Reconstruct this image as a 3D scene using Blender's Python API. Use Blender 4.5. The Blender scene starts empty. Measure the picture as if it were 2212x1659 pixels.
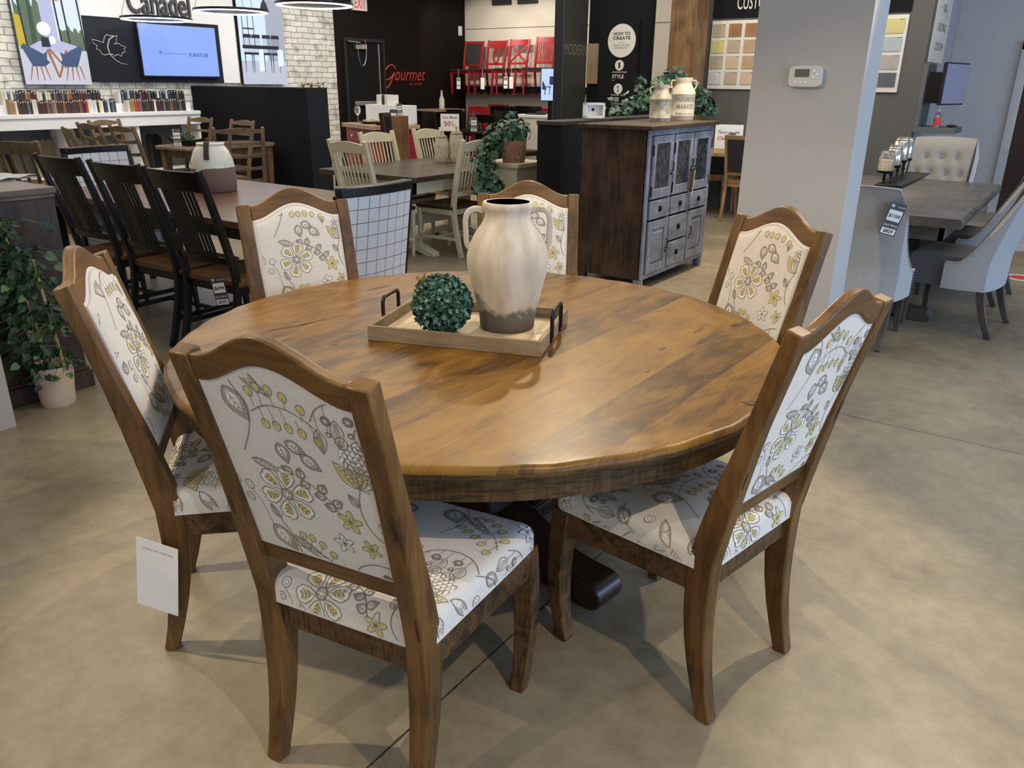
import bpy, bmesh, math, random
from math import sin, cos, pi, radians, sqrt, atan2, hypot
from mathutils import Vector, Matrix
R = random.Random(7)
SC = bpy.context.scene
COL = SC.collection

# ------------------------------------------------------------------ camera, world, lights, exposure
FPX, PITCH, ROLL, YAW, EYE = 1712.0, 0.363455, -0.01022, radians(35), 1.52
cp, sp, cr, sr = cos(PITCH), sin(PITCH), cos(ROLL), sin(ROLL)
_r, _f, _u = Vector((1, 0, 0)), Vector((0, cp, -sp)), Vector((0, sp, cp))
_ir, _iu = _r * cr - _u * sr, _r * sr + _u * cr
RZ = Matrix.Rotation(YAW, 3, 'Z')
_m = Matrix((RZ @ _ir, RZ @ _iu, RZ @ (-_f))).transposed().to_4x4()
_m.translation = (0, 0, EYE)
cam = bpy.data.objects.new('camera', bpy.data.cameras.new('camera'))
COL.objects.link(cam)
cam.matrix_world = _m
cam.data.sensor_width = 36
cam.data.lens = 36 * FPX / 2212
cam.data.clip_start = .02
cam.data.clip_end = 80
SC.camera = cam
SC.view_settings.view_transform = 'Standard'
SC.view_settings.look = 'None'
SC.view_settings.gamma = 1
SC.view_settings.use_curve_mapping = False
SC.view_settings.exposure = 0.0

wd = bpy.data.worlds.new('world')
SC.world = wd
wd.use_nodes = True
bg = wd.node_tree.nodes['Background']
bg.inputs[0].default_value = (.80, .86, 1, 1)
bg.inputs[1].default_value = .18


def area(name, loc, target, sx, sy, power, color, spread=180):
    l = bpy.data.lights.new(name, 'AREA')
    l.shape = 'RECTANGLE'; l.size = sx; l.size_y = sy
    l.energy = power; l.color = color; l.spread = radians(spread)
    o = bpy.data.objects.new(name, l)
    COL.objects.link(o)
    o.location = loc
    o.rotation_euler = (Vector(target) - Vector(loc)).to_track_quat('-Z', 'Y').to_euler()
    return o


def spot(name, loc, target, power, color, angle=60, blend=.5, size=.025):
    l = bpy.data.lights.new(name, 'SPOT')
    l.energy = power; l.color = color; l.spot_size = radians(angle); l.spot_blend = blend
    l.shadow_soft_size = size
    o = bpy.data.objects.new(name, l)
    COL.objects.link(o)
    o.location = loc
    o.rotation_euler = (Vector(target) - Vector(loc)).to_track_quat('-Z', 'Y').to_euler()
    return o


WARM = (1, .84, .60)
NEUT = (1, .93, .79)
DAY = (.44, .67, 1)
# shop windows along the right-hand side: cool daylight
area('window_light', (6.5, 3.0, 1.7), (-3, 3.0, .9), 12, 2.8, 520, DAY)
area('front_fill_light', (3.5, -4.5, 1.8), (0, 3, .6), 6, 2.6, 60, (1, .92, .84))  # added warm fill from behind the camera, tinted for the near chair backs
# general warm light of the ceiling fixtures
area('ceiling_glow_near', (-1.5, 2.5, 3.35), (-1.5, 2.5, 0), 6, 6, 50, NEUT)
area('ceiling_glow_left', (-7.0, 5.0, 3.35), (-7.0, 5.0, 0), 6, 6, 190, NEUT)
area('ceiling_glow_far', (-6.0, 10.5, 3.35), (-6.0, 10.5, 0), 7, 5, 170, NEUT)
area('ceiling_glow_right', (-.5, 7.5, 3.35), (-.5, 7.5, 0), 3, 6, 90, NEUT)
# added fill spots that brighten the display walls and a floor patch
for _y in (4.2, 6.6, 9.2):
    spot('fill_spot', (-8.6, _y, 3.3), (-10.6, _y + .1, 1.5), 75, (1, .95, .88), 95, .6, .06)
for _x in (-10.0, -9.2, -8.4):
    spot('fill_spot', (_x, 11.6, 3.3), (_x, 13.3, 1.6), 70, (1, .90, .76), 80, .5, .05)
spot('fill_spot', (-2.6, 8.3, 3.3), (-2.9, 10.3, 1.6), 90, (1, .90, .74), 90, .6, .05)
spot('fill_spot', (-4.6, 7.8, 3.3), (-4.7, 9.6, 1.6), 40, (1, .90, .74), 90, .6, .05)
spot('fill_spot', (-2.2, 6.2, 3.3), (-2.45, 6.7, .0), 420, (1, .85, .60), 70, .6, .05)  # added, aimed down to brighten the floor left of the pillar
# track spots over the round table
spot('track_spot', (-3.2, .2, 3.1), (-1.4, 1.9, .7), 230, WARM, 62, .3)
spot('track_spot', (-.2, 4.2, 3.1), (-1.3, 1.9, .7), 210, WARM, 62, .3)
spot('track_spot', (-2.6, 4.4, 3.1), (-1.6, 1.6, .6), 210, WARM, 62, .3)
spot('track_spot', (.9, .6, 3.1), (-.5, 2.2, .3), 150, WARM, 60, .3)
spot('track_spot', (-1.6, -1.6, 3.1), (-1.0, .6, .0), 100, WARM, 60, .4)


# ------------------------------------------------------------------ measuring helpers (photo frame -> place in the room)
def _ray(px, py):
    d = _ir * ((px - 1106) / FPX) + _iu * ((829.5 - py) / FPX) + _f
    return RZ @ d


def G(px, py, z=0.0):
    d = _ray(px, py); t = (z - EYE) / d.z
    return Vector((d.x * t, d.y * t, z))


def PX(px, py, X):
    d = _ray(px, py); t = X / d.x
    return Vector((X, d.y * t, EYE + d.z * t))


def PY(px, py, Y):
    d = _ray(px, py); t = Y / d.y
    return Vector((d.x * t, Y, EYE + d.z * t))


# ------------------------------------------------------------------ materials
def _mat(name):
    m = bpy.data.materials.new(name)
    m.use_nodes = True
    nt = m.node_tree
    b = nt.nodes['Principled BSDF']
    return m, nt, b


def _n(nt, kind, **kw):
    n = nt.nodes.new(kind)
    for k, v in kw.items():
        if k in n.inputs.keys() if isinstance(k, str) else False:
            n.inputs[k].default_value = v
        else:
            setattr(n, k, v)
    return n


def c4(c):
    return (c[0], c[1], c[2], 1)


def plain(name, col, rough=.5, metal=0, spec=.5, coat=0, var=.06, scale=6, bump=0, bscale=60, alpha=None, emit=None, estr=1, trans=0):
    m, nt, b = _mat(name)
    tc = _n(nt, 'ShaderNodeTexCoord')
    no = _n(nt, 'ShaderNodeTexNoise'); no.inputs['Scale'].default_value = scale; no.inputs['Detail'].default_value = 4
    nt.links.new(tc.outputs['Object'], no.inputs['Vector'])
    cr_ = _n(nt, 'ShaderNodeValToRGB')
    cr_.color_ramp.elements[0].position = .3; cr_.color_ramp.elements[1].position = .7
    cr_.color_ramp.elements[0].color = c4([max(0, x * (1 - var)) for x in col])
    cr_.color_ramp.elements[1].color = c4([min(1, x * (1 + var)) for x in col])
    nt.links.new(no.outputs['Fac'], cr_.inputs['Fac'])
    nt.links.new(cr_.outputs['Color'], b.inputs['Base Color'])
    b.inputs['Roughness'].default_value = rough
    b.inputs['Metallic'].default_value = metal
    b.inputs['Specular IOR Level'].default_value = spec
    b.inputs['Coat Weight'].default_value = coat
    if trans:
        b.inputs['Transmission Weight'].default_value = trans
    if bump:
        n2 = _n(nt, 'ShaderNodeTexNoise'); n2.inputs['Scale'].default_value = bscale; n2.inputs['Detail'].default_value = 3
        nt.links.new(tc.outputs['Object'], n2.inputs['Vector'])
        bp = _n(nt, 'ShaderNodeBump'); bp.inputs['Strength'].default_value = bump; bp.inputs['Distance'].default_value = .002
        nt.links.new(n2.outputs['Fac'], bp.inputs['Height']); nt.links.new(bp.outputs['Normal'], b.inputs['Normal'])
    if emit:
        b.inputs['Emission Color'].default_value = c4(emit); b.inputs['Emission Strength'].default_value = estr
    return m


def wood(name, dark, light, axis='Z', grain=1.0, rough=.38, coat=.0, blotch=1.0, marks=.0, bump=.15, edge=None):
    """grain stretched along one axis of the object, with blotchy stain and optional dark saw marks"""
    m, nt, b = _mat(name)
    tc = _n(nt, 'ShaderNodeTexCoord')
    mp = _n(nt, 'ShaderNodeMapping')
    s = [14 * grain] * 3
    s['XYZ'.index(axis)] = 1.1 * grain
    mp.inputs['Scale'].default_value = s
    nt.links.new(tc.outputs['Object'], mp.inputs['Vector'])
    g = _n(nt, 'ShaderNodeTexNoise'); g.inputs['Scale'].default_value = 3; g.inputs['Detail'].default_value = 8; g.inputs['Roughness'].default_value = .65
    g.inputs['Distortion'].default_value = .8
    nt.links.new(mp.outputs['Vector'], g.inputs['Vector'])
    bl = _n(nt, 'ShaderNodeTexNoise'); bl.inputs['Scale'].default_value = 5.5; bl.inputs['Detail'].default_value = 4
    nt.links.new(tc.outputs['Object'], bl.inputs['Vector'])
    mx = _n(nt, 'ShaderNodeMath', operation='MULTIPLY_ADD')
    mx.inputs[1].default_value = .55; 
    nt.links.new(g.outputs['Fac'], mx.inputs[0])
    m2 = _n(nt, 'ShaderNodeMath', operation='MULTIPLY'); m2.inputs[1].default_value = .45 * blotch
    nt.links.new(bl.outputs['Fac'], m2.inputs[0]); nt.links.new(m2.outputs[0], mx.inputs[2])
    rp = _n(nt, 'ShaderNodeValToRGB')
    e = rp.color_ramp.elements
    e[0].position = .36; e[1].position = .62
    e[0].color = c4(dark); e[1].color = c4(light)
    nt.links.new(mx.outputs[0], rp.inputs['Fac'])
    out = rp.outputs['Color']
    b.inputs['Specular IOR Level'].default_value = .32
    if marks:
        mp2 = _n(nt, 'ShaderNodeMapping')
        s2 = [60, 60, 60]; s2['XYZ'.index(axis)] = 260
        s2 = [18, 18, 18]; s2['XYZ'.index(axis)] = 160
        mp2.inputs['Scale'].default_value = s2
        nt.links.new(tc.outputs['Object'], mp2.inputs['Vector'])
        n3 = _n(nt, 'ShaderNodeTexNoise'); n3.inputs['Scale'].default_value = 1; n3.inputs['Detail'].default_value = 3
        nt.links.new(mp2.outputs['Vector'], n3.inputs['Vector'])
        r3 = _n(nt, 'ShaderNodeValToRGB'); r3.color_ramp.elements[0].position = .5; r3.color_ramp.elements[1].position = .62
        r3.color_ramp.elements[0].color = (0, 0, 0, 1)
        nt.links.new(n3.outputs['Fac'], r3.inputs['Fac'])
        mm = _n(nt, 'ShaderNodeMix', data_type='RGBA', blend_type='MULTIPLY')
        mf = _n(nt, 'ShaderNodeMath', operation='MULTIPLY'); mf.inputs[1].default_value = marks
        nt.links.new(r3.outputs['Color'], mf.inputs[0])
        nt.links.new(mf.outputs[0], mm.inputs[0])
        nt.links.new(out, mm.inputs[6]); mm.inputs[7].default_value = (.22, .17, .12, 1)
        out = mm.outputs[2]
    nt.links.new(out, b.inputs['Base Color'])
    b.inputs['Roughness'].default_value = rough
    b.inputs['Coat Weight'].default_value = coat
    b.inputs['Coat Roughness'].default_value = .25
    bp = _n(nt, 'ShaderNodeBump'); bp.inputs['Strength'].default_value = bump; bp.inputs['Distance'].default_value = .002
    nt.links.new(g.outputs['Fac'], bp.inputs['Height']); nt.links.new(bp.outputs['Normal'], b.inputs['Normal'])
    return m


def tabletop_mat():
    m, nt, b = _mat('honey_maple_planks')
    tc = _n(nt, 'ShaderNodeTexCoord')
    sep = _n(nt, 'ShaderNodeSeparateXYZ'); nt.links.new(tc.outputs['Object'], sep.inputs[0])
    # planks along object Y
    w = .152
    dv = _n(nt, 'ShaderNodeMath', operation='DIVIDE'); dv.inputs[1].default_value = w; nt.links.new(sep.outputs['X'], dv.inputs[0])
    fl = _n(nt, 'ShaderNodeMath', operation='FLOOR'); nt.links.new(dv.outputs[0], fl.inputs[0])
    fr = _n(nt, 'ShaderNodeMath', operation='FRACT'); nt.links.new(dv.outputs[0], fr.inputs[0])
    wn = _n(nt, 'ShaderNodeTexWhiteNoise', noise_dimensions='1D'); nt.links.new(fl.outputs[0], wn.inputs['W'])
    # shifted coordinates for every plank
    off = _n(nt, 'ShaderNodeMath', operation='MULTIPLY'); off.inputs[1].default_value = 37; nt.links.new(wn.outputs['Value'], off.inputs[0])
    cx = _n(nt, 'ShaderNodeCombineXYZ'); nt.links.new(sep.outputs['X'], cx.inputs[0]); nt.links.new(sep.outputs['Y'], cx.inputs[1]); nt.links.new(off.outputs[0], cx.inputs[2])
    mp = _n(nt, 'ShaderNodeMapping'); mp.inputs['Scale'].default_value = (26, 2.6, 1); nt.links.new(cx.outputs[0], mp.inputs['Vector'])
    g = _n(nt, 'ShaderNodeTexNoise'); g.inputs['Scale'].default_value = 2.2; g.inputs['Detail'].default_value = 9; g.inputs['Roughness'].default_value = .68; g.inputs['Distortion'].default_value = 1.6
    nt.links.new(mp.outputs['Vector'], g.inputs['Vector'])
    mp2 = _n(nt, 'ShaderNodeMapping'); mp2.inputs['Scale'].default_value = (7, 2.6, 1); nt.links.new(cx.outputs[0], mp2.inputs['Vector'])
    bl = _n(nt, 'ShaderNodeTexNoise'); bl.inputs['Scale'].default_value = 1.4; bl.inputs['Detail'].default_value = 5; bl.inputs['Distortion'].default_value = 1.2
    nt.links.new(mp2.outputs['Vector'], bl.inputs['Vector'])
    a = _n(nt, 'ShaderNodeMath', operation='MULTIPLY'); a.inputs[1].default_value = .36; nt.links.new(g.outputs['Fac'], a.inputs[0])
    bb = _n(nt, 'ShaderNodeMath', operation='MULTIPLY_ADD'); bb.inputs[1].default_value = .62; nt.links.new(bl.outputs['Fac'], bb.inputs[0]); nt.links.new(a.outputs[0], bb.inputs[2])
    cc = _n(nt, 'ShaderNodeMath', operation='MULTIPLY_ADD'); cc.inputs[1].default_value = .20; nt.links.new(wn.outputs['Value'], cc.inputs[0]); nt.links.new(bb.outputs[0], cc.inputs[2])
    rp = _n(nt, 'ShaderNodeValToRGB'); e = rp.color_ramp.elements
    e[0].position = .42; e[0].color = (.060, .027, .005, 1)
    e[1].position = .88; e[1].color = (.275, .148, .026, 1)
    k = e.new(.59); k.color = (.168, .080, .012, 1)
    nt.links.new(cc.outputs[0], rp.inputs['Fac'])
    # thin seam between planks
    s1 = _n(nt, 'ShaderNodeMath', operation='LESS_THAN'); s1.inputs[1].default_value = .010; nt.links.new(fr.outputs[0], s1.inputs[0])
    # dark saw marks / cracks in a few places
    mp3 = _n(nt, 'ShaderNodeMapping'); mp3.inputs['Scale'].default_value = (30, 3.2, 1); mp3.inputs['Rotation'].default_value = (0, 0, radians(9)); nt.links.new(cx.outputs[0], mp3.inputs['Vector'])
    n3 = _n(nt, 'ShaderNodeTexNoise'); n3.inputs['Scale'].default_value = 1.7; n3.inputs['Detail'].default_value = 5; n3.inputs['Roughness'].default_value = .6
    nt.links.new(mp3.outputs['Vector'], n3.inputs['Vector'])
    r3 = _n(nt, 'ShaderNodeValToRGB'); r3.color_ramp.elements[0].position = .71; r3.color_ramp.elements[1].position = .79; nt.links.new(n3.outputs['Fac'], r3.inputs['Fac'])
    mxx = _n(nt, 'ShaderNodeMath', operation='MAXIMUM'); nt.links.new(s1.outputs[0], mxx.inputs[0]); nt.links.new(r3.outputs['Color'], mxx.inputs[1])
    mf = _n(nt, 'ShaderNodeMath', operation='MULTIPLY'); mf.inputs[1].default_value = .62; nt.links.new(mxx.outputs[0], mf.inputs[0])
    mm = _n(nt, 'ShaderNodeMix', data_type='RGBA'); nt.links.new(mf.outputs[0], mm.inputs[0]); nt.links.new(rp.outputs['Color'], mm.inputs[6]); mm.inputs[7].default_value = (.07, .03, .012, 1)
    nt.links.new(mm.outputs[2], b.inputs['Base Color'])
    b.inputs['Roughness'].default_value = .36; b.inputs['Specular IOR Level'].default_value = .28
    b.inputs['Coat Weight'].default_value = .05; b.inputs['Coat Roughness'].default_value = .25
    bp = _n(nt, 'ShaderNodeBump'); bp.inputs['Strength'].default_value = .12; bp.inputs['Distance'].default_value = .002
    nt.links.new(g.outputs['Fac'], bp.inputs['Height']); nt.links.new(bp.outputs['Normal'], b.inputs['Normal'])
    return m


def floor_mat(jx, jy):
    m, nt, b = _mat('polished_concrete')
    tc = _n(nt, 'ShaderNodeTexCoord')
    n1 = _n(nt, 'ShaderNodeTexNoise'); n1.inputs['Scale'].default_value = .9; n1.inputs['Detail'].default_value = 9; n1.inputs['Roughness'].default_value = .62; n1.inputs['Distortion'].default_value = .6
    nt.links.new(tc.outputs['Object'], n1.inputs['Vector'])
    n2 = _n(nt, 'ShaderNodeTexNoise'); n2.inputs['Scale'].default_value = 11; n2.inputs['Detail'].default_value = 8; n2.inputs['Roughness'].default_value = .7
    nt.links.new(tc.outputs['Object'], n2.inputs['Vector'])
    a = _n(nt, 'ShaderNodeMath', operation='MULTIPLY'); a.inputs[1].default_value = .35; nt.links.new(n2.outputs['Fac'], a.inputs[0])
    bb = _n(nt, 'ShaderNodeMath', operation='MULTIPLY_ADD'); bb.inputs[1].default_value = .65; nt.links.new(n1.outputs['Fac'], bb.inputs[0]); nt.links.new(a.outputs[0], bb.inputs[2])
    rp = _n(nt, 'ShaderNodeValToRGB'); e = rp.color_ramp.elements
    e[0].position = .36; e[0].color = (.172, .140, .095, 1)
    e[1].position = .64; e[1].color = (.375, .315, .222, 1)
    k = e.new(.5); k.color = (.275, .228, .160, 1)
    nt.links.new(bb.outputs[0], rp.inputs['Fac'])
    # saw-cut joints
    sep = _n(nt, 'ShaderNodeSeparateXYZ'); nt.links.new(tc.outputs['Object'], sep.inputs[0])
    wob = _n(nt, 'ShaderNodeTexNoise'); wob.inputs['Scale'].default_value = 40; nt.links.new(tc.outputs['Object'], wob.inputs['Vector'])
    masks = []
    for ax, vals in (('X', jx), ('Y', jy)):
        for v in vals:
            d = _n(nt, 'ShaderNodeMath', operation='SUBTRACT'); d.inputs[1].default_value = v; nt.links.new(sep.outputs[ax], d.inputs[0])
            ab = _n(nt, 'ShaderNodeMath', operation='ABSOLUTE'); nt.links.new(d.outputs[0], ab.inputs[0])
            th = _n(nt, 'ShaderNodeMath', operation='MULTIPLY'); th.inputs[1].default_value = .006; nt.links.new(wob.outputs['Fac'], th.inputs[0])
            lt = _n(nt, 'ShaderNodeMath', operation='LESS_THAN'); nt.links.new(ab.outputs[0], lt.inputs[0]); nt.links.new(th.outputs[0], lt.inputs[1])
            masks.append(lt)
    cur = masks[0].outputs[0]
    for k in masks[1:]:
        mx = _n(nt, 'ShaderNodeMath', operation='MAXIMUM'); nt.links.new(cur, mx.inputs[0]); nt.links.new(k.outputs[0], mx.inputs[1]); cur = mx.outputs[0]
    mm = _n(nt, 'ShaderNodeMix', data_type='RGBA'); nt.links.new(cur, mm.inputs[0]); nt.links.new(rp.outputs['Color'], mm.inputs[6]); mm.inputs[7].default_value = (.05, .04, .03, 1)
    nt.links.new(mm.outputs[2], b.inputs['Base Color'])
    rr = _n(nt, 'ShaderNodeMapRange'); rr.inputs[3].default_value = .26; rr.inputs[4].default_value = .46; nt.links.new(n1.outputs['Fac'], rr.inputs[0]); nt.links.new(rr.outputs[0], b.inputs['Roughness'])
    bp = _n(nt, 'ShaderNodeBump'); bp.inputs['Strength'].default_value = .05; bp.inputs['Distance'].default_value = .003
    nt.links.new(n2.outputs['Fac'], bp.inputs['Height']); nt.links.new(bp.outputs['Normal'], b.inputs['Normal'])
    return m


def brick_mat():
    m, nt, b = _mat('whitewashed_brick')
    tc = _n(nt, 'ShaderNodeTexCoord')
    mp = _n(nt, 'ShaderNodeMapping'); mp.inputs['Rotation'].default_value = (pi / 2, 0, pi / 2)
    sep = _n(nt, 'ShaderNodeSeparateXYZ'); nt.links.new(tc.outputs['Object'], sep.inputs[0])
    cb = _n(nt, 'ShaderNodeCombineXYZ'); nt.links.new(sep.outputs['Y'], cb.inputs[0]); nt.links.new(sep.outputs['Z'], cb.inputs[1])
    wn = _n(nt, 'ShaderNodeTexNoise'); wn.inputs['Scale'].default_value = 5; nt.links.new(tc.outputs['Object'], wn.inputs['Vector'])
    vm = _n(nt, 'ShaderNodeVectorMath', operation='MULTIPLY_ADD'); vm.inputs[1].default_value = (.03, .03, 0)
    nt.links.new(wn.outputs['Color'], vm.inputs[0]); nt.links.new(cb.outputs[0], vm.inputs[2])
    bt = _n(nt, 'ShaderNodeTexBrick'); bt.inputs['Scale'].default_value = 1
    bt.inputs['Brick Width'].default_value = .235; bt.inputs['Row Height'].default_value = .083; bt.inputs['Mortar Size'].default_value = .006
    bt.inputs['Color1'].default_value = (.90, .87, .80, 1); bt.inputs['Color2'].default_value = (.74, .71, .65, 1); bt.inputs['Mortar'].default_value = (.36, .34, .31, 1)
    bt.inputs['Mortar Smooth'].default_value = .3
    nt.links.new(vm.outputs[0], bt.inputs['Vector'])
    n2 = _n(nt, 'ShaderNodeTexNoise'); n2.inputs['Scale'].default_value = 6; n2.inputs['Detail'].default_value = 8; nt.links.new(tc.outputs['Object'], n2.inputs['Vector'])
    rp = _n(nt, 'ShaderNodeValToRGB'); rp.color_ramp.elements[0].position = .3; rp.color_ramp.elements[0].color = (.5, .49, .47, 1); rp.color_ramp.elements[1].position = .5
    nt.links.new(n2.outputs['Fac'], rp.inputs['Fac'])
    mm = _n(nt, 'ShaderNodeMix', data_type='RGBA', blend_type='MULTIPLY'); mm.inputs[0].default_value = 1
    nt.links.new(bt.outputs['Color'], mm.inputs[6]); nt.links.new(rp.outputs['Color'], mm.inputs[7])
    nt.links.new(mm.outputs[2], b.inputs['Base Color']); b.inputs['Roughness'].default_value = .85
    bp = _n(nt, 'ShaderNodeBump'); bp.inputs['Strength'].default_value = .8; bp.inputs['Distance'].default_value = .012; bp.invert = True
    nt.links.new(bt.outputs['Fac'], bp.inputs['Height']); nt.links.new(bp.outputs['Normal'], b.inputs['Normal'])
    return m


def linen(name, col, weave=900, rough=.9, var=.07):
    m, nt, b = _mat(name)
    tc = _n(nt, 'ShaderNodeTexCoord')
    n1 = _n(nt, 'ShaderNodeTexNoise'); n1.inputs['Scale'].default_value = weave * .35; n1.inputs['Detail'].default_value = 2
    mp = _n(nt, 'ShaderNodeMapping'); mp.inputs['Scale'].default_value = (1, 1, .25)
    nt.links.new(tc.outputs['Object'], mp.inputs[0]); nt.links.new(mp.outputs[0], n1.inputs['Vector'])
    rp = _n(nt, 'ShaderNodeValToRGB'); rp.color_ramp.elements[0].position = .3; rp.color_ramp.elements[1].position = .7
    rp.color_ramp.elements[0].color = c4([x * (1 - var) for x in col]); rp.color_ramp.elements[1].color = c4([min(1, x * (1 + var)) for x in col])
    nt.links.new(n1.outputs['Fac'], rp.inputs['Fac']); nt.links.new(rp.outputs['Color'], b.inputs['Base Color'])
    b.inputs['Roughness'].default_value = rough; b.inputs['Sheen Weight'].default_value = .25; b.inputs['Specular IOR Level'].default_value = .2
    bp = _n(nt, 'ShaderNodeBump'); bp.inputs['Strength'].default_value = .12; bp.inputs['Distance'].default_value = .001
    nt.links.new(n1.outputs['Fac'], bp.inputs['Height']); nt.links.new(bp.outputs['Normal'], b.inputs['Normal'])
    return m


def vase_mat():
    m, nt, b = _mat('weathered_terracotta')
    tc = _n(nt, 'ShaderNodeTexCoord')
    sep = _n(nt, 'ShaderNodeSeparateXYZ'); nt.links.new(tc.outputs['Object'], sep.inputs[0])
    mp = _n(nt, 'ShaderNodeMapping'); mp.inputs['Scale'].default_value = (16, 16, 2.5); nt.links.new(tc.outputs['Object'], mp.inputs[0])
    n1 = _n(nt, 'ShaderNodeTexNoise'); n1.inputs['Scale'].default_value = 1.5; n1.inputs['Detail'].default_value = 6; nt.links.new(mp.outputs[0], n1.inputs['Vector'])
    rp = _n(nt, 'ShaderNodeValToRGB'); rp.color_ramp.elements[0].position = .3; rp.color_ramp.elements[0].color = (.40, .325, .25, 1); rp.color_ramp.elements[1].position = .7; rp.color_ramp.elements[1].color = (.60, .53, .45, 1)
    nt.links.new(n1.outputs['Fac'], rp.inputs['Fac'])
    n2 = _n(nt, 'ShaderNodeTexNoise'); n2.inputs['Scale'].default_value = 26; n2.inputs['Detail'].default_value = 8; n2.inputs['Roughness'].default_value = .75; nt.links.new(tc.outputs['Object'], n2.inputs['Vector'])
    # soot-dark base: noise against height
    hh = _n(nt, 'ShaderNodeMath', operation='MULTIPLY_ADD'); hh.inputs[1].default_value = -9; hh.inputs[2].default_value = 1.02; nt.links.new(sep.outputs['Z'], hh.inputs[0])
    sm = _n(nt, 'ShaderNodeMath', operation='ADD'); nt.links.new(hh.outputs[0], sm.inputs[0]); nt.links.new(n2.outputs['Fac'], sm.inputs[1])
    r2 = _n(nt, 'ShaderNodeValToRGB'); r2.color_ramp.elements[0].position = .80; r2.color_ramp.elements[1].position = 1.12
    nt.links.new(sm.outputs[0], r2.inputs['Fac'])
    mf = _n(nt, 'ShaderNodeMath', operation='MULTIPLY'); mf.inputs[1].default_value = .88; nt.links.new(r2.outputs['Color'], mf.inputs[0])
    mm = _n(nt, 'ShaderNodeMix', data_type='RGBA'); nt.links.new(mf.outputs[0], mm.inputs[0]); nt.links.new(rp.outputs['Color'], mm.inputs[6]); mm.inputs[7].default_value = (.062, .053, .05, 1)
    nt.links.new(mm.outputs[2], b.inputs['Base Color']); b.inputs['Roughness'].default_value = .62
    bp = _n(nt, 'ShaderNodeBump'); bp.inputs['Strength'].default_value = .25; bp.inputs['Distance'].default_value = .002
    nt.links.new(n2.outputs['Fac'], bp.inputs['Height']); nt.links.new(bp.outputs['Normal'], b.inputs['Normal'])
    return m


def two_tone(name, low, high, zcut, wav=.006, rough=.3):
    m, nt, b = _mat(name)
    tc = _n(nt, 'ShaderNodeTexCoord')
    sep = _n(nt, 'ShaderNodeSeparateXYZ'); nt.links.new(tc.outputs['Object'], sep.inputs[0])
    n1 = _n(nt, 'ShaderNodeTexNoise'); n1.inputs['Scale'].default_value = 9; nt.links.new(tc.outputs['Object'], n1.inputs['Vector'])
    ma = _n(nt, 'ShaderNodeMath', operation='MULTIPLY_ADD'); ma.inputs[1].default_value = wav * 10; nt.links.new(n1.outputs['Fac'], ma.inputs[0]); nt.links.new(sep.outputs['Z'], ma.inputs[2])
    gt = _n(nt, 'ShaderNodeMath', operation='GREATER_THAN'); gt.inputs[1].default_value = zcut + wav * 5; nt.links.new(ma.outputs[0], gt.inputs[0])
    mm = _n(nt, 'ShaderNodeMix', data_type='RGBA'); nt.links.new(gt.outputs[0], mm.inputs[0]); mm.inputs[6].default_value = c4(low); mm.inputs[7].default_value = c4(high)
    nt.links.new(mm.outputs[2], b.inputs['Base Color'])
    mr = _n(nt, 'ShaderNodeMapRange'); mr.inputs[3].default_value = .8; mr.inputs[4].default_value = rough; nt.links.new(gt.outputs[0], mr.inputs[0]); nt.links.new(mr.outputs[0], b.inputs['Roughness'])
    return m


def plaid_mat(name, base, l1, l2, step, axes):
    """thin woven check lines over a pale cloth; axes = the two object axes the lines cross"""
    m, nt, b = _mat(name)
    tc = _n(nt, 'ShaderNodeTexCoord')
    sep = _n(nt, 'ShaderNodeSeparateXYZ'); nt.links.new(tc.outputs['Object'], sep.inputs[0])
    cur = None
    n1 = _n(nt, 'ShaderNodeTexNoise'); n1.inputs['Scale'].default_value = 260; nt.links.new(tc.outputs['Object'], n1.inputs['Vector'])
    rp = _n(nt, 'ShaderNodeValToRGB'); rp.color_ramp.elements[0].color = c4([x * .86 for x in base]); rp.color_ramp.elements[1].color = c4([min(1, x * 1.1) for x in base])
    nt.links.new(n1.outputs['Fac'], rp.inputs['Fac'])
    cur = rp.outputs['Color']
    for ax, col in zip(axes, (l1, l2)):
        dv = _n(nt, 'ShaderNodeMath', operation='DIVIDE'); dv.inputs[1].default_value = step; nt.links.new(sep.outputs[ax], dv.inputs[0])
        ad = _n(nt, 'ShaderNodeMath', operation='ADD'); ad.inputs[1].default_value = 20.35; nt.links.new(dv.outputs[0], ad.inputs[0])
        fr = _n(nt, 'ShaderNodeMath', operation='FRACT'); nt.links.new(ad.outputs[0], fr.inputs[0])
        lt = _n(nt, 'ShaderNodeMath', operation='LESS_THAN'); lt.inputs[1].default_value = .055; nt.links.new(fr.outputs[0], lt.inputs[0])
        mm = _n(nt, 'ShaderNodeMix', data_type='RGBA'); nt.links.new(lt.outputs[0], mm.inputs[0]); nt.links.new(cur, mm.inputs[6]); mm.inputs[7].default_value = c4(col)
        cur = mm.outputs[2]
    nt.links.new(cur, b.inputs['Base Color']); b.inputs['Roughness'].default_value = .9
    return m


def emis(name, col, s):
    m, nt, b = _mat(name)
    b.inputs['Base Color'].default_value = c4([x * .2 for x in col])
    b.inputs['Emission Color'].default_value = c4(col); b.inputs['Emission Strength'].default_value = s
    n1 = _n(nt, 'ShaderNodeTexNoise'); n1.inputs['Scale'].default_value = 2
    mr = _n(nt, 'ShaderNodeMapRange'); mr.inputs[3].default_value = .3; mr.inputs[4].default_value = .4
    nt.links.new(n1.outputs['Fac'], mr.inputs[0]); nt.links.new(mr.outputs[0], b.inputs['Roughness'])
    return m


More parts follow.
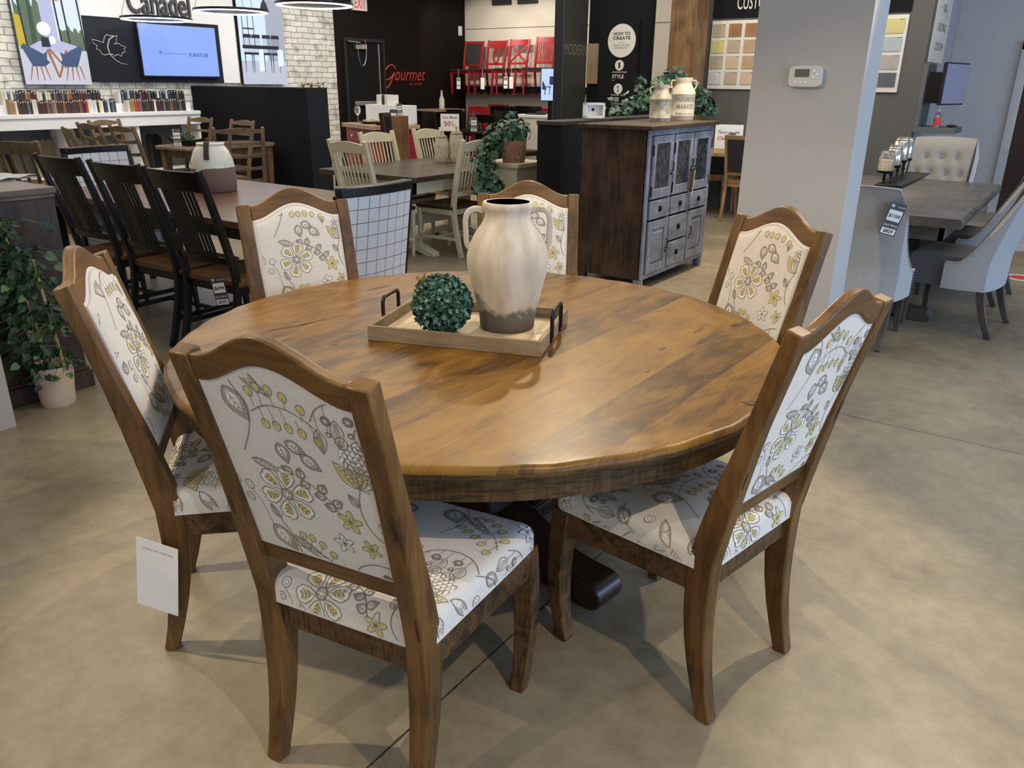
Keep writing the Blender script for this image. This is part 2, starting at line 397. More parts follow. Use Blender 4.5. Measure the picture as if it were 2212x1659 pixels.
M = {}
M['chair_wood'] = wood('brown_distressed_wood', (.044, .020, .006), (.172, .086, .025), 'Z', 1, .42, .05, 1.0)
M['chair_wood_x'] = wood('brown_distressed_wood_rail', (.044, .020, .006), (.172, .086, .025), 'X', 1, .42, .05, 1.0)
M['saw_wood'] = wood('rough_sawn_brown_wood', (.040, .020, .008), (.135, .072, .028), 'X', 1, .55, 0, 1.0, marks=.75)
M['top'] = tabletop_mat()
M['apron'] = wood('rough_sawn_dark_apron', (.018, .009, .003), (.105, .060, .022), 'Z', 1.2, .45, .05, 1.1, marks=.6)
M['espresso'] = wood('espresso_wood', (.012, .006, .004), (.035, .018, .012), 'X', 1, .28, .3)
M['linen'] = linen('ivory_linen', (.68, .63, .575))
M['ink'] = plain('taupe_print', (.20, .165, .135), .9)
M['ink_fill'] = plain('pale_taupe_print', (.40, .345, .28), .9)
M['ink_yellow'] = plain('mustard_print', (.62, .54, .24), .9)
M['ink_white'] = plain('white_print', (.80, .78, .74), .9)
M['piping'] = linen('ivory_piping', (.62, .57, .50))
M['black_paint'] = plain('black_painted_wood', (.0055, .0055, .006), .35, spec=.35, var=.2)
M['black_wall'] = plain('black_wall_paint', (.008, .008, .009), .8, spec=.2, var=.15, scale=2)
M['brown_black_wall'] = plain('brown_black_wall_paint', (.009, .0055, .005), .8, spec=.2, var=.15, scale=2)
M['navy_black'] = plain('black_with_blue_tint', (.009, .012, .020), .6, spec=.3)  # also colours the black wall ends, its blue standing in for daylight
M['taupe_black'] = plain('taupe_black_panel', (.040, .037, .030), .45)
M['metal_black'] = plain('black_metal', (.018, .016, .016), .38, metal=.7)
M['tray'] = wood('pale_oak', (.15, .105, .062), (.29, .215, .135), 'X', 1.2, .6, 0, .9)
M['tray_in'] = wood('pale_oak_panel', (.42, .325, .215), (.62, .51, .37), 'Y', 1.2, .6, 0, .9)
M['vase'] = vase_mat()
M['vase_in'] = plain('dark_clay', (.10, .095, .10), .8)
M['knot'] = plain('dark_knot_fill', (.040, .022, .012), .6, var=.5, scale=60, bump=.8)
M['white'] = plain('white_paint', (.86, .86, .87), .5, var=.02)
M['offwhite'] = plain('off_white', (.72, .68, .60), .55, var=.03)
M['grey_wall'] = plain('grey_wall_paint', (.45, .435, .425), .65, var=.02, scale=1.2, bump=.1, bscale=200)
M['darkgrey_wall'] = plain('dark_grey_wall_paint', (.105, .097, .09), .65, var=.03, scale=1.2)
M['blue_wall'] = plain('pale_grey_wall_paint', (.40, .41, .44), .6, var=.03, scale=1)
M['beige_wall'] = plain('beige_wall_paint', (.62, .57, .50), .6, var=.02)
M['brick'] = brick_mat()
M['ceil'] = plain('ceiling_white', (.55, .55, .55), .9)
M['chocolate'] = wood('chocolate_wood', (.035, .018, .014), (.085, .045, .035), 'Z', .6, .4)
M['brown_top'] = wood('walnut_table_top', (.080, .034, .018), (.18, .090, .050), 'X', .9, .30, .3)
M['seat_wood'] = wood('amber_seat_wood', (.07, .027, .008), (.20, .09, .03), 'X', 1, .3, .3)
M['ladder_wood'] = wood('driftwood_brown', (.085, .052, .028), (.22, .145, .085), 'Z', 1, .5)
M['ladder_top'] = wood('taupe_wood_top', (.13, .085, .06), (.27, .19, .14), 'X', .9, .35, .2)
M['cream'] = plain('cream_painted_wood', (.60, .53, .37), .45, var=.08)
M['cream_top'] = wood('dark_oak_top', (.030, .019, .011), (.080, .053, .031), 'Y', .9, .33, .2)
M['cream_seat'] = plain('chestnut_seat', (.045, .018, .012), .3)
M['ceramic'] = plain('cream_ceramic', (.60, .53, .37), .3, var=.1, coat=.3)
M['ceramic_brown'] = plain('brown_ceramic_lid', (.27, .17, .10), .3)
M['crock'] = two_tone('two_tone_stoneware', (.21, .125, .095), (.80, .77, .66), .165, .004, .14)
M['leather'] = plain('dark_leather', (.05, .028, .022), .6)
M['red'] = plain('red_painted_wood', (.34, .006, .011), .35, coat=.3, var=.1)
M['red_dark'] = plain('crimson_cabinet_paint', (.33, .012, .022), .4)
M['black_seat'] = plain('black_leatherette', (.028, .026, .026), .45)
M['butcher'] = wood('butcher_block', (.34, .19, .11), (.62, .44, .30), 'X', 3, .45)
M['plaid_a'] = plaid_mat('pale_plaid_cloth', (.70, .73, .78), (.12, .13, .18), (.26, .11, .09), .068, ('X', 'Z'))
M['leaf'] = plain('green_leaf', (.016, .045, .020), .42, var=.75, scale=60)
M['leaf_pale'] = plain('pale_green_leaf', (.09, .17, .06), .45, var=.5, scale=50)
M['ivy'] = plain('ivy_leaf', (.022, .075, .038), .42, var=.55, scale=25)
M['ivy_pale'] = plain('ivy_leaf_variegated', (.16, .27, .17), .45, var=.5, scale=25)
M['box_leaf'] = plain('boxwood_leaf', (.035, .095, .065), .38, var=.5, scale=40)
M['box_leaf2'] = plain('boxwood_leaf_pale', (.13, .24, .18), .35, var=.4, scale=40)
M['stem'] = plain('bamboo_cane', (.48, .33, .17), .6)
M['soil'] = plain('dark_soil', (.012, .009, .008), .9, bump=.6)
M['pot'] = plain('blush_plastic_pot', (.62, .49, .40), .45)
M['basket'] = plain('woven_basket', (.30, .18, .10), .8, var=.6, scale=70, bump=1, bscale=140)
M['cab_side'] = wood('smoked_wood_side', (.022, .012, .008), (.095, .056, .035), 'Z', .6, .45, .1)
M['cab_front'] = wood('daylit_front_wood', (.11, .115, .145), (.30, .31, .37), 'Z', .8, .4, .2)  # cabinet wood made lighter and bluer for the daylight on its front
M['cab_front_x'] = wood('daylit_front_rail', (.11, .115, .145), (.30, .31, .37), 'X', .8, .4, .2)  # same daylight tint with the grain running across
M['cab_glass'] = plain('rippled_glass', (.05, .06, .075), .12, metal=.35, var=.8, scale=26, bump=1.0, bscale=26, coat=.5)
M['iron'] = plain('black_iron', (.012, .012, .013), .4, metal=.6)
M['galv'] = plain('galvanised_can', (.42, .37, .29), .5, metal=.3, var=.35, scale=22)
M['galv2'] = plain('enamelled_can', (.50, .44, .35), .55, var=.15, scale=14)
M['oak'] = wood('honey_oak', (.22, .12, .05), (.42, .26, .13), 'Z', 1, .4)
M['post_wood'] = wood('amber_post_wood', (.10, .05, .02), (.25, .14, .06), 'Z', .6, .4)
M['tan'] = wood('tan_sample_wood', (.25, .175, .095), (.38, .28, .17), 'Z', .6, .5)
M['grey_uph'] = linen('grey_upholstery', (.40, .395, .41), 500)
M['greige_uph'] = linen('greige_tufted_cloth', (.40, .36, .32), 500)
M['slate_uph'] = linen('slate_seat_cloth', (.115, .115, .135), 500)
M['blue_uph'] = linen('blue_grey_cloth', (.14, .19, .27), 500)
M['grey_table'] = wood('grey_brown_table', (.050, .042, .038), (.125, .108, .098), 'Y', .8, .33, .2)
M['grey_leg'] = wood('grey_brown_leg', (.040, .032, .028), (.10, .085, .075), 'Z', .8, .4, .1)
M['nail'] = plain('silver_nailhead', (.7, .7, .7), .2, metal=1)
M['glass'] = plain('mercury_glass', (.62, .60, .54), .12, metal=.75, var=.3, scale=30)
M['clear'] = plain('clear_glass', (.9, .92, .92), .04, trans=.9, var=.01)
M['wax'] = plain('candle_wax', (.75, .58, .35), .5)
M['steel'] = plain('brushed_steel', (.55, .55, .56), .3, metal=.9)
M['screen_blue'] = emis('screen_blue', (.25, .38, 1), .95)
M['screen_dark'] = plain('dark_screen', (.02, .02, .03), .15)
M['poster_light'] = emis('lit_poster', (.55, .70, 1), .9)
M['lamp_white'] = emis('lamp_diffuser', (1, .98, .95), 9)
M['paper'] = plain('white_card', (.88, .87, .85), .7, var=.01)
M['tag_grey'] = plain('charcoal_card', (.065, .065, .070), .6)
M['ink_black'] = plain('black_ink', (.012, .012, .012), .6)
M['ink_red'] = plain('red_ink', (.50, .02, .05), .6)
M['ink_grey'] = plain('grey_ink', (.18, .18, .18), .6)
M['gold_grey'] = plain('dull_brass_lettering', (.17, .16, .12), .4)
M['lemon'] = plain('lemon_skin', (.75, .62, .05), .4)
M['thermo'] = plain('ivory_plastic', (.66, .63, .60), .4, var=.01)
M['lcd'] = plain('lcd_grey', (.12, .135, .115), .3)
M['hutch'] = wood('umber_cabinet_wood', (.030, .018, .015), (.085, .052, .043), 'Z', .7, .4, .1)
M['hutch_top'] = wood('umber_cabinet_top', (.10, .06, .045), (.20, .13, .10), 'Y', .7, .35, .1)
M['cloth_white'] = plain('white_cloth', (.70, .70, .68), .8)
M['brown_door'] = wood('mahogany_door', (.022, .010, .010), (.05, .025, .022), 'Z', .5, .4)
M['rug'] = plain('grey_rug', (.33, .34, .36), .95, var=.3, scale=50, bump=1, bscale=120)
M['spill'] = plain('shelf_grey', (.12, .118, .125), .5)
M['red_label'] = plain('red_label', (.65, .05, .05), .5)


# ------------------------------------------------------------------ mesh builder
class MB:
    def __init__(s):
        s.v, s.f, s.mi, s.T = [], [], [], Matrix.Identity(4)

    def at(s, loc=(0, 0, 0), rz=0, rx=0, ry=0):
        s.T = Matrix.Translation(loc) @ Matrix.Rotation(rz, 4, 'Z') @ Matrix.Rotation(ry, 4, 'Y') @ Matrix.Rotation(rx, 4, 'X')
        return s

    def add(s, vs, fs, m=0):
        o = len(s.v)
        s.v += [tuple(s.T @ Vector(p)) for p in vs]
        s.f += [tuple(i + o for i in f) for f in fs]
        s.mi += [m] * len(fs)

    def box(s, c, d, m=0):
        x, y, z = c; a, b, e = d[0] / 2, d[1] / 2, d[2] / 2
        vs = [(x + i * a, y + j * b, z + k * e) for i in (-1, 1) for j in (-1, 1) for k in (-1, 1)]
        s.add(vs, [(0, 1, 3, 2), (4, 6, 7, 5), (0, 4, 5, 1), (2, 3, 7, 6), (0, 2, 6, 4), (1, 5, 7, 3)], m)
        return s

    def bb(s, lo, hi, m=0):
        return s.box([(a + b) / 2 for a, b in zip(lo, hi)], [abs(b - a) for a, b in zip(lo, hi)], m)

    def prism(s, poly, d, m=0, plane='XZ', o=0):
        """polygon in a plane, thickness d along the third axis starting at o"""
        n = len(poly)
        def P(p, t):
            return {'XZ': (p[0], t, p[1]), 'XY': (p[0], p[1], t), 'YZ': (t, p[0], p[1])}[plane]
        vs = [P(p, o) for p in poly] + [P(p, o + d) for p in poly]
        fs = [tuple(range(n)), tuple(range(2 * n - 1, n - 1, -1))]
        fs += [(i, i + n, (i + 1) % n + n, (i + 1) % n) for i in range(n)]
        s.add(vs, fs, m)
        return s

    def tube(s, pts, r, n=8, m=0, cap=True, closed=False):
        pts = [Vector(p) for p in pts]
        k = len(pts)
        rs = r if isinstance(r, (list, tuple)) else [r] * k
        vs, fs = [], []
        pn = None
        for i, p in enumerate(pts):
            if closed:
                t = pts[(i + 1) % k] - pts[i - 1]
            else:
                t = pts[min(i + 1, k - 1)] - pts[max(i - 1, 0)]
            t.normalize()
            if pn is None:
                pn = t.orthogonal().normalized()
            pn = (pn - t * pn.dot(t)).normalized()
            q = t.cross(pn)
            for j in range(n):
                a = 2 * pi * j / n
                vs.append(tuple(p + (pn * cos(a) + q * sin(a)) * rs[i]))
        for i in range(k if closed else k - 1):
            for j in range(n):
                a, b = i * n + j, i * n + (j + 1) % n
                c, d = ((i + 1) % k) * n + (j + 1) % n, ((i + 1) % k) * n + j
                fs.append((a, b, c, d))
        if cap and not closed:
            fs.append(tuple(range(n - 1, -1, -1))); fs.append(tuple((k - 1) * n + j for j in range(n)))
        s.add(vs, fs, m)
        return s

    def strip(s, pts, w, d, side=(1, 0, 0), m=0):
        """rectangular section (w along side, d across) swept along points"""
        pts = [Vector(p) for p in pts]; k = len(pts)
        ws = w if isinstance(w, (list, tuple)) else [w] * k
        ds = d if isinstance(d, (list, tuple)) else [d] * k
        vs, fs = [], []
        sd = Vector(side).normalized()
        for i, p in enumerate(pts):
            t = (pts[min(i + 1, k - 1)] - pts[max(i - 1, 0)]).normalized()
            a = (sd - t * sd.dot(t)).normalized()
            b = t.cross(a)
            for x, y in ((-1, -1), (1, -1), (1, 1), (-1, 1)):
                vs.append(tuple(p + a * x * ws[i] / 2 + b * y * ds[i] / 2))
        for i in range(k - 1):
            for j in range(4):
                fs.append((i * 4 + j, i * 4 + (j + 1) % 4, (i + 1) * 4 + (j + 1) % 4, (i + 1) * 4 + j))
        fs += [(3, 2, 1, 0), tuple((k - 1) * 4 + j for j in range(4))]
        s.add(vs, fs, m)
        return s

    def lathe(s, prof, n=32, m=0, c=(0, 0, 0)):
        vs, fs = [], []
        for r, z in prof:
            for j in range(n):
                a = 2 * pi * j / n
                vs.append((c[0] + r * cos(a), c[1] + r * sin(a), c[2] + z))
        k = len(prof)
        for i in range(k - 1):
            for j in range(n):
                fs.append((i * n + j, i * n + (j + 1) % n, (i + 1) * n + (j + 1) % n, (i + 1) * n + j))
        if prof[0][0] > 1e-4: fs.append(tuple(range(n - 1, -1, -1)))
        if prof[-1][0] > 1e-4: fs.append(tuple((k - 1) * n + j for j in range(n)))
        s.add(vs, fs, m)
        return s

    def ball(s, c, r, n=12, m=0, sz=1):
        s.lathe([(max(1e-5, r * sin(pi * i / (n - 2))), -r * sz * cos(pi * i / (n - 2))) for i in range(n - 1)], n, m, c)
        return s

    def grid(s, fn, nu, nv, m=0, flip=False):
        vs = [fn(i / nu, j / nv) for j in range(nv + 1) for i in range(nu + 1)]
        fs = []
        for j in range(nv):
            for i in range(nu):
                a = j * (nu + 1) + i
                q = (a, a + 1, a + nu + 2, a + nu + 1)
                fs.append(q[::-1] if flip else q)
        s.add(vs, fs, m)
        return s

    def build(s, name, mats, parent=None, bevel=0, smooth=35, seg=2, label=None):
        me = bpy.data.meshes.new(name)
        me.from_pydata(s.v, [], s.f)
        if isinstance(mats, str): mats = [mats]
        for k in mats: me.materials.append(M[k] if isinstance(k, str) else k)
        me.polygons.foreach_set('material_index', s.mi)
        bm = bmesh.new(); bm.from_mesh(me)
        if len(s.v) < 3000:
            bmesh.ops.recalc_face_normals(bm, faces=bm.faces)
        bm.to_mesh(me); bm.free()
        if smooth:
            me.shade_smooth(); me.set_sharp_from_angle(angle=radians(smooth))
        o = bpy.data.objects.new(name, me)
        COL.objects.link(o)
        if parent is not None: o.parent = parent
        if bevel:
            b = o.modifiers.new('bevel', 'BEVEL'); b.width = bevel; b.segments = seg; b.limit_method = 'ANGLE'; b.angle_limit = radians(40)
            b.harden_normals = False
        if label: o['label'] = label
        return o


def tag(o, label, cat, group=None, kind=None):
    o['label'] = label; o['category'] = cat
    if group: o['group'] = group
    if kind: o['kind'] = kind
    return o


def thing(name, label, cat, loc=(0, 0, 0), rz=0, group=None):
    o = bpy.data.objects.new(name, None)
    o.empty_display_size = .1
    COL.objects.link(o)
    o.location = loc; o.rotation_euler = (0, 0, rz)
    return tag(o, label, cat, group)


def struct(o):
    o['kind'] = 'structure'
    return o


def dup(root, loc, rz, label=None, group=None):
    r = root.copy(); COL.objects.link(r); r.location = loc; r.rotation_euler = (0, 0, rz)
    if label: r['label'] = label
    if group: r['group'] = group
    for ch in list(root.children):
        c = ch.copy(); COL.objects.link(c); c.parent = r
        for g in list(ch.children):
            d = g.copy(); COL.objects.link(d); d.parent = c
    return r


_tc = {}


def text_mesh(body, w, h, shear=0, bold=0, space=1.0):
    """flat lettering scaled to w x h, in the XZ plane facing -Y, origin at lower-left"""
    cu = bpy.data.curves.new('lettering', 'FONT')
    cu.body = body; cu.size = 1; cu.shear = shear; cu.offset = bold; cu.space_character = space
    cu.align_x = 'CENTER' if '\n' in body else 'LEFT'
    cu.resolution_u = 3
    o = bpy.data.objects.new('t', cu); COL.objects.link(o)
    dg = bpy.context.evaluated_depsgraph_get(); dg.update()
    me = o.evaluated_get(dg).to_mesh()
    vs = [v.co.copy() for v in me.vertices]; fs = [tuple(p.vertices) for p in me.polygons]
    o.evaluated_get(dg).to_mesh_clear()
    bpy.data.objects.remove(o); bpy.data.curves.remove(cu)
    x0 = min(v.x for v in vs); x1 = max(v.x for v in vs); y0 = min(v.y for v in vs); y1 = max(v.y for v in vs)
    return [((v.x - x0) / (x1 - x0) * w, 0, (v.y - y0) / (y1 - y0) * h) for v in vs], fs


def letter(mb, body, x, z, w, h, y=0, m=0, **kw):
    vs, fs = text_mesh(body, w, h, **kw)
    mb.add([(a + x, y, c + z) for a, b, c in vs], fs, m)
    return mb


def empty_at(name, parent, loc, rz=0):
    e = bpy.data.objects.new(name, None); COL.objects.link(e); e.parent = parent; e.location = loc; e.rotation_euler = (0, 0, rz); return e


# ------------------------------------------------------------------ printed floral pattern
def circ(c, r, n=14, a0=0, a1=2 * pi):
    return [(c[0] + r * cos(a0 + (a1 - a0) * i / n), c[1] + r * sin(a0 + (a1 - a0) * i / n)) for i in range(n + 1)]


class Pat:
    def __init__(s): s.fill, s.line = [], []

    def F(s, poly, m): s.fill.append((poly, m))

    def L(s, pts, w=.0011, m=1): s.line.append((pts, w, m))

    def rot(s, pts, c, a, k=1):
        return [(c[0] + (x * cos(a) - y * sin(a)) * k, c[1] + (x * sin(a) + y * cos(a)) * k) for x, y in pts]

    def leafshape(s, L, W, n=9):
        up = [(L * i / n, W / 2 * sin(pi * (i / n) ** .8)) for i in range(n + 1)]
        return up + [(x, -y) for x, y in reversed(up[1:-1])]

    def leaf(s, c, a, L, W, kind=0):
        sh = s.leafshape(L, W)
        if kind in (0, 2): s.F(s.rot(sh, c, a), 2)
        s.L(s.rot(sh + sh[:1], c, a))
        if kind == 0:
            inn = s.leafshape(L * .62, W * .55); s.F(s.rot([(x + L * .14, y) for x, y in inn], c, a), 4)
            s.L(s.rot([(L * .1, 0), (L * .85, 0)], c, a), .0008)
            for t in (.3, .45, .6):
                for sg in (1, -1): s.L(s.rot([(L * t, 0), (L * (t + .12), sg * W * .2)], c, a), .0008)
        elif kind == 1:
            for t in (-.25, -.08, .08, .25): s.L(s.rot([(L * .12, W * t * .4), (L * .5, W * t), (L * .9, W * t * .3)], c, a), .0007)
        elif kind == 2:
            s.L(s.rot([(0, 0), (L, 0)], c, a), .0009, 4)
            for t in (.2, .35, .5, .65, .8):
                for sg in (1, -1): s.L(s.rot([(L * t, 0), (L * (t + .1), sg * W * .3)], c, a), .0009, 4)
        elif kind == 3:
            s.F(s.rot(sh, c, a), 3); s.L(s.rot(sh + sh[:1], c, a), .0008)

    def flower6(s, c, r, a0=0, n=6):
        for k in range(n):
            a = a0 + 2 * pi * k / n
            base = [(.2, 0), (.45, -.2), (.72, -.31), (.93, -.22), (.98, -.08), (.93, 0), (.98, .08), (.93, .22), (.72, .31), (.45, .2)]
            s.F(s.rot(base, c, a, r), 4); s.L(s.rot(base + base[:1], c, a, r), .0013)
            inn = [(.28, 0), (.5, -.12), (.72, -.2), (.84, -.1), (.84, .1), (.72, .2), (.5, .12)]
            s.F(s.rot(inn, c, a, r), 3)
            s.L(s.rot([(.3, 0), (.8, 0)], c, a, r), .0008)
            for t in (.42, .56, .7):
                for sg in (1, -1):
                    s.F(s.rot([(t, 0), (t + .07, sg * .05), (t + .13, sg * .13), (t + .04, sg * .09)], c, a, r), 1)
        s.F(circ(c, r * .2), 2); s.L(circ(c, r * .2), .0012)
        for k in range(6):
            a = pi * k / 3; s.L([(c[0], c[1]), (c[0] + r * .15 * cos(a), c[1] + r * .15 * sin(a))], .0016, 4)

    def star5(s, c, r, a0=0, m=3):
        p = []
        for k in range(40):
            a = a0 + 2 * pi * k / 40; q = r * (.72 + .28 * cos(5 * (a - a0))); p.append((c[0] + q * cos(a), c[1] + q * sin(a)))
        s.F(p, m); s.L(p + p[:1], .0009 if m == 3 else .0011, 1)
        for k in range(10):
            a = a0 + pi * k / 5; s.L([c, (c[0] + r * (.5 if k % 2 == 0 else .3) * cos(a), c[1] + r * (.5 if k % 2 == 0 else .3) * sin(a))], .0009)

    def ring(s, c, r, dark=False):
        s.F(circ(c, r), 1 if dark else 4); s.L(circ(c, r), .0012)
        if dark:
            for k in range(4):
                a = pi * k / 4; s.L([(c[0] - r * .75 * cos(a), c[1] - r * .75 * sin(a)), (c[0] + r * .75 * cos(a), c[1] + r * .75 * sin(a))], .0007, 4)
        else:
            s.L(circ(c, r * .5, 8), .0008)

    def stem(s, pts, w=.0013):
        out = []
        P = [Vector((p[0], p[1], 0)) for p in pts]
        P = [P[0]] + P + [P[-1]]
        for i in range(1, len(P) - 2):
            for k in range(7):
                t = k / 7
                a, b, c, d = P[i - 1], P[i], P[i + 1], P[i + 2]
                q = .5 * ((2 * b) + (c - a) * t + (2 * a - 5 * b + 4 * c - d) * t * t + (3 * b - a - 3 * c + d) * t ** 3)
                out.append((q.x, q.y))
        out.append((P[-1].x, P[-1].y))
        s.L(out, w)
        return out

    def pome(s, c, a, k=1):
        R_ = lambda pts: s.rot(pts, c, a, k)
        body = circ((0, .045), .036, 20); s.F(R_(body), 4)
        for j in range(6):
            for i in range(-4, 5):
                x = i * .010 + (.005 if j % 2 else 0); y = .022 + j * .010
                if (x) ** 2 + (y - .045) ** 2 < .035 ** 2:
                    s.L(R_([(x - .005, y), (x - .0035, y + .006), (x, y + .0075), (x + .0035, y + .006), (x + .005, y)]), .001)
        for an, L, W, kk in ((2.5, .062, .030, 3), (.64, .062, .030, 3), (2.05, .058, .030, 4), (1.1, .058, .030, 4), (1.57, .050, .028, 3)):
            sh = s.leafshape(L, W); q = s.rot(sh + sh[:1], (0, -.008), an)
            s.F(R_(q[:-1]), kk); s.L(R_(q), .0011)
            inn = s.rot([(x * .6 + L * .22, y * .5) for x, y in sh], (0, -.008), an); s.F(R_(inn), 4); s.L(R_(inn + inn[:1]), .0007)
            for t in (.35, .5, .65): s.L(R_(s.rot([(L * t, -.003), (L * (t + .05), 0), (L * t, .003)], (0, -.008), an)), .0009)

    def spray(s, c, a, k=1, m=3):
        """arched twig with teardrop buds on both sides"""
        st = s.rot([(0, 0), (.03, .012), (.06, .012), (.09, 0), (.115, -.02)], c, a, k); s.stem(st)
        for i, (x, y, up) in enumerate(((.012, .035, 1), (.03, .042, 1), (.052, .040, 1), (.075, .03, 1), (.10, .012, 1), (.02, -.02, 0), (.04, -.022, 0), (.062, -.024, 0), (.085, -.03, 0), (.11, -.042, 0))):
            b = s.rot([(x, y)], c, a, k)[0]; j = s.rot([(x * .95, .010 if x < .08 else -.008)], c, a, k)[0]
            s.L([j, b], .0008)
            sh = s.rot([(-.007, 0), (-.006, .006), (0, .009), (.006, .006), (.007, 0), (.005, -.006), (0, -.009), (-.005, -.006)], b, a, k)
            s.F(sh, m); s.L(sh + sh[:1], .0009)

    def pods(s, c, a, k=1):
        st = s.rot([(0, 0), (.02, .03), (.055, .048), (.09, .045), (.12, .02)], c, a, k); s.stem(st, .0014)
        for x, y0, L in ((.012, .018, .048), (.05, .046, .055), (.092, .044, .052)):
            p = s.rot([(x, y0)], c, a, k)[0]; q = s.rot([(x, y0 - .03)], c, a, k)[0]; s.L([p, q], .0009); s.leaf(q, a - pi / 2, L * k, .024 * k, 1)
        for x, y0, dd in ((.032, .04, .03), (.075, .047, .028)):
            p = s.rot([(x, y0)], c, a, k)[0]; q = s.rot([(x, y0 - dd)], c, a, k)[0]; e = s.rot([(x, y0 - dd - .026)], c, a, k)[0]
            s.L([p, e], .0009); s.ring(q, .0085 * k, True); s.ring(e, .0048 * k, True)

    def twigleaves(s, c, a, k=1):
        st = s.rot([(0, 0), (.03, .01), (.06, .035), (.085, .07)], c, a, k); s.stem(st)
        for x, y, da in ((.012, .004, 1.2), (.02, .006, -1.1), (.038, .016, 1.4), (.048, .024, -.8), (.066, .042, 1.9), (.075, .055, -.3), (.085, .07, .9)):
            b = s.rot([(x, y)], c, a, k)[0]; s.leaf(b, a + da, .026 * k, .020 * k, 0)


def tile(P, ox, oy):
    """one repeat of the cloth print, .40 wide and .46 high"""
    p = lambda x, y: (ox + x * 1, oy + y * 1)
    P.flower6(p(.105, .20), .060, .3)
    P.pome(p(.275, .265), -.2)
    P.stem([p(.275, .262), p(.262, .215), p(.275, .165), p(.32, .125), p(.365, .12)])
    P.leaf(p(.262, .215), 2.2, .03, .018, 1)
    P.star5(p(.232, .175), .026, .2); P.star5(p(.262, .122), .021, .8); P.star5(p(.305, .178), .017, .1); P.star5(p(.205, .118), .022, .5, 4)
    P.twigleaves(p(.215, .185), 1.75, .95)
    P.spray(p(.085, .075), -.35, 1.05)
    P.stem([p(.075, .0), p(.09, .05), p(.085, .10), p(.07, .13), p(.075, .145)]); P.leaf(p(.085, .10), -.6, .085, .021, 2)
    P.leaf(p(.045, .115), -1.0, .068, .042, 0); P.leaf(p(.066, .135), 1.9, .032, .015, 1)
    P.pods(p(.205, .035), .05, 1)
    P.spray(p(.09, .37), .1, 1.1); P.stem([p(.04, .28), p(.07, .33), p(.085, .38), p(.06, .43), p(.075, .46)])
    P.leaf(p(.045, .41), -1.1, .07, .045, 0); P.leaf(p(.075, .46), -.7, .085, .022, 2)
    P.leaf(p(.14, .32), -.4, .042, .026, 0); P.leaf(p(.125, .315), -1.4, .042, .028, 0); P.leaf(p(.165, .30), -.6, .045, .028, 0)
    P.leaf(p(.05, .265), -.25, .06, .018, 2)
    P.pods(p(.21, .375), -.05, 1)
    P.ring(p(.262, .345), .012); P.ring(p(.292, .342), .012); P.stem([p(.262, .335), p(.272, .31), p(.292, .33)], .0009)
    P.leaf(p(.33, .29), .6, .075, .024, 2); P.leaf(p(.335, .24), 0, .055, .02, 2)
    P.leaf(p(.345, .40), .9, .05, .03, 0); P.ring(p(.375, .36), .011); P.stem([p(.33, .38), p(.36, .42), p(.395, .44)])
    P.leaf(p(.36, .09), -1.2, .055, .034, 0); P.ring(p(.35, .165), .011); P.leaf(p(.385, .19), 1.3, .03, .02, 0)
    P.ring(p(.02, .20), .010); P.ring(p(.012, .17), .009); P.stem([p(.02, .19), p(.035, .165), p(.045, .115)], .0009)


KS = 1.13


def print_cloth(mb, region, surf, ox, oy, w=.40, h=.46):
    """lay the print on a surface: region(s,t)->bool, surf(s,t,lift)->point"""
    s0, s1, t0, t1 = [q / KS for q in region[0]]; ox, oy = ox / KS, oy / KS
    inside = region[1]
    P = Pat()
    i0 = int(math.floor((s0 - ox) / w)); i1 = int(math.floor((s1 - ox) / w))
    j0 = int(math.floor((t0 - oy) / h)); j1 = int(math.floor((t1 - oy) / h))
    for i in range(i0, i1 + 1):
        for j in range(j0, j1 + 1):
            tile(P, ox + i * w + (.13 if j % 2 else 0), oy + j * h)
    lift = .0005
    P.fill = [([(x * KS, y * KS) for x, y in q], m) for q, m in P.fill]
    P.line = [([(x * KS, y * KS) for x, y in q], wv, m) for q, wv, m in P.line]
    for poly, m in P.fill:
        if not any(inside(*p) for p in poly): continue
        lift = {2: .0005, 3: .0008, 4: .00065, 1: .0010}[m]
        cx = sum(p[0] for p in poly) / len(poly); cy = sum(p[1] for p in poly) / len(poly)
        for k in range(len(poly)):
            a, b = poly[k], poly[(k + 1) % len(poly)]
            if inside(*a) and inside(*b) and inside(cx, cy):
                mb.add([surf(cx, cy, lift), surf(a[0], a[1], lift), surf(b[0], b[1], lift)], [(0, 1, 2)], m)
    for pts, wd_, m in P.line:
        lf = .0013 if m == 1 else .0016
        for a, b in zip(pts[:-1], pts[1:]):
            if not (inside(*a) and inside(*b)): continue
            dx, dy = b[0] - a[0], b[1] - a[1]; l = hypot(dx, dy)
            if l < 1e-6: continue
            nx, ny = -dy / l * wd_ * .68, dx / l * wd_ * .68
            ex, ey = dx / l * wd_ * .3, dy / l * wd_ * .3
            mb.add([surf(a[0] + nx - ex, a[1] + ny - ey, lf), surf(b[0] + nx + ex, b[1] + ny + ey, lf), surf(b[0] - nx + ex, b[1] - ny + ey, lf), surf(a[0] - nx - ex, a[1] - ny - ey, lf)], [(0, 1, 2, 3)], m)


PRINT = ['linen', 'ink', 'ink_fill', 'ink_yellow', 'ink_white']

# ------------------------------------------------------------------ the round table and its six chairs
TZ = .762
W2, WB, ZT, YT, YF, PH, PW, PD = .222, .218, 1.062, .155, .045, .060, .046, .036
ZJ = .45


def ycl(z):
    """rear face line of the back posts"""
    if z < ZJ:
        k = z / ZJ
        return -(YF + .008) * (1 - k) ** 2.2 + .006 * sin(pi * k)
    k = (z - ZJ) / (ZT - ZJ)
    return -YT * (k ** 1.12)


def crest(u):
    """height of the arched top above the posts; u in -1..1"""
    a = min(1, abs(u) / .92)
    return PH * (.5 + .5 * cos(pi * a)) ** .85 - .004 * (1 - a) * 0


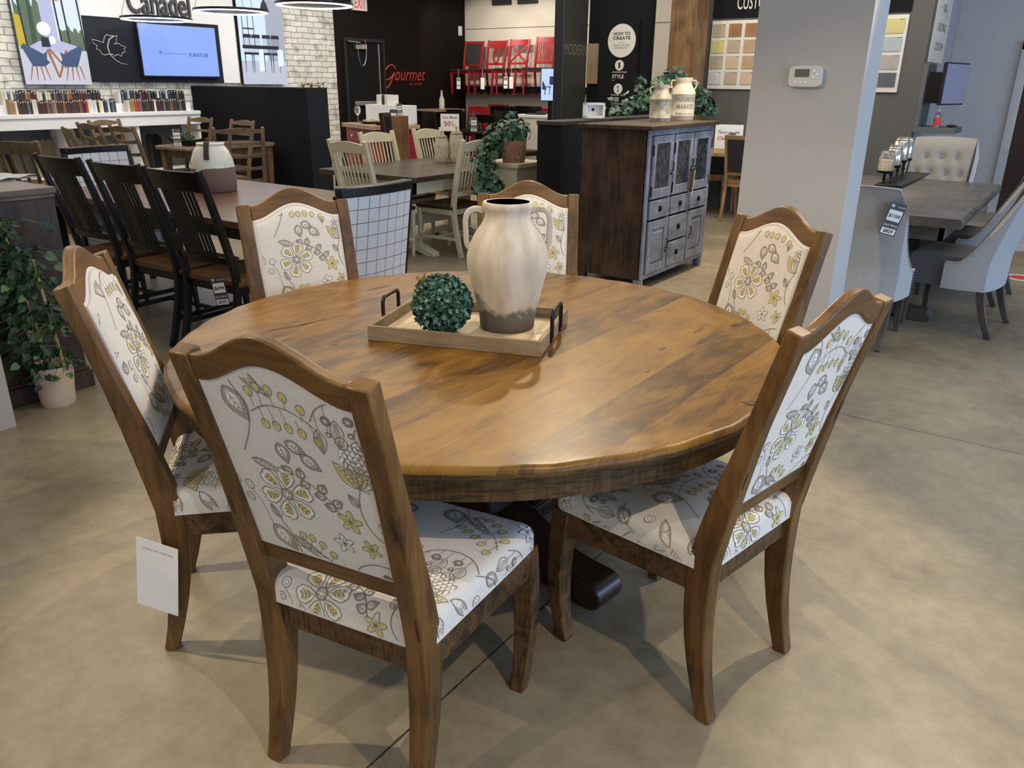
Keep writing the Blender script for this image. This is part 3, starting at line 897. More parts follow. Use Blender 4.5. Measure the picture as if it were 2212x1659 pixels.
def make_floral_chair(name, label, ox, oy, group):
    t = thing(name, label, 'chair', group=group)
    # two rear posts: leg and stile in one piece
    for s in (-1, 1):
        p = MB()
        pts, ws, ds = [], [], []
        for i in range(15):
            z = ZT * i / 14
            k = i / 14
            x = s * ((WB + (W2 - WB) * k) - PW / 2)
            pts.append((x, ycl(z) + .023 * 1, z)); ws.append(PW * (.84 + .20 * min(1, z / .35)) if z < .5 else PW * 1.02)
            ds.append(.038 + .030 * sin(pi * min(1, z / .84)) ** 1.3 if z < .84 else .038)
        p.strip(pts, ws, ds)
        for zc_, hl, dx in (((.76, .030, .006), (.50, .034, .012)) if s > 0 else ((.70, .026, -.008),)):
            x0 = s * (W2 - PW / 2) + dx; q = []
            for k in range(10):
                a = 2 * pi * k / 10; z = zc_ + hl * cos(a); dp = (.038 + .030 * sin(pi * min(1, z / .84)) ** 1.3 if z < .84 else .038)
                q.append((x0 + .0035 * sin(a), ycl(z) + .023 - dp / 2 - .0015, z))
            p.add(q, [tuple(range(10))], 1)
        p.build('back_post', ['chair_wood', 'knot'], t, .004)
    # crest rail
    c = MB()
    n = 28; hw = W2 - PW
    ang = atan2(YT, ZT - ZJ)
    vs, fs = [], []
    for i in range(n + 1):
        u = -1 + 2 * i / n; x = u * hw
        zt = ZT + crest(u) - .003; zb = ZT - .056 + crest(u) * .92
        for z, dy in ((zb, 0), (zt, .004), (zt, PD - .004), (zb, PD)):
            y = -YT * ((z - ZJ) / (ZT - ZJ)) ** 1.12 + dy + .004
            vs.append((x, y, z))
    for i in range(n):
        for j in range(4): fs.append((i * 4 + j, i * 4 + (j + 1) % 4, i * 4 + 4 + (j + 1) % 4, i * 4 + 4 + j))
    fs += [(0, 1, 2, 3), tuple(n * 4 + j for j in (3, 2, 1, 0))]
    c.add(vs, fs); c.build('crest_rail', 'chair_wood_x', t, .006, seg=3)
    zr = .602
    rl = MB(); yy = ycl(zr - .02) + .024
    rl.at((0, yy, zr - .022), rx=ang * .9).box((0, 0, 0), (2 * hw + .002, .026, .044)); rl.T = Matrix.Identity(4)
    rl.build('back_rail', 'chair_wood_x', t, .004)
    # upholstered back, flat behind, full in front with piping
    bp = MB()
    zlo = zr - .001

    def edge_top(u): return ZT - .054 + crest(u) * .92

    def bk(s, tt, front, lift=0):
        # s metres across, tt metres above zlo
        z = zlo + tt
        y0 = ycl(min(z, ZT)) if z <= ZT else -YT * ((z - ZJ) / (ZT - ZJ)) ** 1.12
        u = s / hw
        ht = edge_top(u) - zlo
        if front:
            e = min(1, (hw - abs(s)) / .045, tt / .045, (ht - tt) / .045); e = max(0, e)
            bulge = .016 * sqrt(max(0, 1 - (1 - e) ** 2)) + .010 * max(0, 1 - u * u) * max(0, sin(pi * min(1, max(0, tt / ht))))
            return (s, y0 + .036 + bulge + lift, z)
        e = min(1, (hw - abs(s)) / .03, tt / .03, (ht - tt) / .03); e = max(0, e)
        return (s, y0 + .011 - .003 * e - lift, z)
    for fr in (0, 1):
        def fn(u, v, fr=fr):
            uu = -1 + 2 * u; return bk(uu * (hw + .001), v * (edge_top(uu) - zlo + .002), fr)
        bp.grid(fn, 24, 26, 0, flip=bool(fr))
    # pattern both sides
    reg = ((-hw, hw, 0, .56), lambda s, tt: abs(s) < hw - .004 and .003 < tt < edge_top(max(-1, min(1, s / hw))) - zlo - .005)
    print_cloth(bp, reg, lambda s, tt, l: bk(s, tt, 0, l), ox, oy)
    reg2 = (reg[0], lambda s, tt: abs(s) < hw - .014 and .013 < tt < edge_top(max(-1, min(1, s / hw))) - zlo - .014)
    print_cloth(bp, reg2, lambda s, tt, l: bk(-s, tt, 1, l), ox + .03, oy + .06)
    bpo = bp.build('back_cushion', PRINT, t, smooth=60)
    pp = MB(); pts = []
    m_ = .0085
    for i in range(25):
        u = -1 + 2 * i / 24; s = u * (hw - m_); pts.append(bk(s, edge_top(u) - zlo - m_, 1, -.004))
    for i in range(1, 13):
        v = 1 - i / 12; pts.append(bk(hw - m_, m_ + v * (edge_top(1) - zlo - 2 * m_), 1, -.004))
    for i in range(1, 13): pts.append(bk(hw - m_ - 2 * (hw - m_) * i / 12, m_, 1, -.004))
    for i in range(1, 12): pts.append(bk(-hw + m_, m_ + i / 12 * (edge_top(-1) - zlo - 2 * m_), 1, -.004))
    pp.tube(pts, .0042, 6, closed=True); pp.build('piping', 'piping', bpo)
    # seat frame and front legs
    fr_ = MB()
    yb, yf, xb, xf = .012, .468, .205, .252
    zt_, zb_ = .435, .364
    fr_.box((0, yb + .012, (zt_ + zb_) / 2), (2 * xb - .05, .026, zt_ - zb_))
    fr_.box((0, yf - .012, (zt_ + zb_) / 2), (2 * xf - .07, .026, zt_ - zb_))
    for s in (-1, 1):
        fr_.strip([(s * (xb - .006), yb + .02, (zt_ + zb_) / 2), (s * (xf - .012), yf - .03, (zt_ + zb_) / 2)], .026, zt_ - zb_)
    fr_.build('seat_rail', 'saw_wood', t, .003)
    for s in (-1, 1):
        l = MB(); pts, ws = [], []
        for i in range(10):
            z = zt_ * (1 - i / 9); k = i / 9
            bow = .016 * sin(pi * min(1, k * 1.02)) ** 1 - .012 * k ** 3
            pts.append((s * (xf - .026 + bow * .35), yf - .026 + bow * .9 + .006 * k, z)); ws.append(.058 - .020 * k ** 1.4)
        l.strip(pts, ws, [w_ * .98 for w_ in ws]); l.build('leg', 'saw_wood', t, .004)
    # seat cushion
    sc = MB()
    zc, rr = .500, .030
    a_, b_ = .218, .470

    def cush(s, q, lift=0):
        """s across, q forward from the rear edge; beyond the edge it rolls over and down"""
        ih, iq0, iq1 = a_ - rr, rr - .004, b_ - rr
        cs = max(-ih, min(ih, s)); cq = max(iq0, min(iq1, q))
        ds, dq = s - cs, q - cq; e = hypot(ds, dq)
        r = rr + lift
        if e < 1e-9: dirx = diry = 0; e = 0
        else: dirx, diry = ds / e, dq / e
        if e < rr * pi / 2: ph = e / rr; off = r * sin(ph); z = zc - rr + r * cos(ph)
        else: off = r; z = zc - rr - (e - rr * pi / 2)
        crown = .016 * max(0, 1 - (cs / ih) ** 2) * max(0, 1 - ((cq - (iq0 + iq1) / 2) / ((iq1 - iq0) / 2)) ** 2)
        x = cs + dirx * off; y = cq + diry * off
        wsc = 1 + .16 * max(0, min(1, y / b_))
        return (x * wsc, y + .002, max(zt_ - .002, z + crown))
    eL = rr * pi / 2 + .038

    def fn(u, v):
        s = (-1 + 2 * u) * (a_ - rr + eL); q = (rr - .004 - eL) + v * (b_ - 2 * rr + .004 + 2 * eL)
        ih, iq0, iq1 = a_ - rr, rr - .004, b_ - rr
        cs = max(-ih, min(ih, s)); cq = max(iq0, min(iq1, q)); e = hypot(s - cs, q - cq)
        if e > eL: s = cs + (s - cs) * eL / e; q = cq + (q - cq) * eL / e
        return cush(s, q)
    sc.grid(fn, 46, 50)
    ih, iq0, iq1 = a_ - rr, rr - .004, b_ - rr

    def ins(s, q):
        cs = max(-ih, min(ih, s)); cq = max(iq0, min(iq1, q)); e = hypot(s - cs, q - cq)
        return e < eL - .006 and not (q < .03 and abs(s) > .16)
    print_cloth(sc, ((-a_ - .06, a_ + .06, -.06, b_ + .06), ins), lambda s, q, l: cush(s, q, l + .0004), -.165, -.225)
    sc.build('seat_cushion', PRINT, t, smooth=60)
    return t


def cw(x, y): return (x * cos(YAW) - y * sin(YAW), x * sin(YAW) + y * cos(YAW))


TC = cw(-.100, 2.433)
TR = .944
GC = 'floral dining chairs around the round table'
fc = {}
spec = {  # camera-frame pose, label
    'A': ((-.364, 1.404), -.452, 'brown wood floral chair seen from behind, nearest of all, its back covering the table edge'),
    'B': ((.625, 1.750), .769, 'floral chair at the right front of the round table, back post nearest the viewer'),
    'C': ((-.986, 2.049), -1.311, 'floral chair left of the round table with a white paper tag hanging from it'),
    'D': ((-.819, 3.114), 3.682, 'floral-backed chair behind the round table, beside the white plaid chair and black slat chairs'),
    'E': ((.061, 3.427), 3.122, 'floral-backed chair behind the round table, partly hidden by the tall clay vase'),
    'F': ((.838, 2.790), 2.026, 'floral-backed chair behind the round table, in front of the grey pillar'),
}
base = {}
for k, (p, a, lab) in spec.items():
    x, y = cw(*p)
    v = 'A' if k in 'ABC' else 'D'
    if v not in base:
        base[v] = make_floral_chair('dining_chair', lab, -.165 if v == 'A' else -.18, -.06 if v == 'A' else -.035, GC)
        fc[k] = base[v]; base[v].location = (x, y, 0); base[v].rotation_euler = (0, 0, a + YAW)
    else:
        fc[k] = dup(base[v], (x, y, 0), a + YAW, lab, GC)

rt = thing('round_table', 'large round honey-brown plank-topped dining table in the middle', 'table', (TC[0], TC[1], 0), radians(-1))
tp = MB()
prof = [(1e-4, TZ), (.2, TZ), (TR - .12, TZ), (TR - .05, TZ), (TR - .03, TZ)]
for i in range(9):
    a = pi / 2 * i / 8; prof.append((TR - .016 + .016 * sin(a), TZ - .016 + .016 * cos(a)))
for i in range(9):
    a = pi / 2 * i / 8; prof.append((TR - .020 + .020 * cos(a), TZ - .020 - .016 * sin(a)))
prof += [(TR - .06, TZ - .038), (1e-4, TZ - .038)]
tp.lathe(prof, 180)
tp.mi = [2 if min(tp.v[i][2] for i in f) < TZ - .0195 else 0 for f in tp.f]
# worn, slightly uneven rim
tp.v = [((x, y, z) if hypot(x, y) < TR - .05 else (lambda a, r, z: (r * cos(a), r * sin(a), z + .0012 * sin(a * 37) * (z > TZ - .03)))(atan2(y, x), hypot(x, y) + .0016 * sin(a_ := atan2(y, x) * 23) + .001 * sin(atan2(y, x) * 57), z)) for x, y, z in tp.v]
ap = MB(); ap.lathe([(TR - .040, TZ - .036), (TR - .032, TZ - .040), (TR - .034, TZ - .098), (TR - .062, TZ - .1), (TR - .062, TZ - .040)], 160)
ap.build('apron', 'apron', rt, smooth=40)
pdl = MB()
pdl.box((0, 0, .41), (.26, .26, .62)); pdl.box((0, 0, .705), (.7, .7, .03)); pdl.box((0, 0, .13), (.36, .36, .06)); pdl.box((0, 0, .66), (.34, .34, .05))
pdl.build('pedestal', 'espresso', rt, .012)
ft0 = G(1290, 1299, 0)
for k in range(4):
    f = MB().at((0, 0, 0), rz=radians(-7) + k * pi / 2)
    pr_ = [(.10, .02), (.10, .20), (.20, .185), (.34, .115), (.44, .10), (.50, .098)]
    for i in range(9):
        a = pi / 2 - pi * i / 8 * 1.0; pr_.append((.515 + .048 * cos(a), .050 + .048 * sin(a)))
    pr_ += [(.47, .0), (.44, .012), (.16, .012)]
    f.prism(pr_, .12, 0, 'XZ', -.06); f.T = Matrix.Identity(4)
    f.build('foot', 'espresso', rt, .006)
# worn knot and dents filled in the planks
kn = tp
for (px, py, L, w_, an, pt) in ((1528, 728, .20, .026, 88, 1), (1583, 699, .05, .02, 85, 1), (1505, 712, .09, .006, 88, 0), (1432, 751, .035, .010, 80, 0), (1565, 795, .13, .003, 90, 0), (1637, 868, .07, .03, 20, 1), (1403, 800, .03, .004, 86, 0), (1568, 868, .03, .005, 90, 0), (640, 706, .12, .008, 80, 0), (672, 698, .14, .007, 84, 0), (600, 712, .10, .006, 80, 0), (725, 746, .03, .006, 82, 0), (815, 622, .12, .010, 84, 0)):
    p = G(px, py, TZ); p = Vector((p.x - TC[0], p.y - TC[1]))
    n = 14; pl = []
    for i in range(n):
        a = 2 * pi * i / n; r_ = 1 + R.uniform(-.25, .25)
        x, y = L / 2 * cos(a) * r_, w_ / 2 * sin(a) * r_; an_ = radians(an)
        pl.append((p.x + x * cos(an_) - y * sin(an_), p.y + x * sin(an_) + y * cos(an_), TZ + .0006))
    kn.add(pl, [tuple(range(n))], 1)
tp.build('table_top', ['top', 'knot', 'apron'], rt, smooth=50)

# white paper tag on the left chair
tg = thing('paper_tag', 'blank white paper tag with handwriting on a wire, hanging from the left floral chair', 'tag')
x, y = cw(*spec['C'][0]); aC = spec['C'][1] + YAW
Pc = Matrix.Translation((x, y, 0)) @ Matrix.Rotation(aC, 4, 'Z')
tc_ = G(338, 1246, .335)
p0 = Vector(Pc @ Vector((W2 + .004, -.06, .46)))
ctr = PX(340, 1246, p0.x + .015)
dn = Vector((cos(YAW - .02), sin(YAW - .02), 0))
tg.location = (ctr.x, ctr.y, ctr.z); tg.rotation_euler = (0, 0, YAW - .25)
cd = MB().at((0, 0, 0), ry=radians(9)); dd_ = (ctr - Vector((0, 0, EYE))).length
wpx = 92 * dd_ / FPX * .985; hpx = 153 * dd_ / FPX * 1.03
cd.box((0, 0, 0), (wpx, .0009, hpx)); cd.build('card', 'paper', tg)
wr = MB().at((0, 0, 0), ry=radians(9)); letter(wr, 'CNN-0-35A LX03-DR', -wpx * .34, hpx * .36, wpx * .72, .0055, -.0008); wr.build('lettering', 'ink_grey', tg)
wi = MB(); lp = Matrix.Translation(tg.location) @ Matrix.Rotation(YAW - .25, 4, 'Z')
inv = lp.inverted()
q0 = inv @ PX(349, 1160, p0.x + .01); q1 = inv @ PX(388, 1112, p0.x + .01)
wi.tube([(.018, -.001, hpx * .44), q0, (q0 + q1) / 2 + Vector((.006, 0, 0)), q1], .0007, 5)
wi.build('wire', 'steel', tg)

# tray with vase and boxwood ball
ta = radians(-15.5) + YAW
tf = Vector((*cw(-.452, 2.364), 0)); tfr = Vector((*cw(.083, 2.216), 0))
TW = (tfr - tf).length; ex = (tfr - tf).normalized(); ey = Vector((-ex.y, ex.x, 0)); TD = .385
tctr = tf + ex * TW / 2 + ey * TD / 2
ta = atan2(ex.y, ex.x)
ty = thing('serving_tray', 'pale oak tray with black metal handles on the round table', 'tray', (tctr.x, tctr.y, TZ + .0005), ta)
m_ = MB(); hT = .047; th = .013
for s in (-1, 1):
    m_.box((0, s * (TD / 2 - th / 2), hT / 2), (TW, th, hT)); m_.box((s * (TW / 2 - th / 2), 0, hT / 2), (th, TD - 2 * th, hT))
m_.build('tray_frame', 'tray', ty, .0012)
m_ = MB(); m_.box((0, 0, .007), (TW - 2 * th, TD - 2 * th, .008)); m_.build('tray_base', 'tray_in', ty)
for s in (-1, 1):
    h = MB(); X = s * (TW / 2 + .004); a, b = .062, .104
    pts = [(X, -a, .020), (X, -a, b - .02)] + [(X, -a + .02 - .02 * cos(pi / 2 * i / 4), b - .02 + .02 * sin(pi / 2 * i / 4)) for i in range(1, 5)]
    pts += [(X, -p[1], p[2]) for p in reversed(pts)]
    h.tube(pts, .0065, 10)
    for q in (-a, a): h.box((s * (TW / 2 + .002), q, .020), (.008, .018, .026))
    h.build('handle', 'metal_black', ty, smooth=50)

VB = cw(-.018, 2.492)
vs_ = thing('clay_vase', 'tall cream clay vase with two handles and blackened base on the tray', 'vase', (VB[0], VB[1], TZ + .012), YAW + .06)
hv = .402
pf = [(1e-4, 0), (.082, .0), (.088, .006), (.092, .05), (.104, .10), (.120, .16), (.1285, .205), (.1295, .235), (.122, .27), (.104, .305), (.083, .335), (.0735, .355), (.0725, .370), (.077, .380), (.080, .388)]
pf += [(.0805, .396), (.077, .402), (.068, .402), (.064, .396), (.063, .38), (.066, .35), (.09, .30), (.11, .22), (1e-4, .02)]
pf2 = []
for a, b in zip(pf[:14], pf[1:15]):
    for i in range(3): pf2.append((a[0] + (b[0] - a[0]) * i / 3, a[1] + (b[1] - a[1]) * i / 3))
vb = MB(); vb.lathe(pf[:18], 56, 0); vb.lathe(pf[17:], 56, 1)
vb.build('vase_body', ['vase', 'vase_in'], vs_, smooth=50)
for s in (-1, 1):
    h = MB()
    pts = [(s * .072, 0, .372), (s * .10, 0, .380), (s * .123, 0, .370), (s * .132, 0, .345), (s * .131, 0, .31), (s * .129, 0, .275), (s * .118, 0, .255)]
    q = []
    P_ = [Vector(p) for p in [pts[0]] + pts + [pts[-1]]]
    for i in range(1, len(P_) - 2):
        for kk in range(5):
            t_ = kk / 5; a, b, c, d = P_[i - 1:i + 3]
            q.append(.5 * ((2 * b) + (c - a) * t_ + (2 * a - 5 * b + 4 * c - d) * t_ * t_ + (3 * b - a - 3 * c + d) * t_ ** 3))
    h.strip(q, .024, .017, (0, 1, 0)); h.build('handle', 'vase', vs_, .006, seg=3)

BB = cw(-.222, 2.415)
bx = thing('boxwood_ball', 'round artificial boxwood ball of small green leaves on the tray', 'plant', (BB[0], BB[1], TZ + .012), 0)
co = MB(); co.ball((0, 0, .092), .078, 20); co.build('core', 'soil', bx)


def scatter_leaves(mb, pts, size, mats=(0, 1), cup=.25, aspect=.6, tip=True):
    for p, nrm in pts:
        n_ = Vector(nrm).normalized(); t_ = n_.orthogonal().normalized()
        t_ = Matrix.Rotation(R.uniform(0, 2 * pi), 3, n_) @ t_
        d = (t_ + n_ * R.uniform(.3, 1.3)).normalized(); sd = d.cross(n_)
        if sd.length < .1: continue
        sd.normalize(); up = sd.cross(d)
        L = size * R.uniform(.7, 1.25); w_ = L * aspect / 2; p = Vector(p)
        v = [p, p + d * L * .35 + sd * w_ + up * L * cup * .3, p + d * L * .75 + sd * w_ * .9 + up * L * cup * .35, p + d * L, p + d * L * .75 - sd * w_ * .9 + up * L * cup * .35, p + d * L * .35 - sd * w_ + up * L * cup * .3, p + d * L * .55]
        mb.add([tuple(a) for a in v], [(0, 6, 1), (1, 6, 2), (2, 6, 3), (3, 6, 4), (4, 6, 5), (5, 6, 0)], R.choice(mats))


def sph(n, r, c):
    o = []
    for _ in range(n):
        z = R.uniform(-.98, 1); a = R.uniform(0, 2 * pi); q = sqrt(1 - z * z); d = Vector((q * cos(a), q * sin(a), z)); rr_ = r * R.uniform(.86, 1.0)
        o.append((Vector(c) + d * rr_, d))
    return o


lv = MB(); scatter_leaves(lv, sph(2600, .086, (0, 0, .094)), .019, (0, 0, 0, 1))
lv.v = [(a, b, max(c, .001)) for a, b, c in lv.v]
lv.build('foliage', ['box_leaf', 'box_leaf2'], bx, smooth=0)
dl = MB(); scatter_leaves(dl, [(Vector((-.072, .02, .10)) + Vector((R.uniform(-.02, .01), R.uniform(-.04, .04), R.uniform(-.06, .07))), (-1, R.uniform(-.6, .6), R.uniform(-.3, .6))) for _ in range(70)], .022, (0,))
M['dry_leaf'] = plain('yellowed_leaf', (.30, .22, .09), .6, var=.4, scale=30)
dl.build('faded_leaves', 'dry_leaf', bx, smooth=0, label='yellowed leaves on the far side')


# ------------------------------------------------------------------ the showroom shell
def dep(p): return (RZ @ _f).dot(Vector(p) - Vector((0, 0, EYE)))


def pxm(n, p): return n * dep(p) / FPX


def wall(name, lo, hi, mat, **kw):
    m = MB(); m.bb(lo, hi); return struct(m.build(name, mat, smooth=0, **kw))


XL = -10.6
YB = PX(1003, 100, XL).y
HC = 3.5
fl = MB(); fl.bb((-12, -6, -.1), (8, 15, 0)); jp = G(960, 1506)
j2 = G(2000, 935)
struct(fl.build('floor', [floor_mat([jp.x, jp.x - 3.66, jp.x + 3.66, jp.x - 7.32], [j2.y, j2.y + 3.66, j2.y - 3.66, j2.y + 7.3])]))
wall('ceiling', (-12, -6, HC), (8, 15, HC + .1), 'ceil')
yk = PX(717, 0, XL).y
wall('wall_left', (XL - .2, -6, 0), (XL, yk, HC), 'brick')
wall('wall_left_black', (XL - .2, yk, 0), (XL + .02, YB + .2, HC), 'brown_black_wall')
xr0 = -3.9
wall('wall_back', (XL, YB, 0), (xr0 + 2, YB + .2, HC), 'beige_wall')
YG = 10.3
xg0 = PY(1512, 100, YG).x; xg1 = PY(1976, 250, YG).x
wall('wall_right_dark', (xg0, YG, 0), (xg1, YG + .15, HC), 'darkgrey_wall')
YR = PX(2052, 150, xg1).y
YR = min(YR, 14.0)
wall('wall_return', (xg1 - .15, YG + .15, 0), (xg1, YR, HC), 'blue_wall')
wall('wall_right', (xg1, YR, 0), (8, YR + .2, HC), 'blue_wall')
wall('wall_front', (-12, -6.2, 0), (8, -6, HC), 'beige_wall')
# window wall: sill, header and mullions with glass (daylight comes from here)
wall('wall_east_sill', (7.0, -6, 0), (7.15, 15, .25), 'beige_wall'); wall('wall_east_header', (7.0, -6, 3.2), (7.15, 15, HC), 'beige_wall')
for i in range(9):
    wall('trim_%d' % (i + 1), (6.98, -6 + i * 2.45, .25), (7.15, -5.9 + i * 2.45, 3.2), 'metal_black')

# long line (shadow gap) on the back wall and on the return
a = PY(1007, 64, YB); wall('trim_20', (a.x, YB - .006, a.z), (xr0, YB, a.z + .012), 'ink_grey')
cb_ = wall('baseboard_back', (XL, YB - .015, 0), (xr0, YB, .1), 'black_wall')

# --- brand wall: white panel, black panel, lit pictures, screen, leaf
A0 = PX(178, 100, XL).y; A1 = PX(515, 180, XL).y; zP = PX(300, 178, XL).z
A1b = PX(477, 178, XL).y; zPt = PX(178, 34, XL).z
wp = thing('wall_panel', 'white painted feature panel with large dark brand lettering, left end of shop', 'wall panel', (XL + .03, (A0 + A1) / 2, 0), pi / 2)
hw_ = (A1 - A0) / 2
m_ = MB(); m_.bb((-hw_, -.02, zP), (hw_, .028, HC - .01)); m_.build('panel', 'white', wp)
tx0 = PX(277, 28, XL + .06); tx1 = PX(411, 33, XL + .06)
m_ = MB()
vs__, fs__ = text_mesh('Canadel', (tx1.y - tx0.y), .30, bold=.012)
m_.add([(x + tx0.y - wp.location.y, -.055, z + tx0.z) for x, y, z in vs__], fs__); m_.add([(x + tx0.y - wp.location.y, -.022, z + tx0.z) for x, y, z in vs__], fs__)
m_.build('lettering', 'tag_grey', wp, smooth=0)
bp_ = thing('leaf_emblem_panel', 'black panel with a white maple-leaf outline beside the wall screen', 'wall panel', (XL + .065, (A0 + A1b) / 2, 0), pi / 2)
hb = (A1b - A0) / 2
m_ = MB(); m_.bb((-hb, -.015, zP), (hb, .014, zPt)); m_.build('panel', 'navy_black', bp_)
# leaf outline
lf0 = PX(207, 137, XL + .08); lf1 = PX(268, 77, XL + .08); lw, lh = lf1.y - lf0.y, lf1.z - lf0.z
outl = [(0, .82), (.17, .78), (.32, .72), (.38, .92), (.45, 1), (.58, .97), (.78, .97), (.72, .83), (.75, .78), (.62, .68), (.80, .72), (.85, .66), (1, .60), (.93, .53), (.95, .44), (.85, .38), (.82, .27), (.72, .34), (.60, .27), (.56, .33), (.42, .33), (.30, .30), (.22, .34), (.20, .44), (.08, .50), (.12, .62), (.03, .68)]
m_ = MB(); pts = [(lf0.y - bp_.location.y + x * lw, -.019, lf0.z + z * lh) for x, z in outl]; m_.tube(pts, .004, 4, closed=True)
st_ = [(.66, .97), (.50, .85), (.42, .6), (.45, .35), (.6, .14), (.78, .02), (.95, 0)]
for dx in (0, .035): m_.tube([(lf0.y - bp_.location.y + (x + dx * (1 - i / 7)) * lw, -.019, lf0.z + z * lh) for i, (x, z) in enumerate(st_)], .003, 4)
m_.build('maple_leaf_emblem', 'offwhite', bp_)
t0 = PX(313, 163, XL + .14); t1 = PX(462, 61, XL + .14)
tv = thing('wall_screen', 'flat screen glowing blue with the word FURNITURE, on the black wall panel', 'television', (XL + .10, (t0.y + t1.y) / 2, (t0.z + t1.z) / 2), pi / 2)
tw, th_ = (PX(470, 165, XL + .14).y - PX(306, 162, XL + .14).y) / 2, (t1.z - t0.z) / 2
m_ = MB(); m_.bb((-tw - .01, -.04, -th_ - .02), (tw + .01, .018, th_ + .012)); m_.build('bezel', 'screen_dark', tv, .004)
m_ = MB(); m_.bb((-tw + .004, -.0425, -th_), (tw - .004, -.041, th_)); m_.build('screen', 'screen_blue', tv, smooth=0)
m_ = MB(); letter(m_, 'FURNITURE', tw * .22, -th_ * .22, tw * .52, .05, -.044); m_.bb((-tw * .42, -.0445, -th_ * .12), (tw * .18, -.0435, -th_ * .12 + .004)); letter(m_, '*', -tw * .56, -th_ * .16, .05, .05, -.044); m_.build('lettering', 'ink_black', tv, smooth=0)


def picture(name, label, px0, px1, zlo, zhi, fill):
    y0, y1 = px0, px1
    r = thing(name, label, 'picture', (XL + .06, (y0 + y1) / 2, (zlo + zhi) / 2), pi / 2)
    w, h = (y1 - y0) / 2, (zhi - zlo) / 2
    m = MB(); m.bb((-w, -.03, -h), (w, .028, h)); m.build('frame', 'screen_dark', r)
    m = MB(); mats = ['poster_light']
    m.bb((-w + .012, -.034, -h + .012), (w - .012, -.031, h - .012), 0)
    def P(poly, k, lay=1): m.add([(-w + x * 2 * w, -.0345 - .0004 * lay, -h + z * 2 * h) for x, z in poly], [tuple(range(len(poly)))], k)
    mats = fill(P)
    m.build('image', ['poster_light'] + mats, r, smooth=0)
    return r


def em(n, c, s=.75):
    if n not in M: M[n] = emis(n, c, s)
    return n


def fillA(P):
    mats = [em('p_sky', (.75, .87, 1)), em('p_green', (.16, .24, .16), .5), em('p_dark', (.03, .03, .05), .5), em('p_blue', (.07, .12, .26), .6), em('p_wood', (.45, .22, .14), .6), em('p_floor', (.62, .62, .72), .8), em('p_yel', (.7, .55, .05), .6), em('p_lilac', (.55, .58, .85), .7), em('p_white', (.85, .88, .85), .9)]
    z = lambda y: (y - .0)
    P([(0, 0), (1, 0), (1, .27), (0, .27)], 6, 0)
    P([(0, .25), (1, .25), (1, 1), (0, 1)], 1, 0)
    for x0, x1, h in ((.02, .42, .62), (.62, .98, .45)):
        n = 12; pl = [(x0, .25)] + [(x0 + (x1 - x0) * i / n, h - .05 + R.uniform(-.03, .05)) for i in range(n + 1)] + [(x1, .25)]; P(pl, 2, 1)
    P([(.20, .25), (.28, .25), (.27, .85), (.23, .85)], 2, 1)
    P([(0, .27), (.12, .25), (.1, .48), (0, .5)], 7, 2)
    for x in (.08, .60, .72, .95): P([(x + .03, .25), (x + .055, .25), (x, 1), (x - .03, 1)], 3, 2)
    P([(.40, .25), (.60, .25), (.56, 1), (.36, 1)], 8, 2)
    P([(.15, .27), (.30, .31), (.60, .32), (.88, .28), (.86, .262), (.5, .235), (.2, .25)], 8, 3)
    for a, b in (((.38, .25), (.50, .05)), ((.66, .25), (.50, .05)), ((.40, .26), (.62, .12))): P([(a[0], a[1]), (a[0] + .05, a[1]), (b[0] + .03, b[1]), (b[0], b[1])], 5, 4)
    for x0, f in ((.03, 1), (.56, -1)):
        ch = [(0, .27), (.04, .29), (.30, .22), (.36, .24), (.34, .18), (.38, .16), (.30, .13), (.12, .13)]
        if f < 0: ch = [(.38 - x, y) for x, y in ch]
        P([(x0 + x, y) for x, y in ch], 4, 5)
        for lx, dx in ((.10, -.05), (.16, -.01), (.28, .06), (.22, .03)): P([(x0 + lx, .135), (x0 + lx + .025, .135), (x0 + lx + dx + .012, .03), (x0 + lx + dx, .03)], 5, 4)
    P([(.33, .27), (.46, .27), (.45, .34), (.34, .34)], 3, 6)
    P([(.40 + .10 * cos(a * pi / 6), .40 + .05 * sin(a * pi / 6)) for a in range(12)], 9, 7)
    P([(.50 + .05 * cos(a * pi / 6), .32 + .03 * sin(a * pi / 6)) for a in range(12)], 9, 7)
    P([(.2, .62), (.68, .6), (.68, .61), (.2, .635)], 5, 7)
    return mats


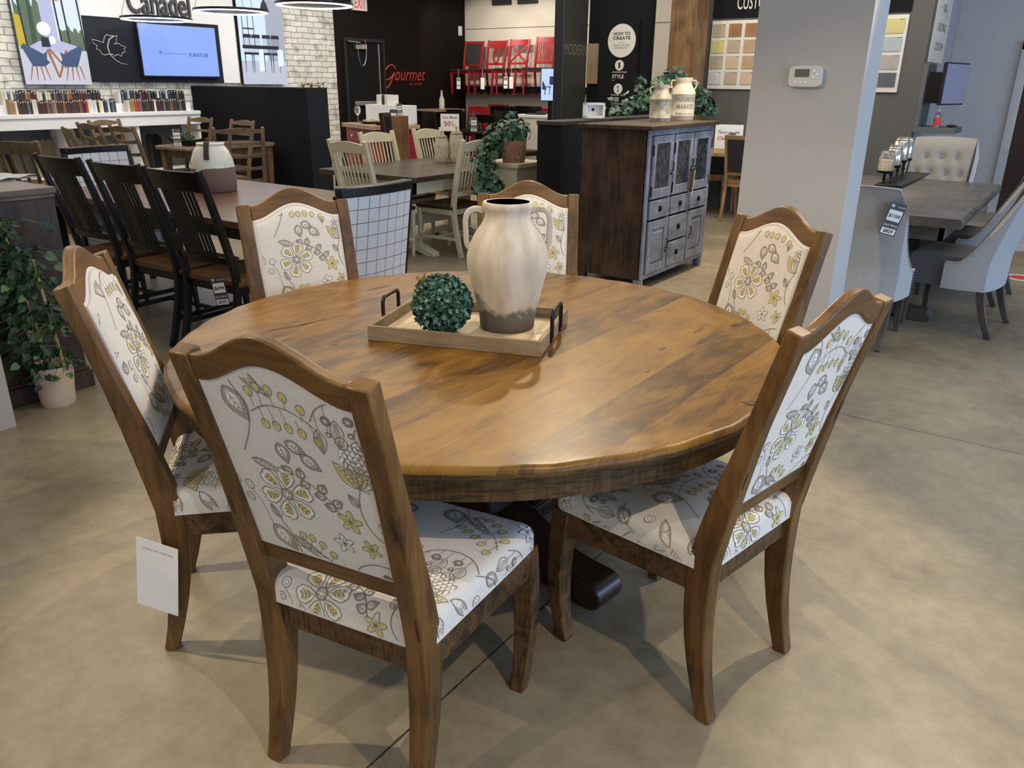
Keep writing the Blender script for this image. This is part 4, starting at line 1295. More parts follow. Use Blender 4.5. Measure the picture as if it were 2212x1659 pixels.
def fillB(P):
    mats = [em('q_wall', (.62, .78, 1), .9), em('p_dark', (.03, .03, .05), .5), em('q_brick', (.45, .50, .62), .7), em('q_floor', (.55, .60, .72), .8), em('q_cloth', (.75, .85, 1), .9)]
    P([(0, 0), (1, 0), (1, .2), (0, .2)], 4, 0)
    P([(0, .2), (.6, .2), (.6, 1), (0, 1)], 1, 0); P([(.6, .2), (1, .2), (1, .8), (.6, .8)], 3, 0); P([(0, .8), (1, .8), (1, 1), (0, 1)], 5, 1)
    for x in (.08, .2, .32): P([(x, .30), (x + .015, .30), (x + .015, .62), (x, .62)], 2, 1)
    for y in (.30, .46, .61): P([(.08, y), (.33, y), (.33, y + .012), (.08, y + .012)], 2, 1)
    P([(.50, .62), (.70, .62), (.66, .68), (.60, .72), (.54, .68)], 2, 2); P([(.595, .7), (.605, .7), (.605, 1), (.595, 1)], 2, 2)
    P([(.05, .33), (.85, .33), (.85, .30), (.05, .30)], 2, 3)
    for x in (.08, .27, .50, .70):
        P([(x, .42), (x + .17, .42), (x + .18, .39), (x - .01, .39)], 2, 3)
        for k in range(5): P([(x + .01 + .036 * k, .27), (x + .018 + .036 * k, .27), (x + .018 + .036 * k, .4), (x + .01 + .036 * k, .4)], 2, 3)
        P([(x - .01, .27), (x + .18, .27), (x + .18, .25), (x - .01, .25)], 2, 3)
        for lx in (0, .15): P([(x + lx, .25), (x + lx + .02, .25), (x + lx + .01, .1), (x + lx, .1)], 2, 3)
    P([(.38, .1), (.5, .12), (.5, .3), (.4, .3)], 5, 4); P([(.82, .15), (.95, .17), (.95, .3), (.82, .3)], 5, 4)
    return mats


picture('wall_picture', 'bright picture of blue chairs round a table, left of the black panel', PX(30, 90, XL).y * 1, PX(190, 178, XL).y, PX(47, 182, XL).z, 3.0, fillA)
picture('wall_picture', 'bright picture of dark spindle chairs, hanging on the brick beside the brand panel', PX(510, 100, XL).y, PX(613, 182, XL).y, PX(600, 182, XL).z, 3.1, fillB)

# --- pendant rings of light
def ring_lamp(label, px0, px1, py, diam):
    n = px1 - px0
    c = None; d = diam * FPX / n
    ray = _ray((px0 + px1) / 2, py); t = d / ray.dot(RZ @ _f)
    p = Vector((0, 0, EYE)) + ray * t
    r = thing('pendant_lamp', label, 'lamp', p, 0, 'ring lamps hanging over the left of the shop')
    m = MB(); R0 = diam / 2
    m.lathe([(R0 - .07, .018), (R0, .018), (R0, -.008), (R0 - .008, -.008), (R0 - .008, .010), (R0 - .062, .010), (R0 - .062, -.008), (R0 - .07, -.008)], 48); m.build('ring_housing', 'metal_black', r, smooth=40)
    m = MB(); m.lathe([(R0 - .062, .008), (R0 - .062, -.008), (R0 - .054, -.016), (R0 - .012, -.016), (R0 - .008, -.008), (R0 - .008, .008)], 48); m.build('diffuser', 'lamp_white', r, smooth=40)
    m = MB()
    for k in range(3):
        a = 2 * pi * k / 3; m.tube([((R0 - .03) * cos(a), (R0 - .03) * sin(a), .03), (0, 0, HC - p.z - .04)], .0025, 4)
    m.lathe([(.06, HC - p.z - .04), (.06, HC - p.z - .001)], 12)
    m.build('suspension_cable', 'metal_black', r)
    return r


ring_lamp('glowing ring pendant lamp just below the dark brand lettering', 265, 411, 41, .85)
ring_lamp('glowing ring pendant lamp second from the left, top edge of the view', 421, 577, 24, .85)
ring_lamp('largest glowing ring pendant lamp, next to the EXIT sign', 596, 762, 10, .85)

# --- white display shelf with sample books
sy0, sy1 = PX(-40, 250, -10.15).y, PX(430, 242, -10.15).y
zsh = 1.12
sh = thing('display_shelf', 'long white shelf unit carrying rows of sample books below the brick wall', 'shelf', (-10.35, (sy0 + sy1) / 2, 0), pi / 2)
hl = (sy1 - sy0) / 2
m_ = MB(); m_.bb((-hl, -.24, zsh - .045), (hl, .235, zsh)); m_.build('shelf_board', 'white', sh, .003)
m_ = MB(); m_.bb((-hl, -.22, zsh - .17), (hl, -.195, zsh - .045)); m_.build('fascia', 'white', sh)
m_ = MB(); m_.bb((-hl, -.02, zsh), (hl, .22, zsh + .10)); m_.build('riser', 'white', sh)
m_ = MB(); m_.bb((-hl, .20, .05), (hl, .235, zsh - .045)); m_.build('back_board', 'darkgrey_wall', sh)
for k in range(4):
    m_ = MB(); x = -hl + .02 + k * (2 * hl - .04) / 3; m_.bb((x - .02, -.19, 0), (x + .02, .2, zsh - .045)); m_.build('divider', 'white', sh)
m_ = MB(); m_.bb((-hl + .04, -.17, .34), (hl - .04, .2, .38)); m_.build('lower_shelf', 'white', sh)
bcols = {'black': (.02, .02, .022), 'dark brown': (.05, .025, .018), 'oxblood': (.10, .015, .015), 'cream': (.62, .57, .47), 'grey': (.12, .12, .125), 'tan': (.30, .18, .09), 'white': (.66, .66, .64), 'red': (.45, .02, .02), 'yellow': (.65, .55, .15), 'pale blue': (.45, .55, .60), 'charcoal': (.045, .045, .055), 'rust': (.22, .08, .04)}
bm_ = {}
for k, c in bcols.items():
    key = 'book_' + k.replace(' ', '_'); M[key] = plain(key, c, .5, var=.1)
    m = MB(); m.bb((-.009, -.04, 0), (.009, .04, .15)); m.bb((-.003, -.0405, .125), (.003, -.04, .143), 1)
    o = m.build('sample_book', [key, 'offwhite'], smooth=0); bm_[k] = [o, False]
seqF = ['tan'] * 2 + ['cream', 'oxblood', 'black', 'dark brown', 'black', 'grey', 'black', 'cream', 'cream', 'dark brown', 'black', 'oxblood', 'black', 'rust', 'charcoal', 'grey', 'tan'] + ['dark brown'] * 3 + ['rust', 'dark brown', 'dark brown', 'black', 'oxblood', 'dark brown', 'black', 'rust', 'dark brown', 'black', 'red', 'cream', 'white', 'pale blue', 'white', 'black', 'yellow', 'white', 'black', 'charcoal', 'pale blue', 'black', 'grey', 'charcoal']
seqB = ['cream', 'white', 'grey', 'white', 'grey', 'charcoal', 'dark brown', 'dark brown', 'tan', 'rust', 'dark brown', 'oxblood', 'cream', 'white', 'black', 'cream', 'cream', 'dark brown', 'grey', 'charcoal', 'dark brown', 'grey', 'dark brown', 'tan', 'rust', 'dark brown', 'black', 'dark brown', 'oxblood', 'dark brown', 'charcoal', 'dark brown', 'black', 'dark brown', 'black', 'charcoal']
seqF2 = ['cream', 'tan', 'tan', 'rust', 'red', 'grey', 'black', 'dark brown', 'charcoal', 'black', 'dark brown', 'cream', 'black', 'oxblood', 'black', 'grey', 'black', 'dark brown', 'rust', 'charcoal', 'dark brown', 'black', 'grey', 'dark brown', 'black']
seqB2 = ['white', 'grey', 'charcoal', 'pale blue', 'charcoal', 'grey', 'black', 'grey', 'oxblood', 'dark brown', 'grey', 'black', 'black', 'white', 'grey', 'black', 'pale blue', 'charcoal', 'black', 'black', 'grey', 'dark brown', 'black']
nb = 0
for seq, a, b, X, z, where, grp in ((seqF, 18, 247, -10.47, zsh, 'front row, left block', 'sample books in the front row'), (seqB, 4, 218, -10.29, zsh + .10, 'raised back row, left block', 'sample books in the back row'),
                          (seqF2, 272, 398, -10.47, zsh, 'front row, right block', 'sample books in the front row'), (seqB2, 255, 398, -10.29, zsh + .10, 'raised back row, right block', 'sample books in the back row')):
    X = -10.47 if 'front' in where else -10.29
    X = -10.6 + (.16 if 'back' in where else .34)
    ya, yb_ = PX(a, 230, X).y, PX(b, 230, X).y
    n = len(seq)
    for i, k in enumerate(seq):
        o, used = bm_[k]
        if used: o = o.copy(); COL.objects.link(o)
        bm_[k][1] = True
        y = ya + (yb_ - ya) * (i + .5) / n
        o.location = (X, y, z + .0005); o.rotation_euler = (0, R.uniform(-.03, .03) * 0, pi / 2 + R.uniform(-.02, .02)); o.scale = (min(1.6, (yb_ - ya) / n / .0195), 1, .92 + R.uniform(0, .16))
        tag(o, '%s sample book standing on the white shelf, %s' % (k, where), 'sample book', '%s %s' % (k, grp)); nb += 1
# hanging cloth samples below the shelf
cs_ = MB()
for k in range(9): cs_.grid(lambda u, v, k=k: (-.10 + .025 * k, -.16 + .10 * u, v * .5 + .012 * sin(8 * u + k)), 6, 2)
for i, (px, key, lab) in enumerate(((80, 'offwhite', 'cream'), (95, 'cream', 'patterned ivory'), (133, 'linen', 'speckled beige'), (170, 'linen', 'pale rose'), (330, 'tag_grey', 'dark grey'))):
    m = MB(); 
    for k in range(6): m.grid(lambda u, v, k=k: (-.08 + .028 * k + .004 * sin(9 * u), -.07 + .14 * u, (.42 + .02 * sin(k * 2.1)) * v), 6, 3)
    p = PX(px, 300, -10.50)
    o = m.build('fabric_sample', key, smooth=60); o.location = (-10.46, p.y, .3815); o.rotation_euler = (0, 0, pi / 2)
    tag(o, '%s fabric samples hanging in a bundle below the white shelf' % lab, 'fabric sample', 'hanging fabric samples')

# --- black half-height partition
YP = 7.15
q0, q1 = PY(663, 200, YP), PY(388, 200, YP)
zt = PY(600, 188, YP).z
pt = thing('partition', 'black half-height partition with a daylight-blue tinted end face in front of the brick', 'partition', (q0.x, YP, 0))
yend = PX(707, 200, q0.x).y
m_ = MB(); m_.bb((XL + .01 - q0.x, 0, 0), (-.012, yend - YP, zt - .012)); m_.build('body', 'black_wall', pt)
m_ = MB(); m_.bb((-.012, 0, 0), (0, yend - YP, zt - .012)); m_.build('end_face', 'navy_black', pt)  # black end given the blue of daylight in its colour
m_ = MB(); m_.bb((XL + .01 - q0.x, -.004, zt - .012), (.004, yend - YP + .004, zt)); m_.build('cap', 'taupe_black', pt)
for i, px in enumerate((655, 672, 690)):
    p = PY(px, 190, YP + .12); m = MB(); co_ = []
    for k in range(26):
        d = Vector((R.uniform(-.045, .045), R.uniform(-.03, .03), R.uniform(.01, .05))); co_.append((d, (R.uniform(-1, 1), R.uniform(-1, 1), R.uniform(.2, 1))))
    scatter_leaves(m, co_, .04, (0, 1)); m.v = [(a, b, max(0, c)) for a, b, c in m.v]
    m.ball((0, 0, .022), .022, 8, 0, 1)
    o = m.build('dried_flower', ['dry_leaf', 'offwhite'], smooth=0); o.location = (p.x, YP + .12, zt)
    tag(o, 'bunch of dried flowers on the black partition, %s of three' % ('left', 'middle', 'right')[i], 'dried flowers', 'dried flowers on the partition')

# --- black service door with panic bar, exit sign, lettering, wall switch
d0, d1 = PX(741, 88, XL), PX(820, 90, XL)
dr = MB(); dr.bb((XL + .02, d0.y, 0), (XL + .045, d1.y, d0.z)); dro = struct(dr.build('door_1', 'black_wall'))
m_ = MB()
for a, b in ((d0.y - .05, d0.y), (d1.y, d1.y + .05)): m_.bb((XL + .02, a, 0), (XL + .07, b, d0.z + .05))
m_.bb((XL + .02, d0.y, d0.z), (XL + .07, d1.y, d0.z + .05)); m_.build('door_frame', 'ink_black', dro)
zb_ = PX(790, 223, XL).z
m_ = MB(); m_.bb((XL + .05, d0.y + .12, zb_ - .035), (XL + .10, d1.y - .02, zb_ + .035)); m_.build('panic_bar', 'steel', dro, .006)
m_ = MB(); m_.bb((XL + .045, d1.y - .10, .02), (XL + .055, d1.y - .075, d0.z - .03)); m_.build('edge_strip', 'steel', dro)
m_ = MB(); c0 = PX(780, 101, XL + .1); m_.box((XL + .08, c0.y, c0.z), (.06, .26, .07)); m_.tube([(XL + .1, c0.y, c0.z + .02), (XL + .22, c0.y - .14, c0.z + .06), (XL + .08, c0.y - .28, c0.z + .08)], .009, 5)
m_.tube([(XL + .1, c0.y + .10, c0.z + .12)] + [(XL + .1, c0.y + .02 + .10 * cos(a), c0.z - .02 - .28 * sin(a)) for a in [pi * k / 10 for k in range(11)]], .008, 5)
m_.build('door_closer', 'steel', dro)
e0, e1 = PX(757, 22, XL), PX(786, 0, XL)
ex_ = thing('exit_sign', 'white sign with red EXIT letters above the black service door', 'sign', (XL + .022, (e0.y + e1.y) / 2, e0.z + .11), pi / 2)
we = (e1.y - e0.y) / 2
m_ = MB(); m_.bb((-we, -.05, -.11), (we, 0, .12)); m_.build('sign_box', 'white', ex_, .004)
M['exit_red'] = emis('exit_red', (.9, .05, .05), .7)
m_ = MB(); letter(m_, 'EXIT', -we * .8, -.075, we * 1.6, .16, -.052, bold=.01); m_.build('lettering', 'exit_red', ex_, smooth=0)
g0, g1 = PX(829, 190, XL + .03), PX(921, 190, XL + .03)
gs = thing('wall_lettering', 'red script word Gourmet with small line beneath on the black wall', 'sign', (XL + .022, g0.y, g0.z), pi / 2)
gw = g1.y - g0.y
m_ = MB()
zz = lambda py: PX(880, py, XL + .03).z - g0.z
letter(m_, 'ourmet', gw * .26, zz(174), gw * .72, zz(152) - zz(174), -.012, shear=.35)
# flourished capital G
P_ = [(.27, .80), (.25, .92), (.20, .985), (.12, .93), (.04, .72), (.0, .50), (.03, .36), (.10, .34), (.18, .46), (.25, .66), (.20, .44), (.15, .20), (.09, .03), (.02, -.02), (.01, .01)]
zlo, zhi = zz(190), zz(140)
pts = []
for i in range(len(P_) - 1):
    a, b = P_[i], P_[i + 1]
    for k in range(4): pts.append((gw * (a[0] + (b[0] - a[0]) * k / 4), -.012, zlo + (zhi - zlo) * (a[1] + (b[1] - a[1]) * k / 4)))
m_.tube(pts, .012, 5); m_.build('script_lettering', 'red_label', gs, smooth=0)
m_ = MB(); letter(m_, 'by Canadel', gw * .60, zz(185), gw * .29, zz(178) - zz(185), -.012); m_.build('small_lettering', 'red_label', gs, smooth=0)
w0 = PX(994, 67, XL + .03); m_ = MB(); m_.box((0, 0, 0), (.02, .10, .17)); m_.box((.012, 0, 0), (.01, .04, .06)); o = m_.build('wall_switch', 'white', bevel=.003); o.location = (XL + .032, w0.y, w0.z)
tag(o, 'small white wall switch beside the corner of the black wall', 'switch')

# --- dark columns and signs in the middle
YM = 9.0
c0, c1 = PY(1197, 100, YM), PY(1217, 100, YM)
yc = PX(1268, 100, c1.x).y
m_ = MB(); m_.bb((c0.x, YM, 0), (c1.x - .01, yc, HC)); o1 = m_.build('wall_column', 'navy_black', smooth=0); struct(o1)
m_ = MB(); m_.bb((c1.x - .01, YM, 0), (c1.x, yc, HC)); struct(m_.build('wall_column_face', 'taupe_black', smooth=0))
a, b = PX(1217, 112, c1.x), PX(1266, 112, c1.x)
m_ = MB(); vs__, fs__ = text_mesh('MODERN', (b.y - a.y) * .96, PX(1240, 95, c1.x).z - PX(1240, 119, c1.x).z)
m_.add([(0, x, z) for x, y, z in vs__], fs__); o = m_.build('wall_lettering', 'gold_grey', smooth=0); o.location = (c1.x + .004, a.y + .02, PX(1240, 119, c1.x).z)
tag(o, 'dull brass word MODERN on the dark column', 'sign')
YH = 9.6
h0, h1 = PY(1271, 100, YH), PY(1386, 100, YH)
yh2 = min(PX(1412, 100, h1.x).y, YB - .5)
wall('wall_middle', (h0.x, YH, 0), (h1.x, yh2, HC), 'black_wall')
# raised black board on it
b0, b1 = PY(1392, 60, YH - .06), PY(1383, 60, YH - .06)
m_ = MB(); bx0, bx1 = PY(1300, 60, YH).x, PY(1384, 60, YH).x
m_.bb((bx0, YH - .05, .3), (bx1, YH - .001, PY(1384, 42, YH).z)); o = m_.build('sign_board', 'black_wall'); tag(o, 'tall black sign board carrying white round signs, left of the wooden post', 'sign board')
hs = [(1343, 88, 27, 'HOW TO\nCREATE', 'large white round sign reading HOW TO CREATE on the black board'), (1338, 141, 8.5, '1', 'small white round sign with number 1 on the black board'), (1335, 192, 8.5, '2', 'small white round sign with number 2 on the black board')]
for px, py, r, tx, lab in hs:
    p = PY(px, py, YH - .055); rr_ = pxm(r, p) * 1.05 / .82 * .97
    if r > 20: rr_ *= 1.0
    o = thing('round_sign', lab, 'sign', (p.x, YH - .052, p.z), 0, 'round signs on the black board')
    m = MB(); m.at(rx=pi / 2).lathe([(1e-4, 0), (rr_, 0), (rr_, .006), (1e-4, .006)], 40); m.T = Matrix.Identity(4); m.build('disc', 'offwhite', o)
    m = MB()
    if r > 20:
        letter(m, 'HOW TO', -rr_ * .6, rr_ * .32, rr_ * 1.2, rr_ * .2, -.008, bold=.02); letter(m, 'CREATE', -rr_ * .62, rr_ * .06, rr_ * 1.26, rr_ * .2, -.008, bold=.02)
        m.build('lettering', 'ink_black', o, smooth=0)
        m = MB(); letter(m, 'YOUR CUSTOM', -rr_ * .6, -rr_ * .32, rr_ * 1.2, rr_ * .11, -.008); letter(m, 'DINING SET', -rr_ * .5, -rr_ * .48, rr_ * 1.0, rr_ * .11, -.008); m.bb((-rr_ * .25, -.009, -rr_ * .1), (rr_ * .25, -.008, -rr_ * .09)); m.build('small_lettering', 'ink_grey', o, smooth=0)
    else:
        letter(m, tx, -rr_ * .2, -rr_ * .55, rr_ * .42, rr_ * 1.1, -.008, bold=.02); m.build('lettering', 'ink_black', o, smooth=0)
for px, py, a_, b_ in ((1322, 170, 'CHOOSE YOUR', 'STYLE'), (1319, 219, 'CHOOSE YOUR', 'SIZE')):
    p = PY(px, py, YH - .055); q = PY(px + 31, py, YH - .055); W_ = q.x - p.x
    m = MB(); letter(m, a_, 0, W_ * .33, W_, W_ * .10, 0); letter(m, b_, 0, W_ * .02, W_ * (.8 if b_ == 'STYLE' else .56), W_ * .22, 0, bold=.02); m.bb((0, -.001, -W_ * .1), (W_ * .2, 0, -W_ * .08))
    o = m.build('wall_lettering', 'offwhite', smooth=0); o.location = (p.x, YH - .055, p.z); tag(o, 'white words CHOOSE YOUR %s on the black sign board' % b_, 'sign')
t0_, t1_ = PY(1267, 181, YH - .02), PY(1295, 94, YH - .02)
m_ = MB(); m_.bb((t0_.x, YH - .035, t0_.z), (t1_.x, YH - .002, t1_.z)); o = m_.build('wood_sample_board', 'tan', bevel=.003); tag(o, 'tan wooden sample panel on the black wall right of the MODERN column', 'sample board')
YW = 9.75
w0_, w1_ = PY(1448, 50, YW), PY(1505, 50, YW)
m_ = MB(); m_.bb((w0_.x, YW, 0), (w1_.x, YW + .35, HC)); o = m_.build('trim_30', 'post_wood', smooth=0); struct(o)

# --- sample boards on the dark wall
bA0, bA1 = PY(1527, 192, YG - .02), PY(1655, 197, YG - .02); zt1, zb1 = PY(1537, 46, YG).z, PY(1525, 192, YG).z
M['sq1'] = plain('chip_beige', (.45, .36, .26), .6); M['sq2'] = wood('chip_knotty', (.22, .10, .04), (.42, .23, .11), 'Z', 2, .5); M['sq3'] = plain('chip_yellow', (.62, .55, .22), .6); M['sq4'] = wood('chip_oak', (.40, .26, .13), (.52, .36, .21), 'X', 2, .5)
M['sq5'] = plain('chip_peach', (.58, .42, .29), .6); M['sq6'] = plain('chip_white', (.60, .58, .56), .6, var=.2, scale=30); M['sq7'] = plain('chip_duck_egg', (.40, .46, .46), .6); M['sq8'] = plain('chip_putty', (.40, .36, .33), .6); M['sq9'] = plain('chip_slate', (.10, .11, .115), .6)


def sample_board(label, x0, x1, z0, z1, cols, rows, grid_, first=0):
    r = thing('sample_board', label, 'sample board', ((x0 + x1) / 2, YG - .012, (z0 + z1) / 2))
    w, h = (x1 - x0) / 2, (z1 - z0) / 2
    m = MB(); m.bb((-w, -.02, -h), (w, .011, h)); m.build('board', 'offwhite', r, .004)
    for j in range(rows):
        for i in range(cols):
            cx, cz = -w + 2 * w * (i + .5) / cols, h - .02 - (2 * h - .06) * (j + .5) / rows
            m = MB(); s_ = (2 * h - .06) / rows * .40; sx_ = 2 * w / cols * .38
            m.bb((cx - sx_, -.032, cz - s_), (cx + sx_, -.020, cz + s_), 0); m.bb((cx + sx_ * .45, -.0325, cz + s_ * .82), (cx + sx_ * .92, -.032, cz + s_ * .93), 1)
            m.build('finish_chip', [grid_[j][i], 'ink_grey'], r)
    return r


bw = (PY(1632, 46, YG).x - PY(1537, 46, YG).x)
sample_board('white board of twelve coloured finish chips seen left of the grey pillar', bA0.x, bA0.x + bw * 1.06 + .02, zb1, zt1, 3, 4,
             [['sq1', 'sq2', 'sq2'], ['sq3', 'sq1', 'sq4'], ['sq1', 'sq5', 'sq4'], ['sq6', 'sq1', 'sq5']])
x2 = PY(1966, 32, YG).x; x1_ = PY(1915, 32, YG).x - .06
sample_board('white board of finish chips seen right of the grey pillar', x2 - bw * .40 - .04, x2, PY(1940, 200, YG).z, PY(1966, 31, YG).z, 1, 4, [['sq3'], ['sq7'], ['sq8'], ['sq9']])
sb0 = PY(1541, 46, YG)
sgn = thing('header_sign', 'black header sign with white letters CUST above the chip board', 'sign', (sb0.x, YG - .012, 0))
wx = PY(1970, 20, YG).x - sb0.x
m_ = MB(); m_.bb((0, -.006, sb0.z + .03), (wx, .011, HC - .02)); m_.build('sign_panel', 'black_wall', sgn)
a, b = PY(1593, 21, YG), PY(1638, 21, YG)
m_ = MB(); letter(m_, 'CUSTOM', a.x - sb0.x, a.z, (b.x - a.x) * 1.62, .155, -.008, bold=.004); m_.build('lettering', 'offwhite', sgn, smooth=0)

# --- grey pillar with thermostat
PYs = 3.52
k0, k1 = PY(1642, 0, 3.52), PY(1892, 0, 3.52)
d = _ray(1715, 165)
# pillar faces: front plane at world Y, right face at world X
front_c = Vector((0, 0, EYE)) + d * (3.55 / d.dot(RZ @ _f))
YPI = front_c.y
k0, k1 = PY(1642, 0, YPI), PY(1892, 0, YPI)
yk1 = PX(1924, 0, k1.x).y
m_ = MB(); m_.bb((k0.x, YPI, 0), (k1.x, yk1, HC)); struct(m_.build('wall_pillar', 'grey_wall', smooth=0))
t0, t1 = PY(1704, 188, YPI), PY(1782, 142, YPI)
tm = thing('thermostat', 'ivory thermostat with small grey display on the grey pillar', 'thermostat', ((t0.x + t1.x) / 2, YPI, (t0.z + t1.z) / 2))
w_, h_ = (t1.x - t0.x) / 2, (t1.z - t0.z) / 2
m_ = MB(); pl = []
for i in range(24):
    a = 2 * pi * i / 24; ca, sa = cos(a), sin(a); pl.append((w_ * (abs(ca) ** .35) * (1 if ca > 0 else -1), h_ * (abs(sa) ** .35) * (1 if sa > 0 else -1)))
m_.prism(pl, .026, 0, 'XZ', -.027); m_.build('housing', 'thermo', tm, .004)
m_ = MB(); m_.bb((-w_ * .62, -.0285, -h_ * .05), (w_ * .25, -.027, h_ * .68)); m_.build('display', 'lcd', tm)
for x, z in ((.52, .5), (.68, .2), (.5, -.05), (-.55, -.55), (-.25, -.55), (.05, -.55)):
    m_ = MB(); m_.at((w_ * x, -.027, h_ * z), rx=pi / 2).lathe([(.0055, 0), (.0055, .002), (.004, .003), (1e-4, .003)], 12); m_.T = Matrix.Identity(4); m_.build('button', 'white', tm)

# left slab at the edge of the view
e_ = G(36, 920)
m_ = MB(); m_.bb((e_.x - .16, e_.y - .8, 0), (e_.x, e_.y, HC)); struct(m_.build('wall_pillar_left', 'grey_wall', smooth=0))


# ------------------------------------------------------------------ other chairs
def curve_y(x, hw, c): return -c * (1 - (x / hw) ** 2)


def wood_chair(name, label, group, style, frame='black_paint', seatm='seat_wood', H=1.06, W=.235, D=.43, sz=.46, rake=.13, splay=.07, n=7, topm=None, stretch=True, pw=.034):
    """plain dining chair; local +y is the way it faces, origin under the rear seat edge"""
    t = thing(name, label, 'chair', group=group)
    yl = lambda z: -splay * (1 - z / sz) ** 1.6 if z < sz else -rake * ((z - sz) / (H - sz)) ** 1.2
    low = style == 'low'
    for s in (-1, 1):
        m = MB(); pts = [(s * (W - pw / 2 - (.02 * (1 - k / 11) if not low else 0)), yl(H * k / 11), H * k / 11) for k in range(12)]
        m.strip(pts, [pw * (.8 + .2 * min(1, k / 5)) for k in range(12)], [pw * 1.15 if k < 9 else pw * (1.15 - .12 * (k - 8)) for k in range(12)])
        m.build('back_post', frame, t, .004)
        m = MB(); m.strip([(s * (W - .012 - .006 * k), D - .035 + .004 * k, (sz - .03) * (1 - k / 4)) for k in range(5)], [.04 - .004 * k for k in range(5)], [.04 - .004 * k for k in range(5)]); m.build('leg', frame, t, .003)
        if stretch:
            m = MB(); m.strip([(s * (W - .025), -splay * .45, .17), (s * (W - .02), D - .04, .17)], .02, .025); m.build('stretcher', frame, t)
    if stretch:
        m = MB(); m.strip([(-W + .03, D * .5, .17), (W - .03, D * .5, .17)], .022, .02, (0, 1, 0)); m.build('stretcher', frame, t)
    m = MB(); z0 = sz - .075
    m.bb((-W + .02, .0, z0), (W - .02, .02, sz - .02)); m.bb((-W + .01, D - .035, z0), (W - .01, D - .015, sz - .02))
    for s in (-1, 1): m.bb((s * (W - .03), .01, z0), (s * (W - .01), D - .02, sz - .02))
    m.build('seat_rail', frame, t, .002)
    m = MB()

    def sf(u, v):
        x = (-1 + 2 * u) * (W + .012); y = -.005 + v * (D + .02)
        cx = abs(-1 + 2 * u); sq = 1 - .06 * max(0, v - .8) * 5 * cx ** 4
        return (x * sq * (.93 + .07 * v), y - .015 * cx ** 6 * (v > .9), sz - .008 * (1 - cx ** 2) * sin(pi * v))
    k = 12
    m.grid(sf, k, k); top = list(m.v); m.add([(x, y, z - .026) for x, y, z in top], [f[::-1] for f in m.f[:k * k]])
    nn = (k + 1) ** 2; ring = [i for i in range(k + 1)] + [i * (k + 1) + k for i in range(1, k + 1)] + [k * (k + 1) + k - i for i in range(1, k + 1)] + [(k - i) * (k + 1) for i in range(1, k)]
    m.f += [(ring[i], ring[(i + 1) % len(ring)], ring[(i + 1) % len(ring)] + nn, ring[i] + nn) for i in range(len(ring))]; m.mi += [0] * len(ring)
    m.build('seat', seatm, t)
    tm = topm or frame
    hw = W - pw + .002

    def bar(nm, za, zb, th, c, topf=None, botf=None, mat=None, back=0):
        m = MB(); N = 12; vs, fs = [], []
        for i in range(N + 1):
            x = hw * (-1 + 2 * i / N); u = x / hw
            a_ = za + (botf(u) if botf else 0); b_ = zb + (topf(u) if topf else 0)
            for z, d in ((a_, -th / 2), (b_, -th / 2), (b_, th / 2), (a_, th / 2)):
                vs.append((x, yl(min(z, H)) + curve_y(x, hw, c) + d - back, z))
        for i in range(N):
            for j in range(4): fs.append((i * 4 + j, i * 4 + (j + 1) % 4, i * 4 + 4 + (j + 1) % 4, i * 4 + 4 + j))
        fs += [(0, 1, 2, 3), tuple(N * 4 + j for j in (3, 2, 1, 0))]
        m.add(vs, fs); return m.build(nm, mat or tm, t, .002)

    def vslat(x0, w, za, zb, c=.02, th=.009, fan=0, mat=None):
        m = MB(); m.strip([(x0 * (1 + fan * k / 6), yl(za + (zb - za) * k / 6) + curve_y(x0, hw, c), za + (zb - za) * k / 6) for k in range(7)], w, th)
        m.build('slat', mat or frame, t)
    if style == 'slat_black':
        bar('top_rail', H - .115, H - .01, .022, .025); bar('back_rail', sz + .10, sz + .14, .018, .02)
        for x, w in ((-.125, .018), (-.095, .018), (0, .085), (.095, .018), (.125, .018), (.065, .015), (-.065, .015)): vslat(x, w, sz + .13, H - .10)
    elif style == 'slat_cream':
        bar('top_rail', H - .105, H - .035, .022, .02, topf=lambda u: .028 * cos(u * pi / 2)); bar('back_rail', sz + .09, sz + .13, .018, .02)
        for k in range(n): vslat((-1 + 2 * (k + .5) / n) * hw * .82, .014, sz + .12, H - .095, fan=.12, mat=frame)
    elif style == 'slat':
        bar('top_rail', H - .10, H - .01, .022, .015, topf=lambda u: .008 * cos(u * pi / 2)); bar('back_rail', sz + .07, sz + .11, .018, .015)
        for k in range(n): vslat((-1 + 2 * (k + .5) / n) * hw * .92, .026, sz + .10, H - .09, c=.015)
    elif style == 'ladder':
        bar('top_rail', H - .065, H - .012, .02, .03, topf=lambda u: .010 * cos(u * pi), botf=lambda u: .012 * u * u)
        for k in range(4):
            z = sz + .08 + k * (H - sz - .20) / 3.4
            bar('ladder_slat', z, z + .036, .014, .03, topf=lambda u: -.012 * (1 - u * u), botf=lambda u: -.006 * (1 - u * u))
    elif style == 'low':
        bar('top_rail', H - .13, H, .02, .05); vslat(-.04, .03, sz - .02, H - .1, c=.05, fan=1.2); vslat(.04, .03, sz - .02, H - .1, c=.05, fan=1.2)
    elif style == 'frame':
        bar('top_rail', H - .05, H, .028, .0); bar('back_rail', sz + .06, sz + .10, .022, .0)
        bar('back_cushion', sz + .095, H - .045, .032, .0, mat='black_seat')
    elif style == 'oval':
        bar('top_rail', H - .14, H - .005, .022, .01, topf=lambda u: -.004); bar('back_rail', sz + .07, sz + .11, .018, .01)
        zc = (sz + .10 + H - .13) / 2; hz = (H - .13 - sz - .10) / 2
